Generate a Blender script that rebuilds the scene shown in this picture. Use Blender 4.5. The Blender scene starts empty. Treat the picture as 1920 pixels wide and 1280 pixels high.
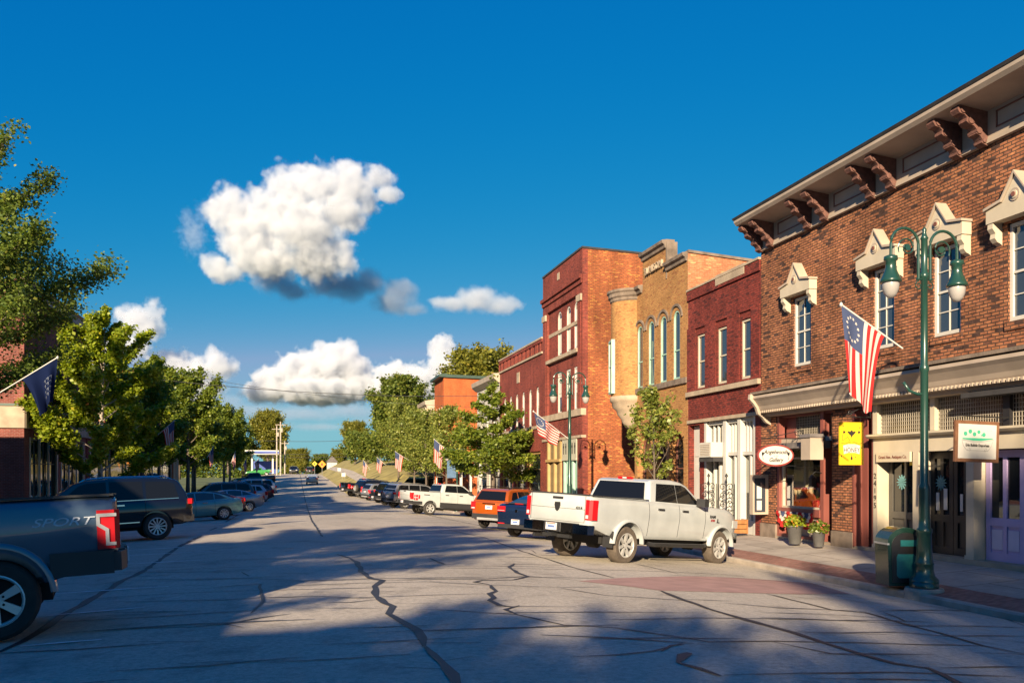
import bpy, bmesh, math, random
from mathutils import Vector, Matrix, noise
R = math.radians
sc = bpy.context.scene
COL = sc.collection

# ------------------------------------------------------------------ helpers
def link(o, parent=None):
    COL.objects.link(o)
    if parent is not None:
        o.parent = parent
    return o

def tag(o, label=None, cat=None, group=None, kind=None):
    if label: o['label'] = label
    if cat: o['category'] = cat
    if group: o['group'] = group
    if kind: o['kind'] = kind
    return o

def thing(name, label, cat, loc=(0, 0, 0), rot=(0, 0, 0), group=None):
    o = bpy.data.objects.new(name, None)
    o.empty_display_size = .3
    o.location = loc; o.rotation_euler = rot
    link(o); tag(o, label, cat, group)
    return o

class MB:
    """collects faces with material slots and metre-scaled UVs"""
    def __init__(s):
        s.v = []; s.f = []; s.m = []; s.mi = 0; s.uv = {}; s.sm = []; s.smooth = False
    def add(s, vs, fs, uv=None):
        b = len(s.v); s.v += [tuple(p) for p in vs]
        for k, f in enumerate(fs):
            if uv is not None: s.uv[len(s.f)] = uv[k]
            s.f.append(tuple(b + i for i in f)); s.m.append(s.mi); s.sm.append(s.smooth)
        return s
    def mat(s, i): s.mi = i; return s
    def box(s, x0, x1, y0, y1, z0, z1):
        if x0 > x1: x0, x1 = x1, x0
        if y0 > y1: y0, y1 = y1, y0
        if z0 > z1: z0, z1 = z1, z0
        v = [(x0,y0,z0),(x1,y0,z0),(x1,y1,z0),(x0,y1,z0),(x0,y0,z1),(x1,y0,z1),(x1,y1,z1),(x0,y1,z1)]
        return s.add(v, [(0,3,2,1),(4,5,6,7),(0,1,5,4),(1,2,6,5),(2,3,7,6),(3,0,4,7)])
    def bbox(s, c, d, rz=0):
        M = Matrix.Translation(c) @ Matrix.Rotation(rz, 4, 'Z')
        x, y, z = d[0]/2, d[1]/2, d[2]/2
        v = [M @ Vector(p) for p in [(-x,-y,-z),(x,-y,-z),(x,y,-z),(-x,y,-z),(-x,-y,z),(x,-y,z),(x,y,z),(-x,y,z)]]
        return s.add(v, [(0,3,2,1),(4,5,6,7),(0,1,5,4),(1,2,6,5),(2,3,7,6),(3,0,4,7)])
    def poly(s, pts): return s.add(pts, [tuple(range(len(pts)))])
    def prism(s, pts, off):
        n = len(pts); off = Vector(off)
        v = [Vector(p) for p in pts]; v += [p + off for p in v]
        f = [tuple(range(n))[::-1], tuple(range(n, 2*n))]
        f += [(i, (i+1) % n, n + (i+1) % n, n + i) for i in range(n)]
        return s.add(v, f)
    def rings(s, rings, closed=True, cap=True):
        n = len(rings[0]); b = [p for r in rings for p in r]; f = []
        for k in range(len(rings)-1):
            for i in range(n if closed else n-1):
                j = (i+1) % n
                f.append((k*n+i, k*n+j, (k+1)*n+j, (k+1)*n+i))
        if cap and closed:
            f.append(tuple(range(n))[::-1]); m = (len(rings)-1)*n
            f.append(tuple(m+i for i in range(n)))
        return s.add(b, f)
    def tube(s, pts, r, n=8, cap=True):
        pts = [Vector(p) for p in pts]; rr = []
        up = Vector((0, 0, 1))
        for i, p in enumerate(pts):
            t = (pts[min(i+1, len(pts)-1)] - pts[max(i-1, 0)]).normalized()
            a = t.cross(up)
            if a.length < .05: a = t.cross(Vector((0, 1, 0)))
            a.normalize(); b = a.cross(t).normalized()
            q = r[i] if isinstance(r, (list, tuple)) else r
            rr.append([p + a*(q*math.cos(2*math.pi*k/n)) + b*(q*math.sin(2*math.pi*k/n)) for k in range(n)])
        return s.rings(rr, True, cap)
    def lathe(s, prof, c=(0, 0, 0), n=16, axis='z'):
        rr = []
        for r, h in prof:
            ring = []
            for k in range(n):
                a = 2*math.pi*k/n; x, y = r*math.cos(a), r*math.sin(a)
                if axis == 'z': ring.append((c[0]+x, c[1]+y, c[2]+h))
                elif axis == 'y': ring.append((c[0]+y, c[1]+h, c[2]+x))
                else: ring.append((c[0]+h, c[1]+x, c[2]+y))
            rr.append(ring)
        return s.rings(rr, True, False)
    def build(s, name, mats, parent=None, loc=(0, 0, 0), rot=None, smooth=None, fixn=True):
        me = bpy.data.meshes.new(name)
        me.from_pydata(s.v, [], s.f); me.update()
        if not isinstance(mats, (list, tuple)): mats = [mats]
        for m in mats: me.materials.append(m)
        me.polygons.foreach_set('material_index', [min(i, len(mats)-1) for i in s.m])
        if smooth is not None:
            me.polygons.foreach_set('use_smooth', [bool(smooth)]*len(s.f))
        else:
            me.polygons.foreach_set('use_smooth', s.sm)
        if fixn:
            bm = bmesh.new(); bm.from_mesh(me)
            bmesh.ops.recalc_face_normals(bm, faces=bm.faces[:]); bm.to_mesh(me); bm.free()
        boxuv(me, s.uv)
        if smooth: sharp(me, 35)
        o = bpy.data.objects.new(name, me); o.location = loc
        if rot is not None: o.rotation_euler = rot
        return link(o, parent)

def boxuv(me, own=None):
    own = own or {}
    uvl = me.uv_layers.new(name='UVMap').data
    vs = me.vertices
    for p in me.polygons:
        n = p.normal; ax, ay, az = abs(n.x), abs(n.y), abs(n.z)
        c = own.get(p.index)
        for k, li in enumerate(p.loop_indices):
            if c is not None:
                uvl[li].uv = c[k % len(c)]; continue
            q = vs[me.loops[li].vertex_index].co
            if ax >= ay and ax >= az: uvl[li].uv = (q.y, q.z)
            elif ay >= az: uvl[li].uv = (q.x, q.z)
            else: uvl[li].uv = (q.x, q.y)

def sharp(me, deg):
    try: me.set_sharp_from_angle(angle=R(deg))
    except Exception: pass

def text_mesh(name, body, size, mat, parent, loc, rot, extrude=.004, align='CENTER', shear=0, spacing=1.0, xs=1.0, bold=0):
    cu = bpy.data.curves.new(name, 'FONT'); cu.body = body; cu.size = size; cu.extrude = extrude
    cu.align_x = align; cu.align_y = 'CENTER'; cu.shear = shear; cu.space_character = spacing; cu.offset = bold
    tmp = bpy.data.objects.new(name, cu); COL.objects.link(tmp)
    bpy.context.view_layer.update()
    dg = bpy.context.evaluated_depsgraph_get()
    me = bpy.data.meshes.new_from_object(tmp.evaluated_get(dg))
    bpy.data.objects.remove(tmp); bpy.data.curves.remove(cu)
    me.materials.clear(); me.materials.append(mat)
    o = bpy.data.objects.new(name, me); o.location = loc; o.rotation_euler = rot; o.scale = (xs, 1, 1)
    return link(o, parent)

def copy_tree(o, parent=None):
    c = o.copy(); COL.objects.link(c)
    if parent is not None:
        c.parent = parent
    for ch in [x for x in o.children]: copy_tree(ch, c)
    return c

# ------------------------------------------------------------------ materials
def _nt(name):
    m = bpy.data.materials.new(name); m.use_nodes = True
    nt = m.node_tree; return m, nt, nt.nodes['Principled BSDF'], nt.nodes.new, nt.links.new

def M(name, col, rough=.6, metal=0., var=.12, vs=3., bump=0., bs=60., coat=0., spec=.5, streak=0., trans=0.):
    m, nt, b, N, Lk = _nt(name)
    b.inputs['Roughness'].default_value = rough; b.inputs['Metallic'].default_value = metal
    b.inputs['Specular IOR Level'].default_value = spec
    if coat: b.inputs['Coat Weight'].default_value = coat; b.inputs['Coat Roughness'].default_value = .02
    c4 = (*col, 1)
    tc = N('ShaderNodeTexCoord')
    if var > 0:
        n1 = N('ShaderNodeTexNoise'); n1.inputs['Scale'].default_value = vs; n1.inputs['Detail'].default_value = 6
        mp = N('ShaderNodeMapping')
        mp.inputs['Scale'].default_value = (1, 1, 1-streak*.85)
        Lk(tc.outputs['Object'], mp.inputs['Vector']); Lk(mp.outputs[0], n1.inputs['Vector'])
        mr = N('ShaderNodeMapRange'); mr.inputs[1].default_value = .3; mr.inputs[2].default_value = .7
        mr.inputs[3].default_value = 1-var; mr.inputs[4].default_value = 1+var
        Lk(n1.outputs[0], mr.inputs[0])
        mx = N('ShaderNodeMix'); mx.data_type = 'RGBA'; mx.blend_type = 'MULTIPLY'; mx.inputs[0].default_value = 1
        mx.inputs[6].default_value = c4; Lk(mr.outputs[0], mx.inputs[7]); Lk(mx.outputs[2], b.inputs['Base Color'])
    else:
        b.inputs['Base Color'].default_value = c4
    if bump:
        n2 = N('ShaderNodeTexNoise'); n2.inputs['Scale'].default_value = bs; n2.inputs['Detail'].default_value = 5
        Lk(tc.outputs['Object'], n2.inputs['Vector'])
        bp = N('ShaderNodeBump'); bp.inputs['Strength'].default_value = bump; bp.inputs['Distance'].default_value = .02
        Lk(n2.outputs[0], bp.inputs['Height']); Lk(bp.outputs[0], b.inputs['Normal'])
    return m

def BRICK(name, c1, c2, mortar, w=.215, h=.072, mw=.011, var=.25, bias=0., blotch=1.2, c3=None, c3amt=.0, bump=.5, stain=.15):
    m, nt, b, N, Lk = _nt(name)
    b.inputs['Roughness'].default_value = .88; b.inputs['Specular IOR Level'].default_value = .25
    uv = N('ShaderNodeTexCoord')
    br = N('ShaderNodeTexBrick'); br.inputs['Scale'].default_value = 1
    br.inputs['Brick Width'].default_value = w; br.inputs['Row Height'].default_value = h
    br.inputs['Mortar Size'].default_value = mw; br.inputs['Mortar Smooth'].default_value = .25
    br.inputs['Bias'].default_value = bias
    br.inputs['Color1'].default_value = (*c1, 1); br.inputs['Color2'].default_value = (*c2, 1); br.inputs['Mortar'].default_value = (*mortar, 1)
    nz = N('ShaderNodeTexNoise'); nz.inputs['Scale'].default_value = 14; nz.inputs['Detail'].default_value = 2
    Lk(uv.outputs['UV'], nz.inputs['Vector'])
    wob = N('ShaderNodeVectorMath'); wob.operation = 'SCALE'; wob.inputs['Scale'].default_value = .006
    Lk(nz.outputs['Color'], wob.inputs[0])
    ad = N('ShaderNodeVectorMath'); Lk(uv.outputs['UV'], ad.inputs[0]); Lk(wob.outputs[0], ad.inputs[1])
    Lk(ad.outputs[0], br.inputs['Vector'])
    col = br.outputs['Color']
    def mul(colo, scale, lo, hi, a=.3, bb=.7, detail=5, stretch=None):
        n = N('ShaderNodeTexNoise'); n.inputs['Scale'].default_value = scale; n.inputs['Detail'].default_value = detail
        src = uv.outputs['UV']
        if stretch:
            mp = N('ShaderNodeMapping'); mp.inputs['Scale'].default_value = stretch; Lk(src, mp.inputs['Vector']); src = mp.outputs[0]
        Lk(src, n.inputs['Vector'])
        mr = N('ShaderNodeMapRange'); mr.inputs[1].default_value = a; mr.inputs[2].default_value = bb
        mr.inputs[3].default_value = lo; mr.inputs[4].default_value = hi; Lk(n.outputs[0], mr.inputs[0])
        x = N('ShaderNodeMix'); x.data_type = 'RGBA'; x.blend_type = 'MULTIPLY'; x.inputs[0].default_value = 1
        Lk(colo, x.inputs[6]); Lk(mr.outputs[0], x.inputs[7]); return x.outputs[2]
    if c3:
        # a second brick lattice picks single bricks of a third colour
        b2 = N('ShaderNodeTexBrick'); b2.inputs['Scale'].default_value = 1
        for k in ('Brick Width', 'Row Height'): b2.inputs[k].default_value = br.inputs[k].default_value
        b2.inputs['Mortar Size'].default_value = 0; b2.inputs['Color1'].default_value = (0, 0, 0, 1); b2.inputs['Color2'].default_value = (1, 1, 1, 1)
        Lk(ad.outputs[0], b2.inputs['Vector'])
        mr = N('ShaderNodeMapRange'); mr.inputs[1].default_value = 1-c3amt-.04; mr.inputs[2].default_value = 1-c3amt; Lk(b2.outputs['Color'], mr.inputs[0])
        inv = N('ShaderNodeMath'); inv.operation = 'SUBTRACT'; inv.inputs[0].default_value = 1; Lk(br.outputs['Fac'], inv.inputs[1])
        mu = N('ShaderNodeMath'); mu.operation = 'MULTIPLY'; Lk(mr.outputs[0], mu.inputs[0]); Lk(inv.outputs[0], mu.inputs[1])
        x = N('ShaderNodeMix'); x.data_type = 'RGBA'; Lk(mu.outputs[0], x.inputs[0]); Lk(col, x.inputs[6]); x.inputs[7].default_value = (*c3, 1)
        col = x.outputs[2]
    col = mul(col, 6.5, 1-var, 1+var, stretch=(1, 2.2, 1))
    col = mul(col, blotch, 1-stain, 1+stain)
    col = mul(col, .5, 1-stain, 1.0, .35, .55, 4, (3, .5, 1))
    Lk(col, b.inputs['Base Color'])
    iv = N('ShaderNodeMath'); iv.operation = 'SUBTRACT'; iv.inputs[0].default_value = 1; Lk(br.outputs['Fac'], iv.inputs[1])
    bp = N('ShaderNodeBump'); bp.inputs['Strength'].default_value = bump; bp.inputs['Distance'].default_value = .012
    Lk(iv.outputs[0], bp.inputs['Height']); Lk(bp.outputs[0], b.inputs['Normal'])
    return m

def GLASS(name, tint=(.02, .025, .03), rough=.03, var=.35, spec=.9):
    """window pane: dark reflective sheet with slightly wavy old glass"""
    m, nt, b, N, Lk = _nt(name)
    b.inputs['Base Color'].default_value = (*tint, 1); b.inputs['Roughness'].default_value = rough
    b.inputs['Specular IOR Level'].default_value = spec
    tc = N('ShaderNodeTexCoord')
    n = N('ShaderNodeTexNoise'); n.inputs['Scale'].default_value = 1.3; n.inputs['Detail'].default_value = 1; Lk(tc.outputs['Object'], n.inputs['Vector'])
    bp = N('ShaderNodeBump'); bp.inputs['Strength'].default_value = .12*var; bp.inputs['Distance'].default_value = .2
    Lk(n.outputs[0], bp.inputs['Height']); Lk(bp.outputs[0], b.inputs['Normal'])
    return m

def SEE(name, tint=(.8, .9, .9), refl=.25):
    """clear pane: mostly transparent, mirror by angle"""
    m, nt, b, N, Lk = _nt(name)
    nt.nodes.remove(b)
    out = nt.nodes['Material Output']
    t = N('ShaderNodeBsdfTransparent'); t.inputs[0].default_value = (*tint, 1)
    g = N('ShaderNodeBsdfGlossy'); g.inputs['Roughness'].default_value = .02
    fr = N('ShaderNodeFresnel'); fr.inputs['IOR'].default_value = 1.5
    mr = N('ShaderNodeMapRange'); mr.inputs[3].default_value = refl*.2; mr.inputs[4].default_value = .55
    Lk(fr.outputs[0], mr.inputs[0])
    x = N('ShaderNodeMixShader'); Lk(mr.outputs[0], x.inputs[0]); Lk(t.outputs[0], x.inputs[1]); Lk(g.outputs[0], x.inputs[2]); Lk(x.outputs[0], out.inputs[0])
    return m

def PAINT(name, col, metal=0., rough=.3, coat=1., dirt=.08):
    m = M(name, col, rough=rough, metal=metal, var=dirt, vs=2.2, coat=coat)
    return m

def LEAF(name, c1, c2, c3=None, trans=.35):
    m, nt, b, N, Lk = _nt(name)
    nt.nodes.remove(b); out = nt.nodes['Material Output']
    oi = N('ShaderNodeNewGeometry')
    cr = N('ShaderNodeValToRGB'); e = cr.color_ramp.elements
    e[0].color = (*c1, 1); e[1].color = (*c2, 1)
    if c3: x = e.new(.93); x.color = (*c2, 1); e[2].color = (*c3, 1)
    Lk(oi.outputs['Random Per Island'], cr.inputs[0])
    d = N('ShaderNodeBsdfDiffuse'); t = N('ShaderNodeBsdfTranslucent'); g = N('ShaderNodeBsdfGlossy'); g.inputs['Roughness'].default_value = .45
    hs = N('ShaderNodeHueSaturation'); hs.inputs['Value'].default_value = 1.25; hs.inputs['Saturation'].default_value = 1.1
    Lk(cr.outputs[0], d.inputs[0]); Lk(cr.outputs[0], hs.inputs['Color']); Lk(hs.outputs[0], t.inputs[0])
    a = N('ShaderNodeMixShader'); a.inputs[0].default_value = trans; Lk(d.outputs[0], a.inputs[1]); Lk(t.outputs[0], a.inputs[2])
    q = N('ShaderNodeMixShader'); q.inputs[0].default_value = .05; Lk(a.outputs[0], q.inputs[1]); Lk(g.outputs[0], q.inputs[2])
    Lk(q.outputs[0], out.inputs[0])
    return m
# ------------------------------------------------------------------ camera, light, sky
YAW = 14.2046; CAMZ = 1.6
cam = bpy.data.cameras.new('camera'); co = bpy.data.objects.new('camera', cam); link(co)
cam.sensor_width = 36; cam.lens = 30.0; cam.shift_y = 245/1920; cam.clip_end = 12000; cam.clip_start = .1
co.location = (0, 0, CAMZ); co.rotation_euler = (R(90), 0, R(-YAW)); sc.camera = co
SUN_AZ, SUN_EL = 26.7, 18.5          # light travels towards azimuth 26.7 deg right of the street
sd = Vector((math.sin(R(SUN_AZ))*math.cos(R(SUN_EL)), math.cos(R(SUN_AZ))*math.cos(R(SUN_EL)), -math.sin(R(SUN_EL))))
sl = bpy.data.lights.new('sun', 'SUN'); sl.energy = 5.0; sl.angle = R(.53); sl.color = (1., .81, .56)
so = bpy.data.objects.new('sun', sl); link(so); so.rotation_euler = sd.to_track_quat('-Z', 'Y').to_euler()
w = bpy.data.worlds.new('World'); sc.world = w; w.use_nodes = True
nt = w.node_tree; bg = nt.nodes['Background']
sky = nt.nodes.new('ShaderNodeTexSky'); sky.sky_type = 'NISHITA'; sky.sun_disc = False
sky.sun_elevation = R(SUN_EL); sky.sun_rotation = R(180+SUN_AZ); sky.altitude = 200; sky.air_density = 1.0; sky.dust_density = 0; sky.ozone_density = 6
# grade of the clear-air sky: per channel gain and gamma (deep polarised blue)
sep = nt.nodes.new('ShaderNodeSeparateColor'); cmb = nt.nodes.new('ShaderNodeCombineColor'); nt.links.new(sky.outputs[0], sep.inputs[0])
for i, (gain, ex, top) in enumerate(((.042, 4.4, 2.3), (.85, .76, 7), (2.45, .285, 9))):
    mn = nt.nodes.new('ShaderNodeMath'); mn.operation = 'MINIMUM'; mn.inputs[1].default_value = top
    pw = nt.nodes.new('ShaderNodeMath'); pw.operation = 'POWER'; pw.inputs[1].default_value = ex
    ml = nt.nodes.new('ShaderNodeMath'); ml.operation = 'MULTIPLY'; ml.inputs[1].default_value = gain
    nt.links.new(sep.outputs[i], mn.inputs[0]); nt.links.new(mn.outputs[0], pw.inputs[0]); nt.links.new(pw.outputs[0], ml.inputs[0]); nt.links.new(ml.outputs[0], cmb.inputs[i])
nt.links.new(cmb.outputs[0], bg.inputs['Color'])
bg.inputs['Strength'].default_value = .0577
sc.view_settings.view_transform = 'Standard'; sc.view_settings.look = 'None'; sc.view_settings.exposure = 1.3; sc.view_settings.gamma = 1
cy = sc.cycles
cy.max_bounces = 8; cy.diffuse_bounces = 3; cy.glossy_bounces = 3; cy.transmission_bounces = 4; cy.transparent_max_bounces = 24; cy.volume_bounces = 6
cy.sample_clamp_indirect = 6; cy.use_denoising = True
try: cy.denoiser = 'OPENIMAGEDENOISE'
except Exception: pass
cy.volume_step_rate = 2.0; cy.volume_max_steps = 256

# ------------------------------------------------------------------ clouds: real volumes far beyond the town
_psi = R(YAW)
def at(px, py, Z):                     # a point seen in that direction, Z metres out
    X = (px-960)*Z/1600; U = (885-py)*Z/1600
    return Vector((X*math.cos(_psi)+Z*math.sin(_psi), Z*math.cos(_psi)-X*math.sin(_psi), CAMZ+U))

def cloud_mat(name, dens, alb=1.):
    m = bpy.data.materials.new(name); m.use_nodes = True; nt = m.node_tree
    nt.nodes.remove(nt.nodes['Principled BSDF'])
    v = nt.nodes.new('ShaderNodeVolumePrincipled'); v.inputs['Density'].default_value = dens
    v.inputs['Color'].default_value = ((alb*.955, alb*.985, min(1, alb*1.035)) if alb > .7 else (alb*.80, alb*.95, alb*1.2))+(1,); v.inputs['Anisotropy'].default_value = -.1
    nt.links.new(v.outputs[0], nt.nodes['Material Output'].inputs['Volume'])
    return m

def cloud(name, label, lobes, Z, res=120, dens=.05, ns=1.0, amp=.9, soft=.35, seed=0., alb=.85):
    """lobes: (px, py, rx_px, ry_px, depth offset m) -> a fog grid of noisy lobes"""
    k = Z/1600; L = []
    for px, py, rx, ry, dz in lobes:
        L.append((at(px, py, Z+dz), rx*k*(Z+dz)/Z, ry*k*(Z+dz)/Z))
    mn = Vector([min(c[i]-1.35*(rr if i == 2 else r) for c, r, rr in L) for i in range(3)])
    mx = Vector([max(c[i]+1.35*(rr if i == 2 else r) for c, r, rr in L) for i in range(3)])
    org = (mn+mx)/2; sz = mx-mn
    vd = bpy.data.volumes.new(name); o = bpy.data.objects.new(name, vd); o.location = org; link(o)
    g = bpy.data.node_groups.new(name, 'GeometryNodeTree')
    g.interface.new_socket('Geometry', in_out='OUTPUT', socket_type='NodeSocketGeometry')
    N = g.nodes.new; K = g.links.new
    pos = N('GeometryNodeInputPosition')
    cur = None
    for c, rx, rz in L:
        s = N('ShaderNodeVectorMath'); s.operation = 'SUBTRACT'; K(pos.outputs[0], s.inputs[0]); s.inputs[1].default_value = c-org
        m = N('ShaderNodeVectorMath'); m.operation = 'MULTIPLY'; K(s.outputs[0], m.inputs[0]); m.inputs[1].default_value = (1/rx, 1/rx, 1/rz)
        l = N('ShaderNodeVectorMath'); l.operation = 'LENGTH'; K(m.outputs[0], l.inputs[0])
        d = N('ShaderNodeMath'); d.operation = 'SUBTRACT'; d.inputs[0].default_value = 1; K(l.outputs['Value'], d.inputs[1])
        if cur is None: cur = d.outputs[0]
        else:
            q = N('ShaderNodeMath'); q.operation = 'SMOOTH_MAX'; K(cur, q.inputs[0]); K(d.outputs[0], q.inputs[1]); q.inputs[2].default_value = .25; cur = q.outputs[0]
    rav = sum(r for c, r, rr in L)/len(L)
    nz = N('ShaderNodeTexNoise'); nz.noise_dimensions = '4D'; nz.inputs['W'].default_value = seed
    nz.inputs['Scale'].default_value = ns/rav; nz.inputs['Detail'].default_value = 7; nz.inputs['Roughness'].default_value = .55
    K(pos.outputs[0], nz.inputs['Vector'])
    n0 = N('ShaderNodeMath'); n0.operation = 'SUBTRACT'; K(nz.outputs[0], n0.inputs[0]); n0.inputs[1].default_value = .5
    n1 = N('ShaderNodeMath'); n1.operation = 'MULTIPLY_ADD'; K(n0.outputs[0], n1.inputs[0]); n1.inputs[1].default_value = amp*2; K(cur, n1.inputs[2])
    mr = N('ShaderNodeMapRange'); mr.inputs[1].default_value = 0.; mr.inputs[2].default_value = soft; K(n1.outputs[0], mr.inputs[0])
    vc = N('GeometryNodeVolumeCube'); K(mr.outputs[0], vc.inputs['Density'])
    vc.inputs['Min'].default_value = mn-org; vc.inputs['Max'].default_value = mx-org
    f = res/max(sz)
    for a, b in zip(('Resolution X', 'Resolution Y', 'Resolution Z'), sz): vc.inputs[a].default_value = max(12, int(b*f))
    sm = N('GeometryNodeSetMaterial'); K(vc.outputs[0], sm.inputs[0]); mt = cloud_mat(name, dens, alb); sm.inputs['Material'].default_value = mt
    out = N('NodeGroupOutput'); K(sm.outputs[0], out.inputs[0])
    vd.materials.append(mt)
    md = o.modifiers.new('fog', 'NODES'); md.node_group = g
    tag(o, label, 'cloud', 'clouds in the sky')
    return o

cloud('cloud', 'biggest bright white cumulus cloud high in the blue sky', [
    (440,400,48,50,0),(470,455,60,55,10),(545,370,52,58,-20),(600,350,48,42,-30),(655,350,48,42,-10),(640,400,50,42,-20),(570,430,70,60,-40),(500,400,45,50,-10),(500,490,62,34,0),(590,490,62,34,0),(405,500,30,28,0),(425,515,34,18,0),(400,395,22,24,10),(712,335,30,20,30),(728,365,24,18,30),(690,380,26,26,20),(640,480,34,34,0),(560,330,24,22,0),(655,318,26,18,0)],
    2200, res=260, dens=.035, ns=1.75, amp=1.15, soft=.4, seed=1.3)
# ------------------------------------------------------------------ ground profile (metres; L across, S along the street)
def lerp(t, x):
    if x <= t[0][0]: return t[0][1]
    for (a, b), (c, d) in zip(t, t[1:]):
        if x <= c:
            u = (x-a)/(c-a); return b+(d-b)*u
    return t[-1][1]
DC = [(-80,1.45),(0,1.53),(9,1.66),(20,1.84),(28,1.94),(36,2.12),(46,2.33),(60,2.5),(75,2.56),(90,2.47),(110,2.17),(130,1.8),(160,1.22),(200,.62),(235,.38),(265,.5),(320,2.2),(420,6),(900,8)]
def zc(S): return CAMZ-(lerp(DC,S-4)+lerp(DC,S)+lerp(DC,S+4))/3
def zkr(S): return CAMZ-(2.26 if S < 24 else 2.26+min((S-24)*.0165, .62))     # right kerb top
def zfr(S): return CAMZ-(1.97 if S < 25 else 1.97+min((S-25)*.0165, .62))     # right facade foot
def zroad(L, S):
    t = (L-1)/10.2
    if L > 1:
        k = max(0, min(1, (115-S)/30)); e = (zkr(S)-.13)*k+(zc(S)-.25)*(1-k)
        return zc(S)+(e-zc(S))*t*t
    return zc(S)-.4*t*t
def zkl(S): return zroad(-9.2, S)+.13
def zfl(S): return zkl(S)+.12
KR, KL, FR, FL = 11.2, -9.2, 14.5, -12.5

def frange(a, b, n): return [a+(b-a)*i/n for i in range(n+1)]
def sheet(name, Ls, Ss, zf, mat, kind='structure', smooth=True):
    m = MB(); n = len(Ls)
    v = [(l, s, zf(l, s)) for s in Ss for l in Ls]
    f = [(j*n+i, j*n+i+1, (j+1)*n+i+1, (j+1)*n+i) for j in range(len(Ss)-1) for i in range(n-1)]
    m.add(v, f); o = m.build(name, mat, smooth=smooth); tag(o, kind=kind); return o

def asphalt():
    m, nt, b, N, Lk = _nt('asphalt')
    b.inputs['Roughness'].default_value = .82; b.inputs['Specular IOR Level'].default_value = .3
    tc = N('ShaderNodeTexCoord')
    def nz(s, d, sc_=(1, 1, 1)):
        mp = N('ShaderNodeMapping'); mp.inputs['Scale'].default_value = sc_; Lk(tc.outputs['Object'], mp.inputs['Vector'])
        n = N('ShaderNodeTexNoise'); n.inputs['Scale'].default_value = s; n.inputs['Detail'].default_value = d; Lk(mp.outputs[0], n.inputs['Vector']); return n.outputs[0]
    cr = N('ShaderNodeValToRGB'); e = cr.color_ramp.elements
    e[0].position = .3; e[0].color = (.29, .25, .195, 1); e[1].position = .7; e[1].color = (.54, .47, .375, 1)
    mixn = N('ShaderNodeMath'); mixn.operation = 'MULTIPLY_ADD'; Lk(nz(.35, 6, (1, .25, 1)), mixn.inputs[0]); mixn.inputs[1].default_value = .6
    m2 = N('ShaderNodeMath'); m2.operation = 'MULTIPLY'; Lk(nz(55, 4), m2.inputs[0]); m2.inputs[1].default_value = .5
    m3 = N('ShaderNodeMath'); m3.operation = 'MULTIPLY_ADD'; Lk(nz(190, 2), m3.inputs[0]); m3.inputs[1].default_value = .55; Lk(m2.outputs[0], m3.inputs[2])
    m4 = N('ShaderNodeMath'); m4.operation = 'SUBTRACT'; Lk(m3.outputs[0], m4.inputs[0]); m4.inputs[1].default_value = .26; Lk(m4.outputs[0], mixn.inputs[2])
    Lk(mixn.outputs[0], cr.inputs[0])
    # old tyre-polished lanes and oil drips
    n3 = N('ShaderNodeMapRange'); n3.inputs[1].default_value = .54; n3.inputs[2].default_value = .72; n3.inputs[3].default_value = 1; n3.inputs[4].default_value = .70; Lk(nz(1.6, 9), n3.inputs[0])
    n4 = N('ShaderNodeMapRange'); n4.inputs[1].default_value = .3; n4.inputs[2].default_value = .7; n4.inputs[3].default_value = .80; n4.inputs[4].default_value = 1.16; Lk(nz(16, 9), n4.inputs[0])
    n5 = N('ShaderNodeMath'); n5.operation = 'MULTIPLY'; Lk(n3.outputs[0], n5.inputs[0]); Lk(n4.outputs[0], n5.inputs[1])
    x = N('ShaderNodeMix'); x.data_type = 'RGBA'; x.blend_type = 'MULTIPLY'; x.inputs[0].default_value = 1; Lk(cr.outputs[0], x.inputs[6]); Lk(n5.outputs[0], x.inputs[7])
    Lk(x.outputs[2], b.inputs['Base Color'])
    bp = N('ShaderNodeBump'); bp.inputs['Strength'].default_value = .5; bp.inputs['Distance'].default_value = .012; Lk(nz(90, 3), bp.inputs['Height']); Lk(bp.outputs[0], b.inputs['Normal'])
    return m

MAT = {}
MAT['asphalt'] = asphalt()
MAT['tar'] = M('tar seal', (.030, .028, .030), rough=.6, var=.25, vs=4, bump=.2)
MAT['line'] = M('road paint', (.85, .85, .82), rough=.7, var=.3, vs=9)
MAT['concrete'] = BRICK('concrete slabs', (.40, .35, .295), (.36, .315, .27), (.20, .17, .14), w=1.52, h=1.52, mw=.022, var=.10, bump=.4, blotch=1.1, stain=.14)
MAT['kerb'] = M('kerb stone', (.34, .29, .24), rough=.85, var=.25, vs=3, bump=.35, bs=25)
MAT['paver'] = BRICK('brick paving', (.24, .11, .085), (.30, .15, .12), (.20, .15, .12), w=.2, h=.1, mw=.008, bump=.3)
MAT['apron'] = M('red worn paving', (.37, .215, .18), rough=.85, var=.18, vs=2.5, bump=.2)
MAT['lawn'] = M('dry lawn', (.27, .22, .07), rough=.95, var=.4, vs=.5, bump=.6, bs=25)
MAT['earth'] = M('rough land', (.09, .11, .03), rough=.95, var=.4, vs=.1)

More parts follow.
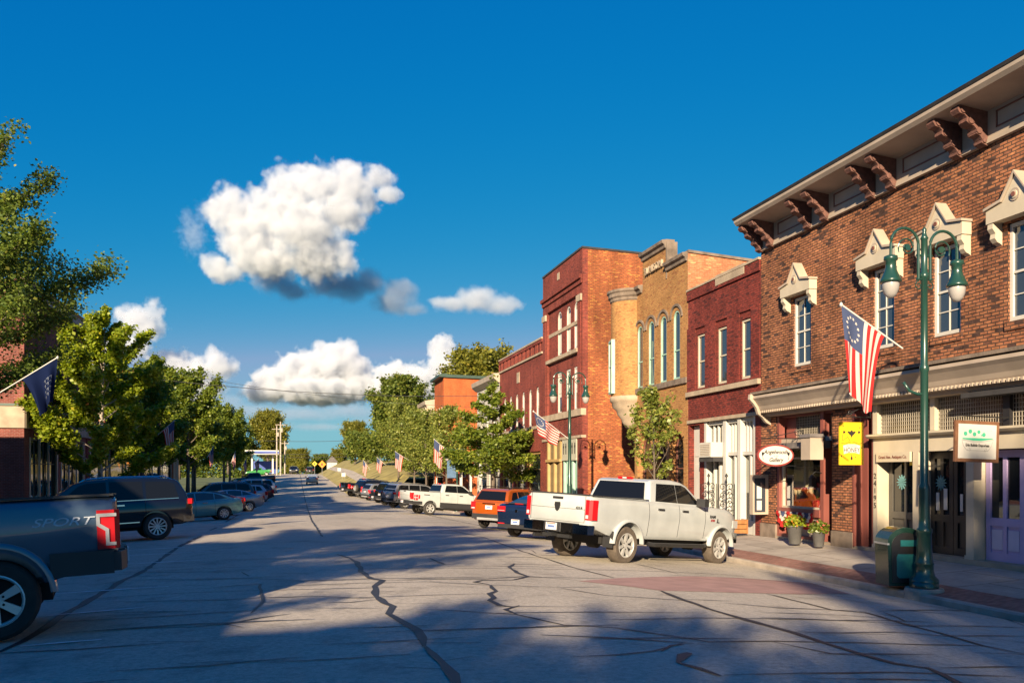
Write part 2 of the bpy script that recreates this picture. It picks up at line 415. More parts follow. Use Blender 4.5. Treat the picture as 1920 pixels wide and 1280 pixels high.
Ss = frange(-90, -8, 20)+frange(-6, 60, 66)+frange(62, 340, 90)
sheet('road', frange(KL, KR, 40), Ss, zroad, MAT['asphalt'])
sheet('ground', [-900,-300,-120,-60,-30,-12,0,12,30,60,120,300,900], frange(-400, 400, 80)+[600,1200,4000,9000], lambda l, s: zc(s)-1.1, MAT['earth'])
Sw = frange(-90, 94, 92)
def walk(L0, L1, z0, z1, name, mat):
    return sheet(name, [L0, (L0+L1)/2, L1], Sw, lambda l, s: z0(s)+(z1(s)-z0(s))*(l-L0)/(L1-L0), mat)
zb = lambda s: zkr(s)+(zfr(s)-zkr(s))*.26
walk(KR+.16, KR+.95, zkr, zb, 'brick_path', MAT['paver'])
walk(KR+.95, FR+1.6, zb, lambda s: zfr(s)+.03, 'pavement', MAT['concrete'])
m = MB()
for a, b in zip(Sw, Sw[1:]):
    z0, z1 = zkr(a), zkr(b)
    m.add([(KR,a,z0-.4),(KR,b,z1-.4),(KR+.02,b,z1-.03),(KR+.02,a,z0-.03),(KR+.05,b,z1),(KR+.05,a,z0),(KR+.16,b,z1+.002),(KR+.16,a,z0+.002)], [(0,1,2,3),(3,2,4,5),(5,4,6,7)])
for a, b in zip(Sw, Sw[1:]):
    z0, z1 = zkl(a), zkl(b)
    m.add([(KL,a,z0-.4),(KL,b,z1-.4),(KL-.03,b,z1),(KL-.03,a,z0),(KL-.17,b,z1+.002),(KL-.17,a,z0+.002)], [(0,1,2,3),(3,2,4,5)])
tag(m.build('kerb', MAT['kerb'], fixn=False), kind='structure')
walk(KL-.17, FL-1.6, zkl, zfl, 'pavement', MAT['concrete'])
# grass bank on the right beyond the last parking bay, with its path
def zbank(l, s):
    up = max(0, min(1, (s-93)/45)); base = zroad(5.5, s)+.1
    return base+(l-5.5)*(.30+.22*up)*min(1, max(0, (s-90)/12)) if l < 12 else base+6.5*(.30+.22*up)
sheet('grass_bank', [5.5,6.5,7.6,9.0,10.5,12,20,60], frange(93, 225, 44), zbank, MAT['lawn'])
sheet('footpath', [7.7, 8.9], frange(94, 222, 40), lambda l, s: zbank(l, s)+.02, MAT['concrete'])
m = MB()
kp = [(11.2,92.6),(9.0,92.7),(7.2,94.2),(6.0,97.5),(5.5,103)]+[(5.5, s) for s in range(110, 226, 8)]
for (a, s), (b, t) in zip(kp, kp[1:]):
    m.prism([(a,s,zroad(a,s)-.2),(b,t,zroad(b,t)-.2),(b,t,zroad(b,t)+.15),(a,s,zroad(a,s)+.15)], (.16, .1, 0))
tag(m.build('kerb', MAT['concrete']), kind='structure')

# crack sealant and stall lines lie on the road as thin sheets
def strip(m, pts, wd, lift=.006, seed=0):
    rnd = random.Random(seed); P = []
    for (a, b), (c, d) in zip(pts, pts[1:]):
        n = max(1, int(math.hypot(c-a, d-b)/.35))
        for i in range(n): P.append((a+(c-a)*i/n, b+(d-b)*i/n))
    P.append(pts[-1]); L_ = []; n = len(P)
    for i, (x, y) in enumerate(P):
        x0, y0 = P[max(0, i-1)]; x1, y1 = P[min(n-1, i+1)]
        tx, ty = x1-x0, y1-y0; q = math.hypot(tx, ty) or 1
        ww = wd*.31*(rnd.uniform(.6, 1.35))*(min(1, .35+min(i, n-1-i)*.5))
        jx = rnd.uniform(-.02, .02)
        nx, ny = -ty/q, tx/q
        for sgn in (1, -1):
            l, s = x+nx*(ww*sgn+jx), y+ny*(ww*sgn+jx); L_.append((l, s, zroad(l, s)+lift))
    m.add(L_, [(2*i, 2*i+1, 2*i+3, 2*i+2) for i in range(n-1)])
CR = [(0.17,[(-2.74,9.09),(-2.71,9.67),(-2.71,10.28),(-2.78,11.57),(-2.77,12.83),(-2.82,15.55),(-2.76,17.12),(-2.83,19.58),(-2.97,23.35),(-2.92,28.87)]),(0.15,[(-3.01,32.22),(-3.02,35.68)]),(0.15,[(-3.18,41.47),(-3.27,52.33)]),(0.15,[(0.88,19.33),(1.05,18.59),(1.18,17.3),(1.13,15.41),(1.2,14.11),(1.34,13.82),(1.14,13.04),(1.08,11.84),(1.12,11.14),(1.19,10.8),(1.06,10.18),(1.13,9.58),(1.22,8.98),(1.19,8.03)]),(0.17,[(1.2,8.02),(1.22,7.24),(1.21,6.78),(1.19,6.26)]),(0.11,[(4.27,16.7),(3.96,15.94),(3.86,14.81),(3.88,14.17),(3.47,13.6),(2.93,13.57),(2.77,13.33),(2.93,12.96)]),(0.15,[(2.9,12.85),(2.82,12.1),(2.65,11.82),(2.61,11.36),(2.49,11.11),(2.53,10.61),(2.64,10.44)]),(0.12,[(2.78,10.55),(2.52,10.23),(2.55,9.83)]),(0.13,[(2.73,18.06),(2.82,16.46)]),(0.05,[(2.82,16.46),(3.1,16.02)]),(0.05,[(1.39,14.06),(2.95,13.69),(3.89,14.23),(4.6,13.62)]),(0.05,[(1.89,13.52),(2.9,12.85),(3.94,12.54),(4.69,12.67)]),(0.06,[(3.92,12.5),(4.34,11.6),(5.45,11.09)]),(0.06,[(1.59,10.4),(2.55,9.83),(2.87,9.01),(3.38,8.76),(3.93,7.98)]),(0.05,[(2.63,9.59),(2.93,9.22)]),(0.06,[(2.43,8.42),(3.19,8.13),(3.82,7.75)]),(0.06,[(2.37,7.25),(2.86,7.29),(3.25,7.41),(3.73,7.8)]),(0.05,[(3.49,9.32),(4.62,9.39)]),(0.05,[(1.22,11.03),(1.8,10.92)]),(0.05,[(1.17,10.43),(1.59,10.4)]),(0.05,[(2.36,11.04),(2.85,11.09)]),(0.05,[(2.38,10.52),(3.48,10.38)]),(0.06,[(1.19,9.21),(1.7,9.18)]),(0.06,[(1.07,8.23),(1.74,8.09)]),(0.06,[(1.24,7.31),(1.53,7.43)]),(0.06,[(0.8,7.16),(1.2,7.0)]),(0.08,[(5.35,30.51),(5.66,26.01),(5.4,20.84),(5.34,17.5),(5.33,15.5),(5.47,14.18)]),(0.06,[(5.37,20.56),(5.78,20.96),(5.57,19.6)]),(0.06,[(7.27,17.63),(7.36,15.47)]),(0.15,[(5.51,12.3),(5.37,11.27),(5.29,10.3),(5.32,9.34),(5.38,8.46),(5.34,7.77),(5.32,7.08),(5.37,6.77),(5.57,6.57)]),(0.2,[(5.58,6.61),(5.48,6.33),(5.33,5.9),(5.27,5.64)]),(0.11,[(7.47,12.51),(7.42,10.7),(7.89,10.59),(7.71,9.54),(7.58,8.48),(7.46,7.98),(7.56,7.52)]),(0.06,[(4.22,9.41),(6.62,9.56),(8.46,9.95)]),(0.06,[(5.37,11.27),(6.15,11.22)]),(0.06,[(5.86,10.96),(6.53,10.63),(8.03,10.73)]),(0.06,[(5.4,8.49),(6.02,8.48),(6.93,8.71),(7.48,8.58),(9.15,9.1)]),(0.05,[(6.02,8.48),(6.63,8.49)]),(0.06,[(3.75,8.36),(4.03,7.85),(4.81,7.9),(5.42,7.88),(6.62,7.87),(7.46,7.98)]),(0.06,[(4.77,7.85),(5.02,7.25),(5.35,7.12)]),(0.07,[(5.71,6.6),(6.8,6.76)]),(0.06,[(4.1,6.17),(5.29,6.07)]),(0.06,[(8.33,10.88),(11.45,12.51),(11.37,11.76),(10.63,10.56)]),(0.06,[(8.39,10.83),(7.96,9.82)]),(0.06,[(10.43,13.36),(10.5,12.48),(11.45,12.51)]),(0.06,[(7.23,9.33),(7.77,9.41),(10.31,10.25)]),(0.05,[(5.37,6.77),(5.68,6.7)]),(0.22,[(3.55,7.28),(3.43,7.2),(3.24,6.88)]),(0.13,[(3.24,6.88),(3.32,6.63),(3.36,6.32)]),(0.06,[(3.41,6.38),(3.93,6.38)]),(0.12,[(3.31,7.4),(3.55,7.67),(3.7,7.76)]),(0.06,[(-2.5,12.61),(-1.98,12.41),(-0.95,12.14),(-0.48,12.17),(0.25,12.09),(1.01,11.59)]),(0.06,[(-2.0,10.09),(-1.12,9.9),(-0.75,10.0),(-0.4,10.31),(-0.05,10.52)]),(0.07,[(-0.75,10.0),(-0.57,9.7)]),(0.06,[(-2.27,11.47),(-1.15,11.14)]),(0.06,[(-3.08,17.0),(-0.97,16.03)]),(0.09,[(-0.97,16.03),(-0.79,15.21)]),(0.06,[(-2.82,15.55),(-0.77,14.8),(0.17,14.1),(1.22,13.98)]),(0.06,[(-1.93,13.67),(-1.31,13.6),(-0.84,13.84),(-0.54,13.84),(-0.43,11.8),(-0.53,10.69)]),(0.05,[(0.25,10.9),(1.05,10.61)]),(0.06,[(-1.53,9.1),(-0.86,8.93)]),(0.05,[(-0.62,9.13),(-0.06,8.94)]),(0.06,[(0.52,9.26),(1.38,9.22)]),(0.05,[(-0.4,11.71),(0.01,11.51)]),(0.05,[(0.85,12.49),(1.38,12.34)]),(0.05,[(1.01,13.01),(1.45,12.9)]),(0.05,[(-2.6,13.1),(-2.28,13.04)]),(0.05,[(-2.73,18.51),(-1.27,18.27)]),(0.05,[(-3.03,21.77),(-1.29,21.22)])]
m = MB()
for k, (wd, pts) in enumerate(CR): strip(m, pts, wd, .006+.0004*(k % 12), k)
rnd = random.Random(5)
for i in range(70):                      # more hairline joints farther up the street
    s0 = rnd.uniform(13, 100); l0 = rnd.uniform(-6, 8); ln = rnd.uniform(2, 9)
    strip(m, [(l0, s0), (l0+ln*.5, s0+rnd.uniform(-.3, .3)), (min(10, l0+ln), s0+rnd.uniform(-.4, .4))], .05, .006+.0003*(i % 15), 100+i)
for i in range(46):
    s0 = rnd.uniform(5.5, 20); l0 = rnd.uniform(-3.5, 9); ln = rnd.uniform(.6, 3.2)
    strip(m, [(l0, s0), (l0+ln*.5, s0+rnd.uniform(-.08, .08)), (min(10.5, l0+ln), s0+rnd.uniform(-.1, .1))], .055, .006+.0003*(i % 15), 300+i)
strip(m, [(.75, 26), (.7, 40), (.8, 70), (.85, 120), (.9, 230)], .12, .0125, 7)
strip(m, [(7.9, 30), (7.8, 50), (7.7, 88)], .1, .0127, 8)
tag(m.build('tar_seams', MAT['tar'], fixn=False), kind='structure')
m = MB()
for pts in [[(-3.55,14.01),(-1.92,14.15)],[(-2.96,11.52),(-1.88,11.78)],[(-2.63,9.33),(-1.91,9.42)],[(-3.88,21.41),(-1.93,21.48)],[(-3.37,18.93),(-1.91,19.02)]]: strip(m, pts, .11, .012, 3)
for s in frange(22, 84, 21):
    strip(m, [(5.2, s), (10.9, s+2.6)], .1, .012, 4); strip(m, [(-1.91, s+1.5), (-8.9, s+.9)], .1, .012, 4)
tag(m.build('stall_lines', MAT['line'], fixn=False), kind='structure')
m = MB(); ap = [(4.56, 13.52), (5.65, 14.24), (7.45, 15.15), (8.52, 15.39), (10.32, 15.53), (9.84, 13.63), (8.23, 12.74), (6.88, 12.43), (5.53, 12.34), (5.13, 12.91)]
ctr = (sum(p[0] for p in ap)/len(ap), sum(p[1] for p in ap)/len(ap))
def lay(m, tri, n, lift):
    a, b, c = tri
    if n == 0: m.poly([(p[0], p[1], zroad(*p)+lift) for p in tri]); return
    ab, bc, ca = [tuple((x+y)/2 for x, y in zip(p, q)) for p, q in ((a, b), (b, c), (c, a))]
    for t in ((a, ab, ca), (ab, b, bc), (ca, bc, c), (ab, bc, ca)): lay(m, t, n-1, lift)
for i in range(len(ap)): lay(m, (ap[i], ap[(i+1) % len(ap)], ctr), 3, .005)
tag(m.build('paving_apron', MAT['apron'], fixn=False), kind='structure')
# ------------------------------------------------------------------ buildings
MAT['brick_brown'] = BRICK('brown brick', (.345, .14, .064), (.25, .094, .05), (.075, .045, .032), c3=(.065, .034, .027), c3amt=.085, var=.45, stain=.24, h=.074, mw=.013, bump=.9, blotch=.8)
MAT['brick_red'] = BRICK('dark red brick', (.22, .036, .026), (.17, .028, .022), (.10, .035, .028), var=.4, bump=.9, h=.074, c3=(.10, .02, .018), c3amt=.10, stain=.26, blotch=.7)
MAT['brick_crimson'] = BRICK('crimson brick', (.235, .05, .034), (.20, .04, .03), (.17, .055, .04), var=.32, bump=.6, c3=(.13,.03,.025), c3amt=.1, stain=.24, blotch=.6)
MAT['brick_tan'] = BRICK('tan brick', (.40, .20, .062), (.33, .155, .05), (.27, .165, .085), var=.22, bump=.5, c3=(.30,.12,.04), c3amt=.1)
MAT['brick_orange'] = BRICK('orange common brick', (.33, .10, .033), (.26, .066, .026), (.20, .085, .045), var=.34, c3=(.42, .17, .045), c3amt=.11, bump=.9, blotch=.35, stain=.3, w=.21, h=.078)
MAT['brick_pink'] = BRICK('salmon brick', (.44, .155, .07), (.38, .12, .055), (.36, .19, .11), var=.28, bump=.7, c3=(.5, .25, .11), c3amt=.12)
MAT['brick_rust'] = BRICK('rust brick', (.42, .10, .028), (.37, .085, .025), (.36, .10, .04), var=.2, bump=.3)
MAT['brick_left'] = BRICK('left corner brick', (.20, .052, .038), (.17, .042, .033), (.22, .12, .10), var=.2, bump=.5)
MAT['stone'] = M('limestone trim', (.35, .275, .195), rough=.85, var=.22, vs=2, bump=.3, bs=20)
MAT['stone_dark'] = M('weathered coping', (.17, .13, .10), rough=.9, var=.4, vs=2.5, bump=.4, bs=20)
MAT['cream'] = M('cream paint', (.48, .415, .31), rough=.55, var=.1, vs=2, streak=.6)
MAT['taupe'] = M('taupe cornice paint', (.37, .30, .235), rough=.6, var=.14, vs=1.4, streak=.3)
MAT['brownpaint'] = M('chocolate paint', (.16, .062, .042), rough=.5, var=.25, vs=6)
MAT['oxblood'] = M('oxblood paint', (.21, .065, .05), rough=.5, var=.18, vs=2, streak=.7)
MAT['bracket'] = M('carved bracket paint', (.125, .056, .042), rough=.7, var=.3, vs=9, bump=.6, bs=30)
MAT['white'] = M('white paint', (.50, .48, .44), rough=.5, var=.08, vs=2, streak=.5)
MAT['sash'] = M('white sash', (.54, .51, .45), rough=.45, var=.06)
MAT['mint'] = M('mint paint', (.30, .47, .38), rough=.55, var=.12)
MAT['black'] = M('black paint', (.018, .017, .018), rough=.4, var=.2)
MAT['lav'] = M('lavender paint', (.43, .33, .55), rough=.45, var=.06, vs=2, streak=.5)
MAT['lavlight'] = M('pale lavender paint', (.52, .46, .60), rough=.5, var=.05)
MAT['roofdark'] = M('roof tar', (.035, .033, .035), rough=.9, var=.3)
MAT['pane'] = GLASS('old window glass', (.035, .045, .06))
MAT['pane_dark'] = GLASS('dark shop glass', (.012, .014, .016))
MAT['blind'] = M('drawn blind', (.60, .56, .48), rough=.8, var=.05)
MAT['shop_glass'] = SEE('shop glass', (.85, .88, .86), .25)
MAT['slate'] = M('slate shingle', (.12, .105, .10), rough=.85, var=.3, vs=5, bump=.3)
MAT['iron'] = M('wrought iron', (.012, .012, .013), rough=.5, var=.1)
MAT['gold'] = M('mustard paint', (.38, .25, .10), rough=.6, var=.12)
MAT['siding'] = BRICK('white clapboard', (.55, .52, .46), (.52, .49, .43), (.30, .28, .25), w=6, h=.13, mw=.012, var=.06, bump=.8)
MAT['interior'] = M('shop interior', (.10, .075, .05), rough=.9, var=.4, vs=1.5)

class Pl:
    """a facade plane: (s along, z up, d into the wall) -> world"""
    def __init__(s, kind, k, sign=1): s.k = k; s.kind = kind; s.sg = sign
    def __call__(s, a, z, d=0):
        return (s.k+d*s.sg, a, z) if s.kind == 'L' else (a, s.k+d*s.sg, z)
    def box(s, m, a0, a1, z0, z1, d0, d1):
        if s.kind == 'L': m.box(s.k+d0*s.sg, s.k+d1*s.sg, a0, a1, z0, z1)
        else: m.box(a0, a1, s.k+d0*s.sg, s.k+d1*s.sg, z0, z1)
RF = Pl('L', FR, 1); LF = Pl('L', FL, -1)

def wall(m, P, a0, a1, z0, z1, holes=(), depth=.2):
    """flat wall with rectangular (a0,a1,z0,z1) or arched (a0,a1,z0,z1,'arch') openings and their reveals"""
    As = sorted({a0, a1, *[h[0] for h in holes], *[h[1] for h in holes]}); Zs = sorted({z0, z1, *[h[2] for h in holes], *[h[3] for h in holes]})
    for i in range(len(As)-1):
        for j in range(len(Zs)-1):
            ca, cz = (As[i]+As[i+1])/2, (Zs[j]+Zs[j+1])/2
            if any(h[0] < ca < h[1] and h[2] < cz < h[3] for h in holes): continue
            m.poly([P(As[i],Zs[j]), P(As[i+1],Zs[j]), P(As[i+1],Zs[j+1]), P(As[i],Zs[j+1])])
    for h in holes:
        b0, b1, y0, y1 = h[:4]
        if len(h) > 4:
            r = (b1-b0)/2; c = (b0+b1)/2; zs = y1-r; n = 12
            arc = [(c-r*math.cos(math.pi*k/n), zs+r*math.sin(math.pi*k/n)) for k in range(n+1)]
            for (p, q), (u, v) in zip(arc, arc[1:]):
                m.poly([P(p,q), P(u,v), P(u,y1), P(p,y1)]); m.poly([P(p,q), P(u,v), P(u,v,depth), P(p,q,depth)])
            top = zs
        else:
            top = y1; m.poly([P(b0,y1), P(b1,y1), P(b1,y1,depth), P(b0,y1,depth)])
        m.poly([P(b0,y0), P(b0,top), P(b0,top,depth), P(b0,y0,depth)])
        m.poly([P(b1,y0), P(b1,top), P(b1,top,depth), P(b1,y0,depth)])
        m.poly([P(b0,y0), P(b1,y0), P(b1,y0,depth), P(b0,y0,depth)])

def sash(P, a0, a1, z0, z1, parent, d=.10, mat=None, pane=None, fw=.06, grid=(0, 0), arch=False, name='window', meet=.5, blind=0):
    mat = mat or MAT['sash']; pane = pane or MAT['pane']
    m = MB(); r = (a1-a0)/2; c = (a0+a1)/2; zt = z1-r if arch else z1
    P.box(m, a0, a0+fw, z0, zt, d-.03, d+.08); P.box(m, a1-fw, a1, z0, zt, d-.03, d+.08)
    P.box(m, a0+fw, a1-fw, z0, z0+fw*1.2, d-.03, d+.08)
    if arch:
        n = 12
        for k in range(n):
            t0, t1 = math.pi*k/n, math.pi*(k+1)/n; q = r-fw
            pts = [(c-r*math.cos(t0), zt+r*math.sin(t0)), (c-r*math.cos(t1), zt+r*math.sin(t1)), (c-q*math.cos(t1), zt+q*math.sin(t1)), (c-q*math.cos(t0), zt+q*math.sin(t0))]
            p0 = Vector(P(0, 0, 0)); p1 = Vector(P(0, 0, .11))
            m.prism([P(x, z, d-.03) for x, z in pts], p1-p0)
    else: P.box(m, a0+fw, a1-fw, z1-fw, z1, d-.03, d+.08)
    zm = z0+(z1-z0)*meet
    P.box(m, a0+fw, a1-fw, zm-.025, zm+.025, d-.012, d+.06)
    gx, gz = grid
    for lo, hi, dd in ((z0+fw, zm, .02), (zm, zt if arch else z1-fw, .018)):
        for i in range(1, gx): x = a0+fw+(a1-a0-2*fw)*i/gx; P.box(m, x-.012, x+.012, lo, hi, d+dd-.02, d+dd)
        for j in range(1, gz): z = lo+(hi-lo)*j/gz; P.box(m, a0+fw, a1-fw, z-.012, z+.012, d+dd-.021, d+dd-.001)
    fr = m.build(name, mat, parent)
    g = MB(); 
    if arch:
        pts = [(a0+.02, z0+.02), (a1-.02, z0+.02)]+[(c+(r-.02)*math.cos(math.pi*k/12), zt+(r-.02)*math.sin(math.pi*k/12)) for k in range(13)]
        g.poly([P(x, z, d+.024) for x, z in pts])
    else: g.poly([P(a0+.02,z0+.02,d+.024), P(a1-.02,z0+.02,d+.024), P(a1-.02,z1-.02,d+.024), P(a0+.02,z1-.02,d+.024)])
    if blind:
        g.mat(1); zz = z1-(z1-z0)*blind
        P.box(g, a0+fw+.02, a1-fw-.02, zz, (zt if arch else z1-fw)-.01, d+.003, d+.016)
    g.build('pane', [pane, MAT['blind']], fr)
    return fr

def shell(m, L0, L1, s0, s1, z0, zt, front=False, zback=None):
    """side walls, rear wall and flat roof behind a street wall at L0"""
    zbk = zback if zback is not None else zt
    m.poly([(L0,s0,z0),(L1,s0,z0),(L1,s0,zbk),(L0,s0,zt)]); m.poly([(L0,s1,z0),(L1,s1,z0),(L1,s1,zbk),(L0,s1,zt)])
    m.poly([(L1,s0,z0),(L1,s1,z0),(L1,s1,zbk),(L1,s0,zbk)])

def lathe_off(m, prof, P, a, z): pass

# ---- brown brick shop row nearest on the right
b1 = thing('brick_shop_building', 'nearest brown brick building with wide bracketed cornice and lavender door', 'building', (FR, 17, -.4))
def kid(m, name, mats, par, **k):           # geometry is written in world metres, the Empty only carries it
    o = m.build(name, mats, par, **k)
    q = par
    off = Vector((0, 0, 0))
    while q is not None: off += q.location; q = q.parent
    o.matrix_parent_inverse = Matrix.Translation(-off) if par.type == 'EMPTY' else Matrix.Identity(4)
    return o
def pieces(m, name, mats, par, **k):
    """every separate piece of the builder becomes a part of its own"""
    pr = list(range(len(m.v)))
    def find(i):
        while pr[i] != i: pr[i] = pr[pr[i]]; i = pr[i]
        return i
    for f in m.f:
        for v in f[1:]: pr[find(v)] = find(f[0])
    gs = {}
    for i, f in enumerate(m.f): gs.setdefault(find(f[0]), []).append(i)
    for fs in gs.values():
        q = MB(); mp = {}
        for i in fs:
            for v in m.f[i]:
                if v not in mp: mp[v] = len(q.v); q.v.append(m.v[v])
            q.f.append(tuple(mp[v] for v in m.f[i])); q.m.append(m.m[i]); q.sm.append(m.sm[i])
        kid(q, name, mats, par, **k)

def adopt(o, par):
    o.parent = par; o.matrix_parent_inverse = Matrix.Translation(-par.location); return o

S0, S1 = 9.6, 24.63
wins1 = [(21.9,22.8),(18.34,19.14),(16.14,17.0),(13.94,14.82),(11.74,12.6)]
m = MB()
wall(m, RF, S0, S1, 3.92, 8.72, [(a, b, 4.75, 6.82) for a, b in wins1], .2)
shell(m, FR, 30, S0, S1, -1, 9.3)
# brick piers of the shopfront
for a, b in ((23.74, S1), (19.95, 20.9)):
    RF.box(m, a, b, -.6, 3.92, 0, .5)
    m.mat(1); RF.box(m, a-.01, b-(.02 if b < S1 else 0), -.6, -.02, -.05, .4); m.mat(0)
RF.box(m, S0, S1, 3.4, 3.92, .02, .3)
for a, b in wins1: RF.box(m, a-.06, b+.06, 4.57, 4.75, -.035, .1)
wl = kid(m, 'brick_wall', [MAT['brick_brown'], MAT['stone_dark']], b1)
m = MB(); m.poly([(FR-.02, S0, 9.55), (FR-.02, S1, 9.55), (30, S1, 9.2), (30, S0, 9.2)]); kid(m, 'roof', MAT['roofdark'], b1)
for a, b in wins1:
    adopt(sash(RF, a, b, 4.76, 6.8, None, d=.08, fw=.075, grid=(2, 2)), b1)
    # gabled hood on scroll corbels
    m = MB(); c = (a+b)/2; w_ = .76
    hood = [(c-w_, 6.86), (c+w_, 6.86), (c+w_, 7.14), (c+.33, 7.2), (c, 7.68), (c-.33, 7.2), (c-w_, 7.14)]
    m.prism([RF(x, z, -.26) for x, z in hood], (.25, 0, 0))
    m.mat(1)
    for sg in (-1, 1):
        p = [(c+sg*(w_+.03), 7.14), (c+sg*.34, 7.22), (c, 7.72)]
        for (x, z), (u, v) in zip(p, p[1:]):
            m.prism([RF(x, z, -.31), RF(u, v, -.31), RF(u, v+.055, -.31), RF(x, z+.055, -.31)], (.3, 0, 0))
    m.lathe([(.0,0),(.13,0),(.13,-.02),(.0,-.02)], RF(c, 7.28, -.26), 16, 'x')
    m.mat(0); m.lathe([(.0,0),(.08,0),(.08,-.02),(.0,-.02)], RF(c, 7.28, -.28), 12, 'x'); m.mat(2); m.lathe([(.0,0),(.05,0),(.05,-.02),(.0,-.02)], RF(c, 7.28, -.30), 12, 'x')
    m.mat(0)
    for sg in (-1, 1):
        x0 = c+sg*(w_-.10)
        pr = [(0,6.86),(-.24,6.86),(-.25,6.74),(-.17,6.64),(-.19,6.54),(-.12,6.46),(-.06,6.44),(0,6.4)]
        m.prism([RF(x0-.07, z, d) for d, z in pr], (0, .14, 0))
    kid(m, 'window_hood', [MAT['cream'], MAT['taupe'], MAT['brownpaint']], b1)
# main cornice: frieze, panels, soffit, fascia, brackets
m = MB()
RF.box(m, S0, S1, 8.7, 9.42, -.07, .1); RF.box(m, S0, S1, 8.66, 8.75, -.11, .02)
m.prism([RF(S0, 9.36, -.07), RF(S0, 9.44, -.90), RF(S0, 9.52, -.97), RF(S0, 9.60, -.98), RF(S0, 9.62, 0)], (0, S1-S0, 0))
m.mat(1); m.prism([RF(S0, 9.602, -1.0), RF(S0, 9.66, -1.04), RF(S0, 9.66, .1), RF(S0, 9.625, .1)], (0, S1-S0+.02, 0))
m.mat(2)
pairs = [(24.52, 23.88), (21.86, 21.05), (19.06, 18.28), (16.12, 15.4), (13.1, 12.4), (10.4, 9.8)]
for (a, b), (c, d) in zip(pairs, pairs[1:]):
    x1, x0 = b-.35, c+.35
    for q in ((x0,x1,9.25,9.28),(x0,x1,8.92,8.95),(x0,x0+.03,8.92,9.28),(x1-.03,x1,8.92,9.28)): RF.box(m, *q, -.09, -.06)
cn = kid(m, 'cornice', [MAT['taupe'], MAT['roofdark'], MAT['brownpaint']], b1)
for a, b in pairs:
    for x in (a, b):
        m = MB()
        pr = [(-.07,9.36),(-.80,9.43),(-.84,9.34),(-.78,9.26),(-.66,9.24),(-.60,9.18),(-.62,9.10),(-.52,9.04),(-.42,9.02),(-.34,8.94),(-.36,8.86),(-.26,8.82),(-.20,8.74),(-.22,8.68),(-.14,8.64),(-.07,8.62)]
        m.prism([RF(x-.11, z, d) for d, z in pr], (0, .22, 0))
        for d, z, r in ((-.70,9.33,.07),(-.50,9.12,.075),(-.30,8.92,.07),(-.16,8.72,.05)):
            m.lathe([(0,-.145),(r,-.14),(r,.14),(0,.145)], RF(x, z, d), 10, 'y')
        kid(m, 'bracket', MAT['bracket'], b1)
# shopfront cornice with dentils and scrolled end
m = MB()
pr = [(0,4.02),(-.62,3.98),(-.64,3.9),(-.56,3.82),(-.44,3.66),(-.40,3.56),(-.36,3.5),(-.36,3.46),(-.20,3.44),(-.20,3.36),(0,3.34)]
m.prism([RF(S0, z, d) for d, z in pr], (0, 24.05-S0, 0))
m.prism([RF(24.05, z*1.0+.0, d) for d, z in [(0,4.08),(-.72,4.04),(-.74,3.88),(-.60,3.74),(-.5,3.6),(-.44,3.42),(-.28,3.3),(-.16,3.16),(0,3.08)]], (0, .12, 0))
x = S0+.1
while x < 23.95: RF.box(m, x, x+.06, 3.45, 3.52, -.425, -.30); x += .12
m.mat(1); RF.box(m, S0, 24.17, 4.022, 4.10, -.66, 0)
m.mat(2); RF.box(m, S0, 15.75, 3.22, 3.33, -.35, -.02)
kid(m, 'shop_cornice', [MAT['taupe'], MAT['stone_dark'], MAT['roofdark']], b1)

# lattice transoms
def lattice(a0, a1, z0, z1, d, frame, par, n=22, rows=8):
    m = MB()
    for i in range(n+1): x = a0+(a1-a0)*i/n; RF.box(m, x-.006, x+.006, z0, z1, d-.012, d)
    for j in range(rows+1): z = z0+(z1-z0)*j/rows; RF.box(m, a0, a1, z-.006, z+.006, d-.0125, d-.0005)
    o = kid(m, 'transom_grille', frame, par)
    g = MB(); g.poly([RF(a0,z0,d+.03), RF(a1,z0,d+.03), RF(a1,z1,d+.03), RF(a0,z1,d+.03)]); kid(g, 'transom_glass', MAT['grilleback'], par)
MAT['grilleback'] = GLASS('textured transom glass', (.075, .055, .035), .25)
MAT['lead'] = M('lattice caming', (.33, .29, .23), rough=.6, var=.2)
lattice(17.1, 18.98, 2.58, 3.34, .12, MAT['lead'], b1, 26, 8)
lattice(14.98, 16.95, 2.58, 3.34, .12, MAT['lead'], b1, 28, 8)
lattice(12.7, 14.8, 2.58, 3.34, .12, MAT['lead'], b1, 28, 8)
lattice(21.75, 23.1, 2.66, 3.28, .3, MAT['lead'], b1, 16, 8); lattice(20.95, 21.6, 2.66, 3.28, .3, MAT['lead'], b1, 8, 8)
# cream right half: pilasters, lintel and recess sides
m = MB()
for a, b in ((18.98,19.14),(17.48,17.68),(15.76,15.98),(13.4,13.62),(11.3,11.5)):
    RF.box(m, a, b, -.45, 2.1, 0, .46); RF.box(m, a-.02, b+.02, -.45, -.25, -.025, .46)
RF.box(m, S0, 19.14, 2.1, 2.47, .0, .4)
m.prism([RF(S0, 2.47, .1), RF(S0, 2.47, -.10), RF(S0, 2.52, -.16), RF(S0, 2.57, -.16), RF(S0, 2.585, .1)], (0, 19.24-S0, 0))
for a, b in ((18.98,19.16),(16.95,17.1)): RF.box(m, a, b, 2.585, 3.36, 0, .15)
m.mat(1); RF.box(m, 14.8, 14.98, 2.585, 3.36, 0.02, .16)
RF.box(m, S0, 19.1, 3.34, 3.42, .02, .2)
kid(m, 'cream_shopfront', [MAT['cream'], MAT['black']], b1)
m = MB(); RF.box(m, S0, 19.14, -.9, -.33, -.06, .6); RF.box(m, 19.14, S1, -.9, -.37, -.03, .6); pieces(m, 'doorstep', MAT['stone'], b1)
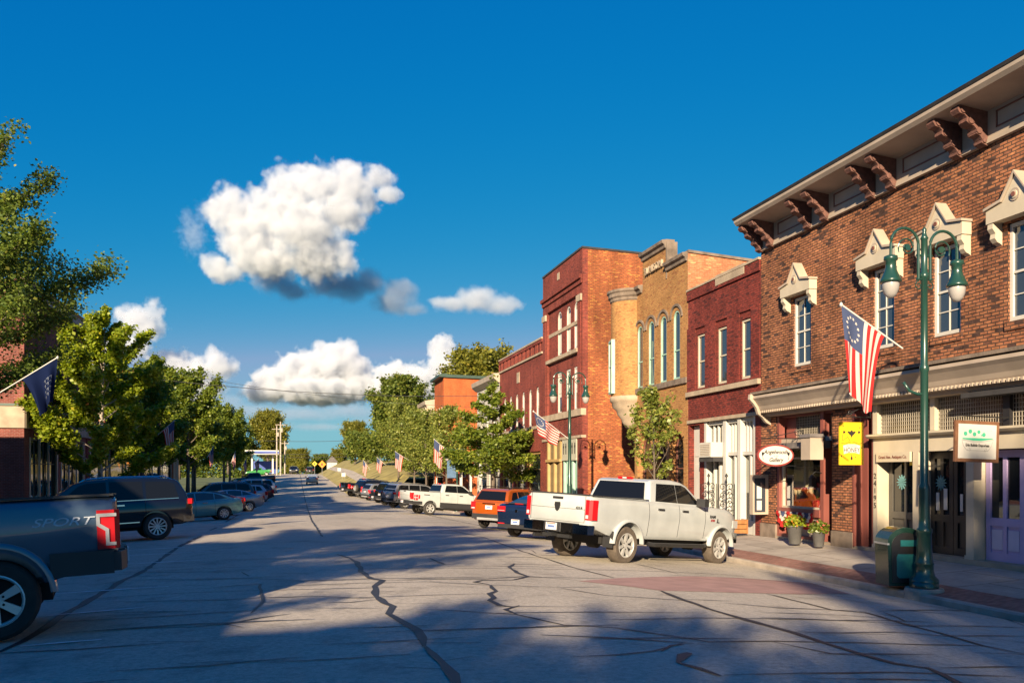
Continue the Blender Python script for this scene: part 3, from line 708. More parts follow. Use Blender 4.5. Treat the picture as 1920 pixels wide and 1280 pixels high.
def door(a0, a1, z0, z1, d, mat, par, glass=None, leaf=1, panel=None, pz=.45, glab='door'):
    m = MB(); w2 = (a1-a0)/leaf
    RF.box(m, a0, a1, z0, z1, d+.04, d+.09)
    m2 = MB()
    for k in range(leaf):
        x0, x1 = a0+k*w2, a0+(k+1)*w2
        for q in ((x0+.01,x0+.13,z0,z1),(x1-.13,x1-.01,z0,z1),(x0+.13,x1-.13,z0,z0+.2),(x0+.13,x1-.13,z1-.15,z1),(x0+.13,x1-.13,z0+.78,z0+.95),((x0+x1)/2-.05,(x0+x1)/2+.05,z0+.2,z1-.15)):
            RF.box(m, *q, d-.002*(q[0] == x0+.13), d+.042)
        for u, v in ((x0+.14,(x0+x1)/2-.055),((x0+x1)/2+.055,x1-.14)):
            m2.poly([RF(u,z0+.96,d+.036), RF(v,z0+.96,d+.036), RF(v,z1-.16,d+.036), RF(u,z1-.16,d+.036)])
            if panel: m.mat(1); RF.box(m, u+.02, v-.02, z0+.27, z0+.7, d+.018, d+.043); m.mat(0)
    o = kid(m, 'door', [mat, panel or mat], par)
    g = m2.build('door_glass', MAT['pane_dark'], o)
    k = MB(); k.lathe([(0,0),(.03,0),(.03,-.05),(0,-.055)], RF(a0+.09, z0+.95, d), 10, 'x'); k.build('door_knob', MAT['stone_dark'], o)
    return o
MAT['doorgrey'] = M('dark olive door paint', (.085, .078, .066), rough=.45, var=.1)
door(17.70, 18.96, -.35, 2.08, .33, MAT['doorgrey'], b1, leaf=1)
door(16.0, 17.46, -.35, 2.08, .33, MAT['black'], b1, leaf=2)
door(13.64, 15.74, -.35, 2.08, .30, MAT['lav'], b1, leaf=2, panel=MAT['lavlight'])
door(11.52, 13.38, -.35, 2.08, .30, MAT['lav'], b1, leaf=2, panel=MAT['lavlight'])
# brown entry between the brick pier and the cream pilaster
m = MB(); RF.box(m, 19.86, 19.95, -.4, 3.3, -.03, .5); RF.box(m, 19.14, 19.22, -.4, 3.3, .02, .5); RF.box(m, 19.22, 19.86, 2.05, 2.16, .3, .4)
RF.box(m, 19.62, 19.86, -.4, 3.3, .2, .52); kid(m, 'entry_frame', MAT['oxblood'], b1)
m = MB(); RF.box(m, 19.2, 19.64, -.4, 2.05, .48, .53); kid(m, 'entry_door', MAT['brownpaint'], b1)
m = MB(); m.poly([RF(19.2,2.16,.45), RF(19.9,2.16,.45), RF(19.9,3.3,.45), RF(19.2,3.3,.45)]); kid(m, 'transom_glass', MAT['pane_dark'], b1)
# art shop bay: oxblood surround, ledge canopy, display window, door recess
m = MB()
for q in ((23.62,23.74,-.4,3.36,.02,.55),(21.36,21.52,-.4,3.36,.05,.5),(20.9,20.96,-.4,3.36,.05,.8),(23.1,23.62,2.6,3.36,.28,.34),(21.60,21.75,2.6,3.36,.24,.36),(20.9,23.62,3.28,3.36,.1,.4),(21.52,23.62,.30,.52,.02,.34),(21.52,23.62,-.4,-.28,.02,.4),(23.1,23.2,-.3,.3,.06,.3),(21.52,21.62,-.3,.3,.06,.3)): RF.box(m, *q)
kid(m, 'shopfront_surround', MAT['oxblood'], b1)
m = MB(); RF.box(m, 20.96, 23.62, 2.5, 2.62, .1, .5); RF.box(m, 21.62, 23.1, -.28, .3, .12, .3); pieces(m, 'window_ledge', MAT['taupe'], b1)
m = MB(); m.prism([RF(21.1,2.5,.1), RF(21.1,2.46,-.42), RF(21.1,2.30,-.45), RF(21.1,2.28,.1)], (0, 2.4, 0)); kid(m, 'canopy', MAT['slate'], b1)
m = MB(); RF.box(m, 20.96, 21.36, -.4, 2.4, .7, .75); kid(m, 'entry_door', MAT['black'], b1)
m = MB(); 
for q in ((23.54,23.62,.52,2.5),(21.52,21.58,.52,2.5),(21.58,23.54,.52,.58),(21.58,23.54,2.0,2.05)): RF.box(m, *q, .12, .2)
dw = kid(m, 'display_window', MAT['cream'], b1)
m = MB(); m.poly([RF(21.58,.58,.16), RF(23.54,.58,.16), RF(23.54,2.5,.16), RF(21.58,2.5,.16)]); m.build('pane', MAT['shop_glass'], dw)
m = MB()   # inside of the display: floor, back wall
m.poly([RF(21.52,.56,.22), RF(23.62,.56,.22), RF(23.62,.56,1.6), RF(21.52,.56,1.6)]); m.poly([RF(21.52,.56,1.6), RF(23.62,.56,1.6), RF(23.62,3,1.6), RF(21.52,3,1.6)])
m.poly([RF(23.62,.5,.22), RF(23.62,.5,1.6), RF(23.62,3,1.6), RF(23.62,3,.22)]); m.poly([RF(21.5,.5,.22), RF(21.5,.5,1.6), RF(21.5,3,1.6), RF(21.5,3,.22)]); m.poly([RF(21.52,2.52,.22), RF(23.62,2.52,.22), RF(23.62,2.52,1.6), RF(21.52,2.52,1.6)])
kid(m, 'display_interior', MAT['interior'], b1)
MAT['drape'] = M('cream drape', (.62, .50, .30), rough=.9, var=.12, vs=4)
m = MB(); r_ = []
for i in range(25):
    x = 22.55+.04*i; r_.append((x, .25+.05*math.sin(i*1.3)))
m.rings([[RF(x, z, .5+d-.25) for x, d in r_] for z in (.7, 2.45)], closed=False); tag(kid(m, 'window_curtain', MAT['drape'], b1))
MAT['redobj'] = M('red painted wood', (.35, .03, .025), rough=.5, var=.2)
MAT['wood'] = M('varnished wood', (.30, .13, .045), rough=.45, var=.25, vs=8, streak=.5)
MAT['green'] = M('leaf green', (.16, .24, .03), rough=.7, var=.3, vs=14)
def ornament(name, label, m, mats, cat='ornament', group=None):
    return tag(m.build(name, mats), label, cat, group)
m = MB(); m.lathe([(0,0),(.16,.02),(.2,.14),(.12,.3),(.05,.36),(.09,.46),(.07,.56),(0,.58)], RF(22.75, .58, .35), 14); ornament('red_figurine', 'red carved figure displayed in the arts shop window', m, MAT['redobj'])
m = MB(); m.prism([RF(22.55,.6,.5), RF(22.3,.6,.5), RF(22.42,1.15,.62), RF(22.5,1.15,.62)], (.04, 0, 0)); m.box(*[FR+.45, FR+.6, 22.3, 22.55, .56, .62]); ornament('wooden_easel', 'small wooden easel leaning inside the arts shop window', m, MAT['wood'], 'easel')
m = MB(); m.lathe([(0,0),(.13,0),(.18,.14),(.15,.16),(0,.12)], RF(21.95, .58, .35), 14); m.mat(1)
rnd = random.Random(3)
for i in range(40):
    a = rnd.uniform(0, 6.28); e = rnd.uniform(.05, .22); c = Vector(RF(21.95, .74, .35)); t = Vector((math.cos(a)*e, math.sin(a)*e, rnd.uniform(.02, .2))); n = Vector((-math.sin(a), math.cos(a), 0))*.025
    m.poly([c+t*.3-n, c+t, c+t*.3+n])
ornament('display_plant', 'potted green plant standing inside the arts shop window', m, [MAT['wood'], MAT['green']], 'plant')

# ---- dark red brick building with white shopfront
b2 = thing('red_brick_building', 'low dark red brick building with white painted shopfront frames', 'building', (FR, 27, -.5))
S0, S1 = 24.66, 29.91
w2 = [(28.52,29.16),(26.88,27.56),(25.27,25.9)]
m = MB(); wall(m, RF, S0, S1, 3.5, 8.45, [(a, b, 4.7, 6.7) for a, b in w2], .22)
wall(m, RF, S0, S1, -.7, 3.5, [(25.0, 28.62, -.7, 3.44), (28.95, 29.83, -.7, 3.36)], .5)
shell(m, FR, 28, S0, S1, -1, 8.45)
for a, b in ((S0, 25.2), (25.98, 26.8), (27.64, 28.44), (29.24, S1)): RF.box(m, a, b, 4.62, 6.95, -.05, .01)
RF.box(m, S0, S1, 6.95, 7.03, -.052, .01); RF.box(m, S0, S1, 8.1, 8.45, -.06, .01)
kid(m, 'brick_wall', MAT['brick_red'], b2)
m = MB(); RF.box(m, S0, S1, 4.45, 4.62, -.12, .05); RF.box(m, S0, S1, 8.45, 8.52, -.09, .3); RF.box(m, 25.6, 27.6, 8.2, 8.56, -.075, .2); RF.box(m, S0, S1, 3.44, 3.56, -.06, .2); pieces(m, 'stone_trim', MAT['stone'], b2)
m = MB(); m.poly([(FR, S0, 8.4), (FR, S1, 8.4), (28, S1, 8.0), (28, S0, 8.0)]); kid(m, 'roof', MAT['roofdark'], b2)
for a, b in w2: adopt(sash(RF, a, b, 4.72, 6.68, None, d=.07, fw=.065, grid=(1, 1), mat=MAT['cream']), b2)
m = MB(); RF.box(m, 28.97, 29.81, -.5, 3.34, .2, .26)
for z0, z1 in ((-.3,.5),(.6,1.9),(2.2,3.2)): RF.box(m, 29.1, 29.68, z0, z1, .18, .21)
kid(m, 'side_door', MAT['white'], b2)
m = MB()
for a, b in ((28.46,28.62),(27.0,27.2),(26.0,26.2),(25.0,25.16)): RF.box(m, a, b, -.5, 3.44, .02, .42)
for a, b, z0, z1 in ((25.16,28.46,3.3,3.44),(25.16,28.46,2.18,2.3),(25.16,26.0,-.5,.0),(26.2,27.0,-.5,-.32),(27.2,28.46,-.5,-.2)): RF.box(m, a, b, z0, z1, .1, .34)
for x in (27.52,27.84,28.16,26.42,26.62,26.82,25.42,25.62,25.82): RF.box(m, x-.03, x+.03, 2.3, 3.3, .16, .26)
for x in (27.7, 28.1, 26.6, 25.55): RF.box(m, x-.04, x+.04, -.3, 2.18, .14, .26)
sf = kid(m, 'white_shopfront', MAT['white'], b2)
m = MB(); m.poly([RF(25.1,-.4,.24), RF(28.5,-.4,.24), RF(28.5,3.4,.24), RF(25.1,3.4,.24)]); m.build('pane', MAT['shop_glass'], sf)
m = MB()
for q in [[RF(25,-.3,.5),RF(28.62,-.3,.5),RF(28.62,-.3,2.6),RF(25,-.3,2.6)], [RF(25,-.3,2.6),RF(28.62,-.3,2.6),RF(28.62,3.44,2.6),RF(25,3.44,2.6)], [RF(25,-.3,.5),RF(25,-.3,2.6),RF(25,3.44,2.6),RF(25,3.44,.5)], [RF(28.62,-.3,.5),RF(28.62,-.3,2.6),RF(28.62,3.44,2.6),RF(28.62,3.44,.5)], [RF(25,3.44,.5),RF(28.62,3.44,.5),RF(28.62,3.44,2.6),RF(25,3.44,2.6)]]: m.poly(q)
kid(m, 'shop_interior', MAT['interior'], b2)
m = MB(); RF.box(m, 27.3, 28.4, 1.98, 2.12, -.3, .2); kid(m, 'shelf', MAT['roofdark'], b2)
m = MB(); RF.box(m, 27.42, 28.3, 2.14, 2.66, -.34, .22); m.mat(1)
for j in range(7): RF.box(m, 27.5, 28.22, 2.2+.06*j, 2.225+.06*j, -.352, -.33)
m2 = MB(); tag(m.build('window_air_conditioner', [MAT['white'], MAT['taupe']]), 'white window air conditioner above the white shopfront shelf', 'air conditioner')
# cast iron scroll fence pieces behind the shop window
def scroll(m, c, r, turns=1.2, rad=.014, ax='y', n=18, flip=1, d0=0):
    pts = []
    for i in range(n+1):
        t = i/n; a = turns*2*math.pi*t*flip+d0; q = r*(1-.75*t)
        if ax == 'y': pts.append((c[0]+q*math.cos(a), c[1], c[2]+q*math.sin(a)))
        else: pts.append((c[0], c[1]+q*math.cos(a), c[2]+q*math.sin(a)))
    m.tube(pts, rad, 6)
for k, x in enumerate((27.75, 26.45)):
    m = MB(); cx = FR-.25
    for zz in (.5, .8, 1.1):
        scroll(m, (cx-.14, x, zz), .13); scroll(m, (cx+.14, x, zz), .13, flip=-1, d0=math.pi)
    m.tube([(cx, x, -.5), (cx, x, 1.45)], .02, 6); m.tube([(cx-.3, x, .3), (cx+.3, x, .3)], .015, 6); m.tube([(cx-.3, x, -.5), (cx-.3, x, 1.2)], .015, 6); m.tube([(cx+.3, x, -.5), (cx+.3, x, 1.2)], .015, 6); m.lathe([(0,0),(.05,.03),(.05,.07),(0,.16)], (cx, x, 1.42), 8)
    ornament('iron_trellis', ['black scrolled iron trellis nearer the shop side door', 'black scrolled iron trellis below the white window middle post'][k], m, MAT['iron'], 'trellis', 'iron trellises by the white shopfront')

# ---- tan brick building with round corner oriel
b3 = thing('tan_brick_building', 'tan yellow brick building with arched mint windows and round corner oriel', 'building', (FR, 32.5, -.6))
S0, S1 = 29.93, 35.2
w3 = [(34.3,34.9),(33.08,33.68),(31.86,32.46),(30.62,31.22)]
m = MB(); wall(m, RF, S0, S1, 3.9, 9.45, [(a, b, 5.25, 7.95, 'arch') for a, b in w3], .3)
wall(m, RF, S0, S1, -.8, 3.9, [(33.4, 34.9, -.8, 3.3, 'arch'), (31.9, 33.1, -.8, 3.3, 'arch'), (30.3, 31.6, -.8, 3.2, 'arch')], .4)
wall(m, RF, 31.85, 34.3, 9.45, 10.72, [], .2); RF.box(m, 31.85, 34.3, 9.45, 10.72, .001, .4)
wall(m, RF, S0, 31.85, 9.45, 9.75); RF.box(m, S0+.03, 31.85, 9.45, 9.75, .001, .4)
m.poly([(FR,S1,-1),(29,S1,-1),(29,S1,8.6),(FR,S1,9.45)]); m.poly([(29,S0,-1),(29,S1,-1),(29,S1,8.6),(29,S0,8.6)])
m.poly([(FR,S1,9.4),(29,S1,8.6),(29,S0,8.6),(FR,S0,9.4)])
m.mat(1)
for a, b in w3:      # hood rings over the arches
    c = (a+b)/2; n = 14
    for k in range(n):
        t0, t1 = math.pi*k/n, math.pi*(k+1)/n
        q = [(c-.56*math.cos(t), 7.65+.56*math.sin(t)) for t in (t0, t1)]+[(c-.47*math.cos(t), 7.65+.47*math.sin(t)) for t in (t1, t0)]
        m.prism([RF(x, z, -.06) for x, z in q], (.07, 0, 0))
m.mat(0)
for k, c in enumerate((33.9, 32.6)): pass
# the round oriel
tc_ = (FR+.12, 35.85); rings = []
for z, r in ((4.98,.92),(9.2,.92)): rings.append([(tc_[0]+r*math.cos(2*math.pi*k/28), tc_[1]+r*math.sin(2*math.pi*k/28), z) for k in range(28)])
m.smooth = True; b_ = [p for q in rings for p in q]; m.add(b_, [(k, (k+1) % 28, 28+(k+1) % 28, 28+k) for k in range(28)], [[(k*.3, 4.98), ((k+1)*.3, 4.98), ((k+1)*.3, 9.2), (k*.3, 9.2)] for k in range(28)]); m.smooth = False
kid(m, 'brick_wall', [MAT['brick_tan'], MAT['stone_dark']], b3)
m = MB(); m.smooth = True
m.lathe([(.0,3.55),(.28,3.6),(.43,3.85),(.46,3.95),(.65,4.2),(.68,4.35),(.86,4.5),(.9,4.72),(.97,4.76),(.98,4.96),(.91,4.99)], (tc_[0], tc_[1], 0), 28); kid(m, 'oriel_corbel', MAT['stone'], b3)
m = MB(); m.lathe([(.92,9.15),(.97,9.2),(.98,9.3),(1.05,9.36),(1.05,9.5),(1.11,9.56),(1.11,9.66),(.0,9.7)], (tc_[0], tc_[1], 0), 28)
prc = [(0,-.28),(-.08,-.26),(-.1,-.14),(-.2,-.08),(-.22,.04),(0,.08)]
for a0, a1, z in ((34.35,S1,9.62),(S0+.03,31.8,9.95),(31.85,34.3,10.92)): m.prism([RF(a0, z+q, d) for d, q in prc]+[RF(a0, z+.08, .35), RF(a0, z-.28, .35)], (0, a1-a0, 0))
RF.box(m, S0+.02, S1, 5.02, 5.24, -.09, .05); RF.box(m, 31.8, 31.88, 9.4, 10.9, -.03, .45)
pieces(m, 'cornice', MAT['stone_dark'], b3)
for a, b in w3: adopt(sash(RF, a, b, 5.26, 7.94, None, d=.05, fw=.055, mat=MAT['mint'], arch=True, meet=.42), b3)
for a, b, zt in ((33.4,34.9,3.3),(31.9,33.1,3.3),(30.3,31.6,3.2)): adopt(sash(RF, a, b, -.6, zt, None, d=.3, fw=.1, mat=MAT['brownpaint'], arch=True, meet=.62, pane=MAT['pane_dark'], name='arched_door'), b3)
wo = MB(); a = R(168); cx, cy = tc_[0]+.92*math.cos(a), tc_[1]+.92*math.sin(a)
T = Matrix.Translation((cx, cy, 0)) @ Matrix.Rotation(a, 4, 'Z')
for x0, x1, y0, y1, z0, z1 in ((-.1,.06,-.42,-.34,5.1,7.5),(-.1,.06,.34,.42,5.1,7.5),(-.1,.06,-.34,.34,5.1,5.2),(-.1,.06,-.34,.34,7.4,7.5),(-.1,.04,-.34,.34,6.3,6.36)):
    b_ = len(wo.v); wo.box(x0,x1,y0,y1,z0,z1)
    for i in range(b_, len(wo.v)): wo.v[i] = tuple(T @ Vector(wo.v[i]))
ow = kid(wo, 'oriel_window', MAT['mint'], b3); g = MB(); g.poly([tuple(T @ Vector(p)) for p in ((.02,-.34,5.2),(.02,.34,5.2),(.02,.34,7.4),(.02,-.34,7.4))]); g.build('pane', MAT['pane'], ow)
m = MB(); m.poly([(FR+.0,S0,-1),(29,S0,-1),(29,S0,8.7),(24,S0,9.3),(FR,S0,9.98)]); m.mat(1)
m.prism([(FR,S0-.06,9.98),(24,S0-.06,9.3),(29,S0-.06,8.7),(29,S0-.06,8.8),(24,S0-.06,9.4),(FR,S0-.06,10.08)], (0, .4, 0)); m.mat(0)
kid(m, 'side_wall', [MAT['brick_pink'], MAT['stone_dark']], b3)
nm = text_mesh('name_stone', 'TUNISON', .42, MAT['stone'], b3, (0, 0, 0), (0, 0, 0), extrude=.05)
nm.location = (FR-.06, 33.05, 10.1); nm.rotation_euler = (R(90), 0, R(-90)); nm.matrix_parent_inverse = Matrix.Translation(-b3.location)

# ---- three storey crimson building
b4 = thing('three_storey_building', 'tall three storey crimson brick building with orange side wall', 'building', (FR, 46, -.8))
S0, S1 = 42.3, 49.65
w4 = [(46.35,47.1),(44.7,45.45),(43.35,44.1)]
P4 = Pl('L', FR+.14, 1)
m = MB(); wall(m, P4, 43.15, 48.8, 4.6, 11.1, [(a, b, 8.22, 10.8, 'arch') for a, b in w4]+[(a, b, 4.95, 7.3) for a, b in w4], .2)
RF.box(m, S0, 43.15, -1, 11.05, 0, .3); RF.box(m, 48.8, S1, -1, 11.05, 0, .3); RF.box(m, S0, S1, 11.05, 13.3, 0, .3)
RF.box(m, 43.15, 48.8, 3.55, 4.6, .02, .3); RF.box(m, 45.7, 46.0, -1, 3.55, .05, .3)
RF.box(m, S0, S1, 11.5, 11.75, -.08, .01); RF.box(m, S0, S1, 11.75, 11.95, -.18, .01)
for a, b in ((42.5, 42.95), (48.95, 49.5)): RF.box(m, a, b, 4.7, 10.6, -.05, .01)
m.poly([(FR,S1,-1),(34,S1,-1),(34,S1,12.6),(FR,S1,13.3)]); m.poly([(34,S0,-1),(34,S1,-1),(34,S1,12.6),(34,S0,12.6)])
kid(m, 'brick_wall', MAT['brick_crimson'], b4)
m = MB(); m.poly([(FR+.3,S0,-1),(34,S0,-1),(34,S0,12.6),(FR+.3,S0,13.3)]); kid(m, 'side_wall', MAT['brick_orange'], b4)
m = MB(); m.prism([(FR-.03,S0-.05,13.3),(34,S0-.05,12.6),(34,S0-.05,12.7),(FR-.03,S0-.05,13.4)], (0, .35, 0)); RF.box(m, S0+.3, S1, 13.3, 13.4, -.05, .35); m.poly([(FR,S1,13.2),(34,S1,12.5),(34,S0,12.5),(FR,S0,13.2)])
kid(m, 'coping', MAT['roofdark'], b4)
m = MB(); RF.box(m, 43.1, 48.9, 8.0, 8.2, -.06, .2); RF.box(m, S0-.012, S1, 4.6, 4.95, -.08, .2); RF.box(m, S0-.012, S1, 3.42, 3.56, -.07, .2)
for a, b in ((42.35,43.1),(48.85,49.6)): RF.box(m, a, b, 10.6, 10.95, -.1, .05)
RF.box(m, 46.3, 46.7, 12.55, 12.95, -.02, .05)
RF.box(m, 43.2, 48.8, 9.55, 9.75, .11, .2)
pieces(m, 'stone_trim', MAT['stone'], b4)
for a, b in w4:
    adopt(sash(P4, a, b, 8.23, 10.78, None, d=.06, fw=.09, arch=True, blind=.93), b4); adopt(sash(P4, a, b, 4.96, 7.28, None, d=.06, fw=.09, blind=.6), b4)
m = MB(); RF.box(m, 43.2, 45.7, 2.35, 3.42, -.03, .12); RF.box(m, 43.15, 45.72, 2.25, 2.35, -.08, .12); m.mat(1)
for x in (45.4, 45.0, 43.9, 43.45): RF.box(m, x-.05, x+.05, 2.6, 3.2, -.045, -.03); m.lathe([(0,0),(.09,0),(.09,-.02),(0,-.02)], RF(x, 3.0, -.03), 8, 'x')
kid(m, 'shop_fascia', [M('sage sign board', (.40, .38, .29), var=.1), MAT['black']], b4)
m = MB()
for x in (43.25, 44.0, 44.9, 45.5): RF.box(m, x-.1, x+.1, -1, 2.25, .0, .2)
pieces(m, 'shopfront_post', MAT['mint'], b4)
m = MB()
for x in (46.2, 47.4, 48.7): RF.box(m, x-.12, x+.12, -1, 3.4, .0, .2)
RF.box(m, 46.0, 48.8, 2.2, 2.35, -.1, .2); kid(m, 'mustard_shopfront', MAT['gold'], b4)
m = MB(); m.poly([RF(43.1,-1,.15), RF(48.8,-1,.15), RF(48.8,3.42,.15), RF(43.1,3.42,.15)]); kid(m, 'shop_glass', MAT['pane_dark'], b4)

# ---- two storey crimson hall beyond
b5 = thing('brick_hall_building', 'two storey dark red hall with panelled parapet and tall white windows', 'building', (FR, 55, -.9))
S0, S1 = 49.67, 60.95
w5 = [(a, a+.7) for a in (50.5, 52.2, 53.9, 55.6, 57.3, 59.0)]
m = MB(); wall(m, RF, S0, S1, 3.4, 9.7, [(a, b, 4.5, 6.9, 'arch') for a, b in w5], .2)
wall(m, RF, S0, S1, -1.2, 3.4, [(50.2, 53.2, -1.2, 2.9), (53.8, 56.5, -1.2, 2.9), (57.2, 60.4, -1.2, 2.9)], .3); shell(m, FR, 30, S0, S1, -1.2, 9.7)
for i in range(11): a = S0+.3+i*1.02; RF.box(m, a+.12, a+.2, 8.95, 9.55, -.05, .01); RF.box(m, a+.8, a+.9, 8.95, 9.55, -.05, .01)
RF.box(m, S0, S1, 9.5, 9.7, -.07, .01); kid(m, 'brick_wall', MAT['brick_crimson'], b5)
m = MB(); RF.box(m, S0, S1, 9.7, 9.8, -.1, .3); RF.box(m, S0, S1, 8.8, 8.92, -.09, .1); RF.box(m, 55.2, 55.9, 7.6, 8.3, -.03, .05); RF.box(m, S0, S1, 4.3, 4.48, -.07, .1); pieces(m, 'stone_trim', MAT['stone'], b5)
m = MB(); m.poly([(FR,S0,9.6),(FR,S1,9.6),(30,S1,9.3),(30,S0,9.3)]); kid(m, 'roof', MAT['roofdark'], b5)
for a, b in w5: adopt(sash(RF, a, b, 4.52, 6.88, None, d=.08, fw=.1, arch=True, blind=.55), b5)
for a, b in ((50.2,53.2),(53.8,56.5),(57.2,60.4)): adopt(sash(RF, a, b, -1, 2.88, None, d=.15, fw=.14, mat=MAT['gold'], pane=MAT['pane_dark'], meet=.72, name='shop_window'), b5)

# ---- white clapboard shop, then the rust brick block and the stone fronted one
b6 = thing('clapboard_building', 'white clapboard building with grey shed porch behind the street trees', 'building', (FR, 64.5, -1))
S0, S1 = 61.0, 69.0
w6 = [(62.2,63.0),(64.4,65.2),(66.6,67.4)]
m = MB(); wall(m, RF, S0, S1, -1.3, 8.2, [(a, b, 4.2, 6.0) for a, b in w6]+[(61.6,64.4,-1.3,2.0),(65.4,68.4,-1.3,2.0)], .15); shell(m, FR, 28, S0, S1, -1.3, 8.2); kid(m, 'clapboard_wall', MAT['siding'], b6)
m = MB(); m.prism([RF(S0-.1,8.2,.2),RF(S0-.1,8.2,-.1),RF(S0-.1,8.5,-.45),RF(S0-.1,8.85,-.5),RF(S0-.1,8.9,.2)], (0, S1-S0+.2, 0)); m.poly([(FR,S0,8.4),(FR,S1,8.4),(28,S1,8.0),(28,S0,8.0)]); kid(m, 'cornice', MAT['taupe'], b6)
m = MB(); m.prism([RF(S0,3.4,0),RF(S0,3.0,-1.6),RF(S0,2.88,-1.6),RF(S0,3.2,0)], (0, 8, 0)); kid(m, 'porch_roof', MAT['slate'], b6)
m = MB()
for a in (61.1, 64.9, 68.8): RF.box(m, a-.1, a+.1, -1.2, 2.95, -1.5, -1.3)
RF.box(m, 61, 69, 2.72, 2.88, -1.55, -1.3); pieces(m, 'porch_post', MAT['white'], b6)
for a, b in w6: adopt(sash(RF, a, b, 4.2, 6.0, None, d=.06, fw=.08), b6)
for a, b in ((61.6,64.4),(65.4,68.4)): adopt(sash(RF, a, b, -1.1, 2.0, None, d=.08, fw=.1, pane=MAT['pane_dark'], name='shop_window', meet=.75), b6)

b7 = thing('rust_brick_building', 'bright rust orange brick building with blank side wall and dark green eave', 'building', (FR, 88, -1))
S0, S1 = 85.5, 91.3
w7 = [(86.3,87.1),(88.0,88.8),(89.7,90.5)]
m = MB(); wall(m, RF, S0, S1, -1.5, 11.2, [(a, b, 6.2, 8.4) for a, b in w7]+[(86,90.8,-1.5,2.2)], .2); shell(m, FR, 32, S0, S1, -1.5, 11.2, zback=10.9); kid(m, 'brick_wall', MAT['brick_rust'], b7)
MAT['darkgreen'] = M('dark green paint', (.03, .06, .045), rough=.5, var=.15)
m = MB(); m.prism([RF(S0-.25,11.2,.3),RF(S0-.25,11.25,-.5),RF(S0-.25,11.5,-.5),RF(S0-.25,11.6,.3)], (0, S1-S0+.3, 0)); m.prism([(FR+.3,S0-.25,11.2),(32,S0-.25,10.9),(32,S0-.25,11.15),(FR+.3,S0-.25,11.5)], (0, .4, 0)); kid(m, 'eave', MAT['darkgreen'], b7)
for a, b in w7: adopt(sash(RF, a, b, 6.2, 8.4, None, d=.1, fw=.08), b7)
adopt(sash(RF, 86, 90.8, -1.4, 2.2, None, d=.1, fw=.12, pane=MAT['pane_dark'], name='shop_window', meet=.7), b7)
for i, (a, z) in enumerate(((16.2, 2.2), (17.6, 2.2), (19.4, 2.3))):
    PS_ = Pl('S', S0-.05, 1); adopt(sash(PS_, a, a+.55, z-1.1, z+.5, None, d=-.02, fw=.07, mat=MAT['cream'], pane=MAT['pane_dark']), b7)

b8 = thing('stone_front_building', 'beige stone fronted building with heavy bracketed cornice past the rust block', 'building', (FR, 95, -1))
S0, S1 = 91.4, 97.5
m = MB(); wall(m, RF, S0, S1, -1.5, 8.2, [(a, a+.8, 4.6, 6.6) for a in (92.4, 94.2, 96.0)]+[(92, 97, -1.5, 2)], .2); shell(m, FR, 28, S0, S1, -1.5, 8.2); kid(m, 'stone_wall', MAT['stone'], b8)
m = MB(); m.prism([RF(S0,8.2,.2),RF(S0,8.2,-.2),RF(S0,8.9,-1.0),RF(S0,9.3,-1.05),RF(S0,9.5,.2)], (0, S1-S0, 0))
for a in (91.6, 93.0, 94.4, 95.8, 97.2): m.prism([RF(a-.12,8.3,0),RF(a-.12,8.8,-.85),RF(a-.12,8.5,-.8),RF(a-.12,7.7,-.15),RF(a-.12,7.6,0)], (0, .24, 0))
kid(m, 'cornice', MAT['taupe'], b8)
for a in (92.4, 94.2, 96.0): adopt(sash(RF, a, a+.8, 4.6, 6.6, None, d=.1, fw=.08), b8)
adopt(sash(RF, 92, 97, -1.4, 2, None, d=.1, fw=.12, pane=MAT['pane_dark'], name='shop_window', meet=.7), b8)

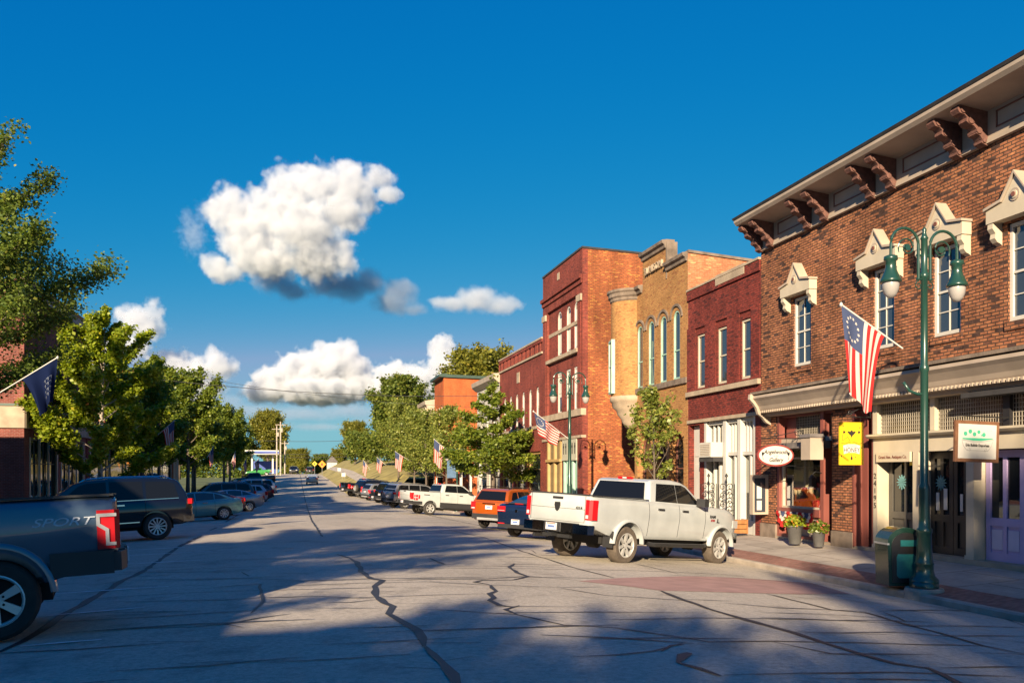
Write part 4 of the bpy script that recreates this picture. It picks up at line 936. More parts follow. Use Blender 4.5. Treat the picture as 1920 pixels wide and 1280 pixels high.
# ---- left side of the street
def row_building(name, label, s0, s1, zt, brick, nwin, ground=MAT['stone'], cornice=MAT['brownpaint'], depth=14, z0=-1.6, floors=1, side=True, corn=.7, frame=None, x0=0):
    b = thing(name, label, 'building', (FL, (s0+s1)/2, z0+.6))
    m = MB(); step = (s1-s0)/nwin; holes = []
    for f in range(floors):
        zb_ = 5.3+f*3.6
        holes += [(s0+step*(i+.5)-.5, s0+step*(i+.5)+.5, zb_, zb_+2.1) for i in range(nwin)]
    shop = [(s0+.9, (s0+s1)/2-.4, z0, 3.3), ((s0+s1)/2+.4, s1-.6, z0, 3.3)]
    wall(m, LF, s0, s1, z0, zt, [h for h in holes if h[3] < zt-.4]+shop, .2); shell(m, FL, FL-depth, s0, s1, z0, zt)
    kid(m, 'brick_wall', brick, b)
    m = MB(); m.poly([(FL,s0,zt-.1),(FL,s1,zt-.1),(FL-depth,s1,zt-.3),(FL-depth,s0,zt-.3)]); kid(m, 'roof', MAT['roofdark'], b)
    if corn:
        m = MB(); m.prism([LF(s0, zt-1.2, 0), LF(s0, zt-1.1, -.15), LF(s0, zt-.95, -corn), LF(s0, zt-.75, -corn), LF(s0, zt-.55, -.1), LF(s0, zt-.1, -.12), LF(s0, zt+.05, -.2), LF(s0, zt+.08, .25)], (0, s1-s0, 0)); kid(m, 'cornice', cornice, b)
    m = MB(); LF.box(m, s0-.04, s1, 3.7, 4.72, -.1, .06); LF.box(m, s0-.06, s1, 4.60, 4.74, -.2, .06); m.mat(1); LF.box(m, s0-.07, s1, 4.742, 4.85, -.22, .06)
    if side: m.mat(0); m.box(FL-4.5, FL+.05, s0-.1, s0-.002, 3.7, 4.72); m.mat(1); m.box(FL-4.5, FL+.05, s0-.14, s0-.001, 4.742, 4.85)
    kid(m, 'lintel_band', [ground, MAT['darkgreen']], b)
    for h in holes:
        if h[3] < zt-.4: adopt(sash(LF, *h, None, d=.08, fw=.08, mat=frame or MAT['cream']), b)
    for h in shop: adopt(sash(LF, *h, None, d=.1, fw=.13, mat=MAT['darkgreen'], pane=MAT['pane_dark'], meet=.74, name='shop_window', grid=(3, 1)), b)
    m = MB()
    for a, c, z, t in shop:
        for q in frange(a, c, 3): LF.box(m, q-.09, q+.09, z, t, -.03, .05)
    pieces(m, 'shop_post', MAT['cream'], b)
    return b
row_building('corner_brick_building', 'red brick corner building on the left with cream lintel band and dark cornice', 44.9, 57.2, 10.75, MAT['brick_left'], 5)
row_building('low_shop_building', 'low dim one storey shop hidden behind the ginkgo tree', 57.4, 94.5, 4.6, MAT['brick_crimson'], 6, corn=0)
row_building('far_brick_building', 'far left orange brick building whose sunlit side wall shows behind the ginkgo', 95, 100, 12.2, MAT['brick_orange'], 2, corn=.5, floors=2, ground=MAT['stone'])
# unseen blocks guessed beyond the view, placed and sized to throw the long street shadow
row_building('unseen_shadow_building', 'brick building at the left rear, out of the picture, added for its shadow', -16.5, .9, 8.6, MAT['brick_crimson'], 5, floors=1)
row_building('unseen_side_block', 'long brick block at the left beside the parked pickup, out of the picture, added for its shadow', 1, 36.0, 6.6, MAT['brick_left'], 12, side=False, corn=.3)
row_building('unseen_rear_block', 'tall brick block farther back on the left, out of the picture, added for its shadow', -27, -16.6, 9.7, MAT['brick_crimson'], 5, floors=1)
# ------------------------------------------------------------------ vehicles (local x forward, y left, z up)
MAT['tyre'] = M('tyre rubber', (.032, .028, .025), rough=.85, var=.2, vs=12)
MAT['tyre_dusty'] = M('dusty tyre rubber', (.085, .066, .05), rough=.9, var=.25, vs=10)
MAT['alloy'] = M('alloy', (.55, .54, .52), rough=.38, metal=.5, var=.05)
MAT['chrome'] = M('chrome', (.62, .62, .62), rough=.08, metal=1, var=0)
MAT['steel_dark'] = M('dark steel', (.05, .05, .052), rough=.45, metal=.6, var=.1)
MAT['trim'] = M('black plastic', (.022, .022, .024), rough=.55, var=.12)
MAT['under'] = M('underbody', (.012, .011, .011), rough=.9, var=.2)
MAT['carglass'] = GLASS('tinted car glass', (.006, .007, .009), .02, .15, .38)
MAT['carglass2'] = GLASS('clear car glass', (.03, .045, .045), .02, .15)
MAT['redlamp'] = M('red lamp lens', (.42, .008, .013), rough=.45, var=.1, spec=.2)
MAT['redlamp2'] = M('dim red lamp lens', (.22, .008, .012), rough=.15, var=.1, coat=1)
MAT['clearlamp'] = M('clear lamp lens', (.50, .49, .48), rough=.4, var=.05, spec=.3)
MAT['bracketlamp'] = M('pale lens bracket', (.25, .26, .28), rough=.4, var=.05)
MAT['plate'] = M('licence plate', (.60, .60, .62), rough=.4, var=.05)
MAT['platetop'] = M('plate print', (.10, .16, .36), rough=.4, var=.05)
MAT['orangeprint'] = M('orange print', (.55, .18, .12), rough=.5, var=.05)
P_ = {k: PAINT('paint '+k, *v) for k, v in dict(white=((.41, .43, .43), 0, .22), offwhite=((.40, .415, .41), 0, .25), grey=((.07, .105, .15), .5, .3), black=((.004, .004, .005), 0, .12), teal=((.09, .25, .26), .3, .28), navy=((.008, .017, .045), .2, .22),
    orange=((.42, .085, .007), .35, .3), maroon=((.07, .014, .016), .3, .3), silver=((.33, .34, .36), .6, .3), pinksilver=((.42, .36, .38), .4, .32), slate=((.035, .045, .06), .4, .3), green=((.02, .20, .03), 0, .35), darkred=((.10, .012, .012), .2, .3), charcoal=((.022, .022, .024), .4, .3)).items()}

def curve(t):
    xs = [p[0] for p in t]; ys = [p[1] for p in t]; n = len(t)
    d = [(ys[i+1]-ys[i])/(xs[i+1]-xs[i]) for i in range(n-1)]
    tg = [d[0]]+[0 if d[i-1]*d[i] <= 0 else 2*d[i-1]*d[i]/(d[i-1]+d[i]) for i in range(1, n-1)]+[d[-1]]
    def f(x):
        if x <= xs[0]: return ys[0]
        if x >= xs[-1]: return ys[-1]
        for i in range(n-1):
            if x <= xs[i+1]:
                h = xs[i+1]-xs[i]; u = (x-xs[i])/h
                return (2*u**3-3*u*u+1)*ys[i]+(u**3-2*u*u+u)*h*tg[i]+(-2*u**3+3*u*u)*ys[i+1]+(u**3-u*u)*h*tg[i+1]
    return f

def boolcut(me, cutters):
    o = bpy.data.objects.new('tmp', me); COL.objects.link(o); cs = []
    for cm in cutters:
        c = bpy.data.objects.new('tmpc', cm); COL.objects.link(c); cs.append(c)
        md = o.modifiers.new('b', 'BOOLEAN'); md.operation = 'DIFFERENCE'; md.object = c; md.solver = 'EXACT'; md.use_self = False
        try: md.material_mode = 'INDEX'
        except Exception: pass
    bpy.context.view_layer.update()
    out = bpy.data.meshes.new_from_object(o.evaluated_get(bpy.context.evaluated_depsgraph_get()))
    for c in cs: bpy.data.objects.remove(c)
    bpy.data.objects.remove(o); return out

def cyl_y(x, z, r, y0, y1, n=28, mi=1):
    m = MB(); m.mat(mi); m.lathe([(0, y0), (r, y0), (r, y1), (0, y1)], (x, 0, z), n, 'y')
    me = bpy.data.meshes.new('c'); me.from_pydata(m.v, [], m.f); me.materials.append(MAT['under']); me.materials.append(MAT['under'])
    bm = bmesh.new(); bm.from_mesh(me); bmesh.ops.remove_doubles(bm, verts=bm.verts[:], dist=1e-5); bmesh.ops.recalc_face_normals(bm, faces=bm.faces[:]); bm.to_mesh(me); bm.free()
    me.polygons.foreach_set('material_index', [mi]*len(me.polygons)); return me

def box_me(x0, x1, y0, y1, z0, z1, mi=1):
    m = MB(); m.box(x0, x1, y0, y1, z0, z1); me = bpy.data.meshes.new('c'); me.from_pydata(m.v, [], m.f)
    me.materials.append(MAT['under']); me.materials.append(MAT['under']); me.polygons.foreach_set('material_index', [mi]*6); return me

def make_body(sp):
    W = curve(sp['plan']); T = curve(sp['top']); B = curve(sp['bot']); hl = sp['L']/2
    xs = sorted(set([-hl, -hl+.02, -hl+.06, hl, hl-.02, hl-.06]+frange(-hl+.12, hl-.12, 46)))
    rings = []
    for x in xs:
        w, zb, zt = W(x), B(x), T(x); h = zt-zb; cr = sp.get('crown', .02)
        e = min(1, (hl-abs(x))/.08); w *= .93+.07*e**.5; zt -= .03*(1-e**.5); zb += .03*(1-e**.5)
        hf = [(0,zb),(.7*w,zb),(.90*w,zb+.015*h),(.955*w,zb+.10*h),(.975*w,zb+.3*h),(.995*w,zb+.52*h),(w,zb+.62*h),(.995*w,zb+.72*h),(.975*w,zb+.88*h),(.95*w,zt-.03),(.915*w,zt-.004),(.8*w,zt+cr*.35),(.4*w,zt+cr*.9),(0,zt+cr)]
        rings.append([(x, y, z) for y, z in hf]+[(x, -y, z) for y, z in hf[-2:0:-1]])
    m = MB(); m.rings(rings); me = bpy.data.meshes.new('body'); me.from_pydata(m.v, [], m.f)
    bm = bmesh.new(); bm.from_mesh(me); bmesh.ops.recalc_face_normals(bm, faces=bm.faces[:]); bm.to_mesh(me); bm.free()
    me.materials.append(MAT['under']); me.materials.append(MAT['under'])
    cut = []; w = sp['W']
    for x in sp['axles']:
        for s in (-1, 1):
            a, b = s*(w-.36), s*(w+.2); cut.append(cyl_y(x, sp['rw']+.03, sp['rw']*sp.get('arch', 1.13), min(a, b), max(a, b)))
    if 'bed' in sp:
        x0, x1, zf = sp['bed']; cut.append(box_me(x0, x1, -w+.12, w-.12, zf, 3))
    me = boolcut(me, cut)
    # cabin
    bm = bmesh.new(); pr = sp['cabin']; zb, zr = sp['cz']; wb, wr = sp['cw']
    Y = lambda z: wb+(wr-wb)*(z-zb)/(zr-zb)
    sp['Y'] = Y; L_ = [bm.verts.new((x, Y(z), z)) for x, z in pr]; R_ = [bm.verts.new((x, -Y(z), z)) for x, z in pr]; n = len(pr)
    bm.faces.new(L_); bm.faces.new(R_[::-1])
    for i in range(n): bm.faces.new((L_[i], R_[i], R_[(i+1) % n], L_[(i+1) % n]))
    bm.normal_update(); bmesh.ops.recalc_face_normals(bm, faces=bm.faces[:])
    es = [e for e in bm.edges if (e.verts[0].co.y > 0) == (e.verts[1].co.y > 0) and max(v.co.z for v in e.verts) > zb+.1]
    bmesh.ops.bevel(bm, geom=es, offset=.07, segments=4, profile=.6, affect='EDGES', clamp_overlap=True)
    bm2 = bmesh.new(); bm2.from_mesh(me); tmp = bpy.data.meshes.new('t'); bm.to_mesh(tmp); bm.free(); bm2.from_mesh(tmp); bm2.to_mesh(me); bm2.free()
    me.polygons.foreach_set('use_smooth', [True]*len(me.polygons)); sharp(me, 38)
    return me

def make_wheel(rw, tw, style):
    t = MB(); h = tw/2
    t.smooth = True
    t.lathe([(rw*.62,-h*.9),(rw*.72,-h),(rw*.9,-h*.98),(rw*.97,-h*.8),(rw,-h*.6),(rw,h*.6),(rw*.97,h*.8),(rw*.9,h*.98),(rw*.72,h),(rw*.62,h*.9)], (0,0,0), 32, 'y')
    r = MB(); r.mat(1); r.lathe([(0,-h*.5),(rw*.63,-h*.5),(rw*.63,h*.35),(0,h*.35)], (0,0,0), 28, 'y'); r.mat(0)
    n, ww = style
    for sg in (1, -1):
        ring = []
        r.lathe([(rw*.64,sg*h*.3),(rw*.66,sg*h*.93),(rw*.62,sg*h*.97),(rw*.58,sg*h*.85),(rw*.57,sg*h*.3)], (0,0,0), 32, 'y')
        for k in range(n):
            a = 2*math.pi*k/n+math.pi/2; c, s = math.cos(a), math.sin(a); pts = []
            for q, wd, y in ((rw*.10, ww*.7, .78), (rw*.60, ww, .92)):
                pts += [(c*q-s*wd*sg, sg*h*y, s*q+c*wd*sg), (c*q+s*wd*sg, sg*h*y, s*q-c*wd*sg)]
            r.prism([pts[0], pts[1], pts[3], pts[2]], (0, -sg*h*.35, 0))
        r.lathe([(0,sg*h*.84),(rw*.09,sg*h*.82),(rw*.15,sg*h*.74),(rw*.16,sg*h*.4)], (0,0,0), 16, 'y')
        r.mat(1)
        for k in range(6): a = 2*math.pi*k/6+.5; r.lathe([(0,sg*h*.83),(.014,sg*h*.83),(.014,sg*h*.7)], (math.cos(a)*rw*.20,0,math.sin(a)*rw*.20), 6, 'y')
        r.mat(0)
    return t, r

def slab(m, pts, off): m.prism(pts, off)

def vehicle(name, label, cat, sp, paint, group=None, kind='car', tyre='tyre', rim='alloy', glass='carglass', detail=2):
    root = thing(name, label, cat, group=group)
    me = make_body(sp); me.name = 'body'; me.materials.clear()
    for q in (P_[paint], MAT['under']): me.materials.append(q)
    boxuv(me) if not me.uv_layers else None
    o = link(bpy.data.objects.new('body', me), root); o['kind'] = 'thing'; del o['kind']
    w, hl, Y = sp['W'], sp['L']/2, sp['Y']; G = MAT[glass]
    m = MB(); b0, b1 = sp['axles'][0]-.5, sp['axles'][1]+.5
    m.box(b0, b1, -w+.36, w-.36, sp['clear'], sp['clear']+.25)
    for x in sp['axles']: m.lathe([(.0,-w+.15),(.06,-w+.15),(.06,w-.15),(0,w-.15)], (x,0,sp['rw']), 10, 'y'); m.lathe([(0,-.2),(.14,-.12),(.14,.12),(0,.2)], (x,0,sp['rw']), 12, 'y')
    m.build('chassis', MAT['under'], root)
    for k, poly in enumerate(sp['windows']):
        for s in (1, -1):
            m = MB(); m.prism([(x, s*(Y(z)+.007), z) for x, z in poly], (0, -s*.03, 0)); m.build('side_window', G, root)
    for nm, key in (('windscreen', 'ws'), ('rear_window', 'rw_')):
        (x0, z0), (x1, z1) = sp[key]; n = Vector((z1-z0, 0, -(x1-x0))).normalized()*(.014)
        if nm == 'rear_window': n = Vector((-(z1-z0), 0, (x1-x0))).normalized()*(.014)
        i0, i1 = sp.get('wi', (.09, .11))
        q = [Vector((x0, Y(z0)-i0, z0))+n, Vector((x0, -Y(z0)+i0, z0))+n, Vector((x1, -Y(z1)+i1, z1))+n, Vector((x1, Y(z1)-i1, z1))+n]
        m = MB(); m.prism(q, -n*2); m.build(nm, G, root)
    tm, rm = make_wheel(sp['rw'], sp['tw'], sp['spokes'])
    to = ro = None
    for x in sp['axles']:
        for s in (1, -1):
            wh = bpy.data.objects.new('wheel', None); wh.location = (x, s*(w-sp['tw']/2-.03), sp['rw']); link(wh, root)
            if to is None: to = tm.build('tyre', MAT[tyre], wh, smooth=True); ro = rm.build('rim', [MAT[rim], MAT['under']], wh)
            else:
                for src in (to, ro): c = src.copy(); COL.objects.link(c); c.parent = wh
    # lamps
    z0, z1, yw, xw = sp['tail']
    for s in (1, -1):
        m = MB(); xe = -hl; ww = sp['tailw'] if 'tailw' in sp else w*.985
        pts = [(xe-.02, s*(ww-yw)), (xe-.02, s*(ww-.06)), (xe+.03, s*(ww+.003)), (xe+xw, s*(ww+.012)), (xe+xw, s*(ww-.05)), (xe+.06, s*(ww-yw))]
        m.prism([(x, y, z0) for x, y in pts], (0, 0, z1-z0)); m.mat(1)
        m.box(xe-.026, xe, s*(ww-yw+.02), s*(ww-.07), z0+.03, z0+(z1-z0)*.24)
        m.build('tail_light', [MAT['redlamp'], MAT['clearlamp']], root)
        m = MB(); zh = sp['head']; m.prism([(x, y, zh-.09) for x, y in ((hl-.42, s*w*.99), (hl-.1, s*w*.93), (hl-.005, s*w*.72), (hl-.02, s*w*.55), (hl-.3, s*w*.6))], (0, 0, .19)); m.build('headlight', MAT['clearlamp'], root)
    m = MB(); m.box(hl-.04, hl+.012, -w*.5, w*.5, sp['head']-.3, sp['head']+.02); m.build('grille', MAT['trim'], root)
    zp = sp['plate']; xp = sp.get('plx', -hl-.012)
    m = MB(); m.box(xp-.012, xp+.01, -.155, .155, zp-.078, zp+.078); m.mat(1); m.box(xp-.014, xp, -.1, .1, zp-.03, zp+.02); m.mat(2); m.box(xp-.0145, xp, -.13, .13, zp+.045, zp+.07)
    m.build('licence_plate', [MAT['plate'], MAT['platetop'], MAT['orangeprint']], root)
    for s in (1, -1):
        for x, z in sp['handles']:
            m = MB(); W = curve(sp['plan'])(x); m.box(x-.11, x+.11, s*(W*.985), s*(W*.985+.035), z-.02, z+.02); m.build('door_handle', MAT[sp.get('hmat', 'trim')], root)
        x, z = sp['mirror']; m = MB(); m.box(x-.06, x+.09, s*(Y(z)+.02), s*(Y(z)+.26), z-.02, z+.17); m.box(x-.02, x+.04, s*(Y(z)-.03), s*(Y(z)+.06), z-.01, z+.04); m.build('mirror', MAT[sp.get('mirmat', 'trim')] if sp.get('mirmat', 'trim') in MAT else P_[paint], root)
    # door seams: thin grooves picked out in black
    m = MB()
    for x in sp['seams']:
        for s in (1, -1):
            Wp = curve(sp['plan'])(x); zt = curve(sp['top'])(x)-.03; zb = curve(sp['bot'])(x); h = zt+.03-zb
            prof = [(.955, zb+.10*h), (.975, zb+.3*h), (.995, zb+.52*h), (1., zb+.62*h), (.995, zb+.72*h), (.975, zb+.88*h), (.95, zt)]
            for (a, z), (c, y) in zip(prof, prof[1:]): m.prism([(x-.006, s*(a*Wp-.004), z), (x+.006, s*(a*Wp-.004), z), (x+.006, s*(c*Wp-.004), y), (x-.006, s*(c*Wp-.004), y)], (0, s*.006, 0))
    if m.f: m.build('door_seam', MAT['under'], root)
    return root

def put(root, L, S, head, anchor=0., lift=0.):
    """heading in degrees from the street direction towards the right; anchor = local x that sits at (L,S)"""
    a = R(90-head); ux, uy = math.cos(a), math.sin(a)
    cx, cy = L-anchor*ux, S-anchor*uy
    f = [zroad(cx+ux*1.6, cy+uy*1.6), zroad(cx-ux*1.6, cy-uy*1.6), zroad(cx-uy*.8, cy+ux*.8), zroad(cx+uy*.8, cy-ux*.8)]
    pitch = -math.atan2(f[0]-f[1], 3.2); roll = math.atan2(f[2]-f[3], 1.6)
    root.location = (cx, cy, (f[0]+f[1])/2+lift)
    root.rotation_euler = (Matrix.Rotation(a, 3, 'Z') @ Matrix.Rotation(pitch, 3, 'Y') @ Matrix.Rotation(roll, 3, 'X')).to_euler()
    return root

def recolour(root, paint):
    for ch in root.children:
        for i, sl in enumerate(ch.material_slots):
            if sl.material and sl.material.name.startswith('paint '):
                sl.link = 'OBJECT'; sl.material = P_[paint]

PICK = dict(L=6.0, W=1.0, rw=.42, tw=.29, axles=(-1.70, 2.08), clear=.42, arch=1.2, spokes=(7, .035), crown=.015,
    plan=[(-3.0,.965),(-2.9,.99),(-2.5,1.0),(2.2,1.0),(2.6,.98),(2.85,.9),(3.0,.78)],
    top=[(-3.0,1.45),(-1.0,1.44),(1.1,1.41),(1.35,1.40),(2.2,1.36),(2.7,1.25),(2.9,1.06),(3.0,.95)],
    bot=[(-3.0,.80),(-2.7,.72),(-2.2,.60),(-1,.56),(1.3,.56),(2.6,.62),(3.0,.72)], bed=(-2.92,-1.03,.95),
    cabin=[(-.97,1.36),(-.93,1.46),(-.80,1.88),(-.72,1.93),(-.5,1.965),(.1,1.985),(.45,1.955),(.66,1.90),(1.42,1.36)], cz=(1.36,1.98), cw=(.945,.76),
    windows=[[(-.70,1.45),(.16,1.45),(.16,1.88),(-.56,1.86)],[(.178,1.45),(1.10,1.45),(1.02,1.54),(.60,1.84),(.44,1.885),(.178,1.88)]],
    ws=((1.34,1.42),(.70,1.87)), rw_=((-.955,1.48),(-.825,1.86)), wi=(.14,.13), tail=(.92,1.33,.17,.20), head=1.02, plate=.735, plx=-3.16,
    handles=[(-.55,1.27),(.42,1.27)], hmat='steel_dark', mirror=(1.0,1.43), seams=[-.99,.2,1.3])
def pickup_trim(root, bumper, flares=None, step=True, hl=3.0, ax=-1.70, hitch=True, out=.13, lip=(.50, .555, 1.03)):
    e = hl-3.0
    m = MB()   # rear bumper with raised corner blocks
    pr = [(-2.86-e,-.97),(-2.97-e-out*.6,-.95),(-3.0-e-out,-.6),(-3.0-e-out,.6),(-2.97-e-out*.6,.95),(-2.86-e,.97)]
    m.prism([(x,y,.62) for x, y in pr], (0,0,.20)); m.mat(1); m.box(-3.015-e-out,-3.0-e,-.24,.24,.63,.835); m.box(-2.98-e-out,-2.9-e,-.66,.66,.822,.836)
    m.build('rear_bumper', [MAT[bumper], MAT['trim']], root)
    if hitch: m = MB(); m.box(-3.2-e,-2.7-e,-.05,.05,.52,.6); m.box(-3.0-e,-2.9-e,-.4,.4,.50,.58); m.lathe([(0,0),(.045,0),(.045,.45),(0,.45)], (-3.05-e,.62,.5), 10, 'x'); m.build('tow_hitch', MAT['steel_dark'], root)
    zt = 1.45 if hl > 2.98 else 1.42
    m = MB()
    for s in (1, -1): m.box(-2.97-e,-1.0,s*.885,s*.965,zt-.002,zt+.022)
    m.box(-3.0-e,-2.93-e,-.88,.88,zt-.001,zt+.025); m.build('bed_rail', MAT['trim'], root)
    m = MB(); m.box(-3.008-e,-2.996-e,-.80,.80,.862,.868); m.box(-3.008-e,-2.996-e,-.80,.80,1.14,1.146)
    for s in (1,-1): m.box(-3.008-e,-2.99-e,s*.795,s*.801,.86,zt-.02)
    m.build('tailgate_seam', MAT['under'], root)
    m = MB(); m.box(-3.016-e,-2.99-e,-.15,.15,1.34,1.39); m.build('tailgate_handle', MAT['trim'], root)
    m = MB(); m.box(-.74,-.66,-.2,.2,1.935,1.985); m.mat(1); m.box(-.742,-.7,-.06,.06,1.945,1.975); m.build('brake_light', [MAT['redlamp'], MAT['clearlamp']], root)
    m = MB(); pf = [(2.85+e,-.96),(3.04+e,-.8),(3.1+e,-.4),(3.1+e,.4),(3.04+e,.8),(2.85+e,.96)]; m.prism([(x,y,.55) for x, y in pf], (0,0,.26)); m.build('front_bumper', MAT[bumper], root)
    if step:
        for s in (1,-1):
            m = MB(); m.tube([(-.95,s*.97,.47),(-.8,s*1.03,.455),(1.2,s*1.03,.455),(1.4,s*.97,.47)], .05, 8); m.build('running_board', MAT['steel_dark'], root)
    if flares:
        for s in (1,-1):
            for x in (ax, 2.08 if hl > 2.98 else 2.05):
                m = MB(); n = 18; rg = []
                for k in range(n+1):
                    t = R(2+176*k/n); r0, r1, yo = lip
                    c, q = math.cos(t), math.sin(t); b = (x, .44)
                    rg.append([(b[0]+c*r0, s*.93, b[1]+q*r0), (b[0]+c*r0, s*yo, b[1]+q*r0), (b[0]+c*(r1-.02), s*yo, b[1]+q*(r1-.02)), (b[0]+c*r1, s*(yo-.012), b[1]+q*r1), (b[0]+c*(r1+.012), s*.93, b[1]+q*(r1+.012))])
                m.rings(rg, True, True); m.build('wheel_flare', flares, root, smooth=True)
            if hitch: m = MB(); m.box(-2.25,-2.23,s*.72,s*1.0,.36,.72); m.build('mud_flap', MAT['trim'], root)


# ---- white heavy duty pickup, right foreground
ram = vehicle('pickup_truck', 'white heavy duty pickup with chrome bumper parked nearest on the right', 'pickup truck', dict(PICK, top=[(-3.0,1.45),(-1.0,1.44),(1.1,1.42),(1.35,1.42),(2.2,1.40),(2.65,1.31),(2.9,1.1),(3.0,.98)], tail=(.93,1.36,.16,.19)), 'white', 'pickup trucks parked at the kerbs', tyre='tyre_dusty', rim='alloy')
pickup_trim(ram, 'chrome', P_['white'])
def badge(root, body, size, loc, rz, mat, shear=0, xs=1, bold=0, name='badge'):
    return text_mesh(name, body, size, mat, root, loc, (R(90), 0, rz), extrude=.004, shear=shear, xs=xs, bold=bold)
badge(ram, '4X4', .085, (-3.006, -.63, 1.17), R(-90), MAT['trim'], xs=1.3, bold=.002)
badge(ram, 'RAM', .10, (1.62, -1.0, 1.18), 0, MAT['trim'], xs=1.25, bold=.004); badge(ram, '2500', .075, (1.62, -1.002, 1.09), 0, MAT['redlamp2'], xs=1.2, bold=.003)
m = MB(); m.prism([(-3.004,y,z) for y, z in ((-.075,1.27),(.075,1.27),(.085,1.2),(.05,1.1),(0,1.065),(-.05,1.1),(-.085,1.2))], (-.014,0,0)); m.build('emblem', MAT['steel_dark'], ram)
m = MB(); m.box(1.82,1.86,-1.006,-.99,1.04,1.14); m.box(1.80,1.92,-1.0065,-.99,1.04,1.065); m.build('badge', MAT['trim'], ram)
put(ram, 7.02, 17.81, 60, -1.70)
r_ = Vector((-ram.rotation_euler.to_matrix().col[1].x, -ram.rotation_euler.to_matrix().col[1].y, 0))*(-.86); ram.location += Vector((r_.x, r_.y, 0))
# ---- white half ton with two tone flank
F150 = dict(PICK, L=5.9, axles=(-1.62,2.05), rw=.40, tw=.27, arch=1.14, spokes=(6,.04), bed=(-2.87,-1.0,.9),
    plan=[(-2.95,.965),(-2.85,.99),(-2.5,1.0),(2.2,1.0),(2.6,.98),(2.8,.9),(2.95,.78)], top=[(-2.95,1.42),(-1.0,1.41),(1.1,1.38),(1.35,1.37),(2.2,1.31),(2.7,1.2),(2.85,1.05),(2.95,.95)],
    bot=[(-2.95,.72),(-2.6,.62),(-2.0,.50),(-1,.46),(1.3,.46),(2.6,.52),(2.95,.65)], plx=-3.105, tail=(.90,1.30,.17,.17), clear=.34)
wf = vehicle('pickup_truck', 'white pickup with dark lower flank parked before the orange hatchback', 'pickup truck', F150, 'offwhite', 'pickup trucks parked at the kerbs')
pickup_trim(wf, 'trim', None, hl=2.95, ax=-1.62)
for s in (1,-1):
    m = MB(); m.box(-.98,1.42,s*.955,s*1.004,.5,.80); m.build('lower_cladding', MAT['trim'], wf); m = MB(); m.box(-2.94,-2.2,s*.955,s*1.0,.62,.80); m.build('lower_cladding', MAT['trim'], wf)
m = MB(); m.box(-2.74,-2.5,-1.004,-.98,.86,1.18); m.box(-2.46,-2.36,-1.004,-.98,.95,1.18); m.mat(1); m.box(-2.1,-1.72,-1.004,-.98,1.19,1.24); m.mat(2); m.box(-2.66,-2.64,-1.006,-.98,.86,1.18); m.box(-2.74,-2.5,-1.006,-.98,1.0,1.03); m.build('side_decal', [MAT['redlamp'], MAT['trim'], MAT['plate']], wf)
put(wf, 7.74, 51.8, 74, -1.62); wf.location += Vector((-.1, .8, 0))
# ---- grey half ton at the left edge
gf = vehicle('pickup_truck', 'dark blue grey pickup with red bracket tail light cut off at left edge', 'pickup truck', dict(F150, W=1.0, plx=-3.065, tail=(.86,1.27,.15,.20), rw=.405, spokes=(6,.045), axles=(-1.80,2.05)), 'grey', 'pickup trucks parked at the kerbs')
pickup_trim(gf, 'trim', P_['grey'], step=False, hl=2.95, ax=-1.80, hitch=False, out=.09)
for s in (1,-1):
    m = MB(); x0 = -2.95
    C_ = [(x0+.01,1.20),(x0+.17,1.20),(x0+.17,1.13),(x0+.085,1.07),(x0+.085,.93),(x0+.02,.93),(x0+.02,.895),(x0+.12,.895),(x0+.12,1.05),(x0+.205,1.11),(x0+.205,1.235),(x0+.01,1.235)]
    m.prism([(x, s*1.0, z) for x, z in C_], (0, s*.006, 0)); m.build('lamp_bracket', MAT['bracketlamp'], gf)
badge(gf, 'SPORT', .12, (-2.42, 1.004, 1.165), R(180), MAT['silverdecal'] if 'silverdecal' in MAT else M('silver decal', (.52,.56,.62), rough=.4, var=0), shear=.35, xs=1.55, name='decal')
m = MB(); m.box(-2.9,-2.3,.93,1.012,.60,.845); m.build('bumper_corner', MAT['trim'], gf)
put(gf, -2.95, 9.75, -102, -1.80); 
rm3 = gf.rotation_euler.to_matrix(); gf.location -= Vector((rm3.col[1].x, rm3.col[1].y, 0))*.82
# ---- SUVs
SUV = dict(L=5.2, W=1.0, rw=.41, tw=.28, axles=(-1.55, 1.55), clear=.32, spokes=(12,.022), arch=1.12,
    plan=[(-2.6,.9),(-2.5,.96),(-2.1,1.0),(1.8,1.0),(2.3,.95),(2.5,.86),(2.6,.74)], top=[(-2.6,1.16),(-2.3,1.22),(1.2,1.22),(1.5,1.2),(2.2,1.12),(2.45,1.0),(2.6,.85)],
    bot=[(-2.6,.55),(-2.2,.42),(1.9,.40),(2.4,.42),(2.6,.55)],
    cabin=[(-2.5,1.12),(-2.42,1.42),(-2.22,1.76),(-2.1,1.83),(-1.6,1.88),(-.4,1.91),(.35,1.88),(.68,1.8),(1.56,1.14)], cz=(1.14,1.91), cw=(.945,.74),
    windows=[[(-2.2,1.26),(-1.28,1.26),(-1.28,1.78),(-1.9,1.76),(-2.1,1.68)],[(-1.2,1.26),(-.28,1.26),(-.28,1.82),(-1.2,1.79)],[(-.2,1.26),(1.12,1.26),(.95,1.38),(.52,1.74),(.3,1.80),(-.2,1.82)]],
    ws=((1.46,1.22),(.74,1.76)), rw_=((-2.48,1.25),(-2.26,1.72)), wi=(.1,.1), tail=(1.04,1.2,.2,.15), head=.92, plate=.86, plx=-2.61, handles=[(-.55,1.1),(.42,1.1)], hmat='chrome', mirror=(.95,1.24), seams=[-1.24,-.24,1.12])
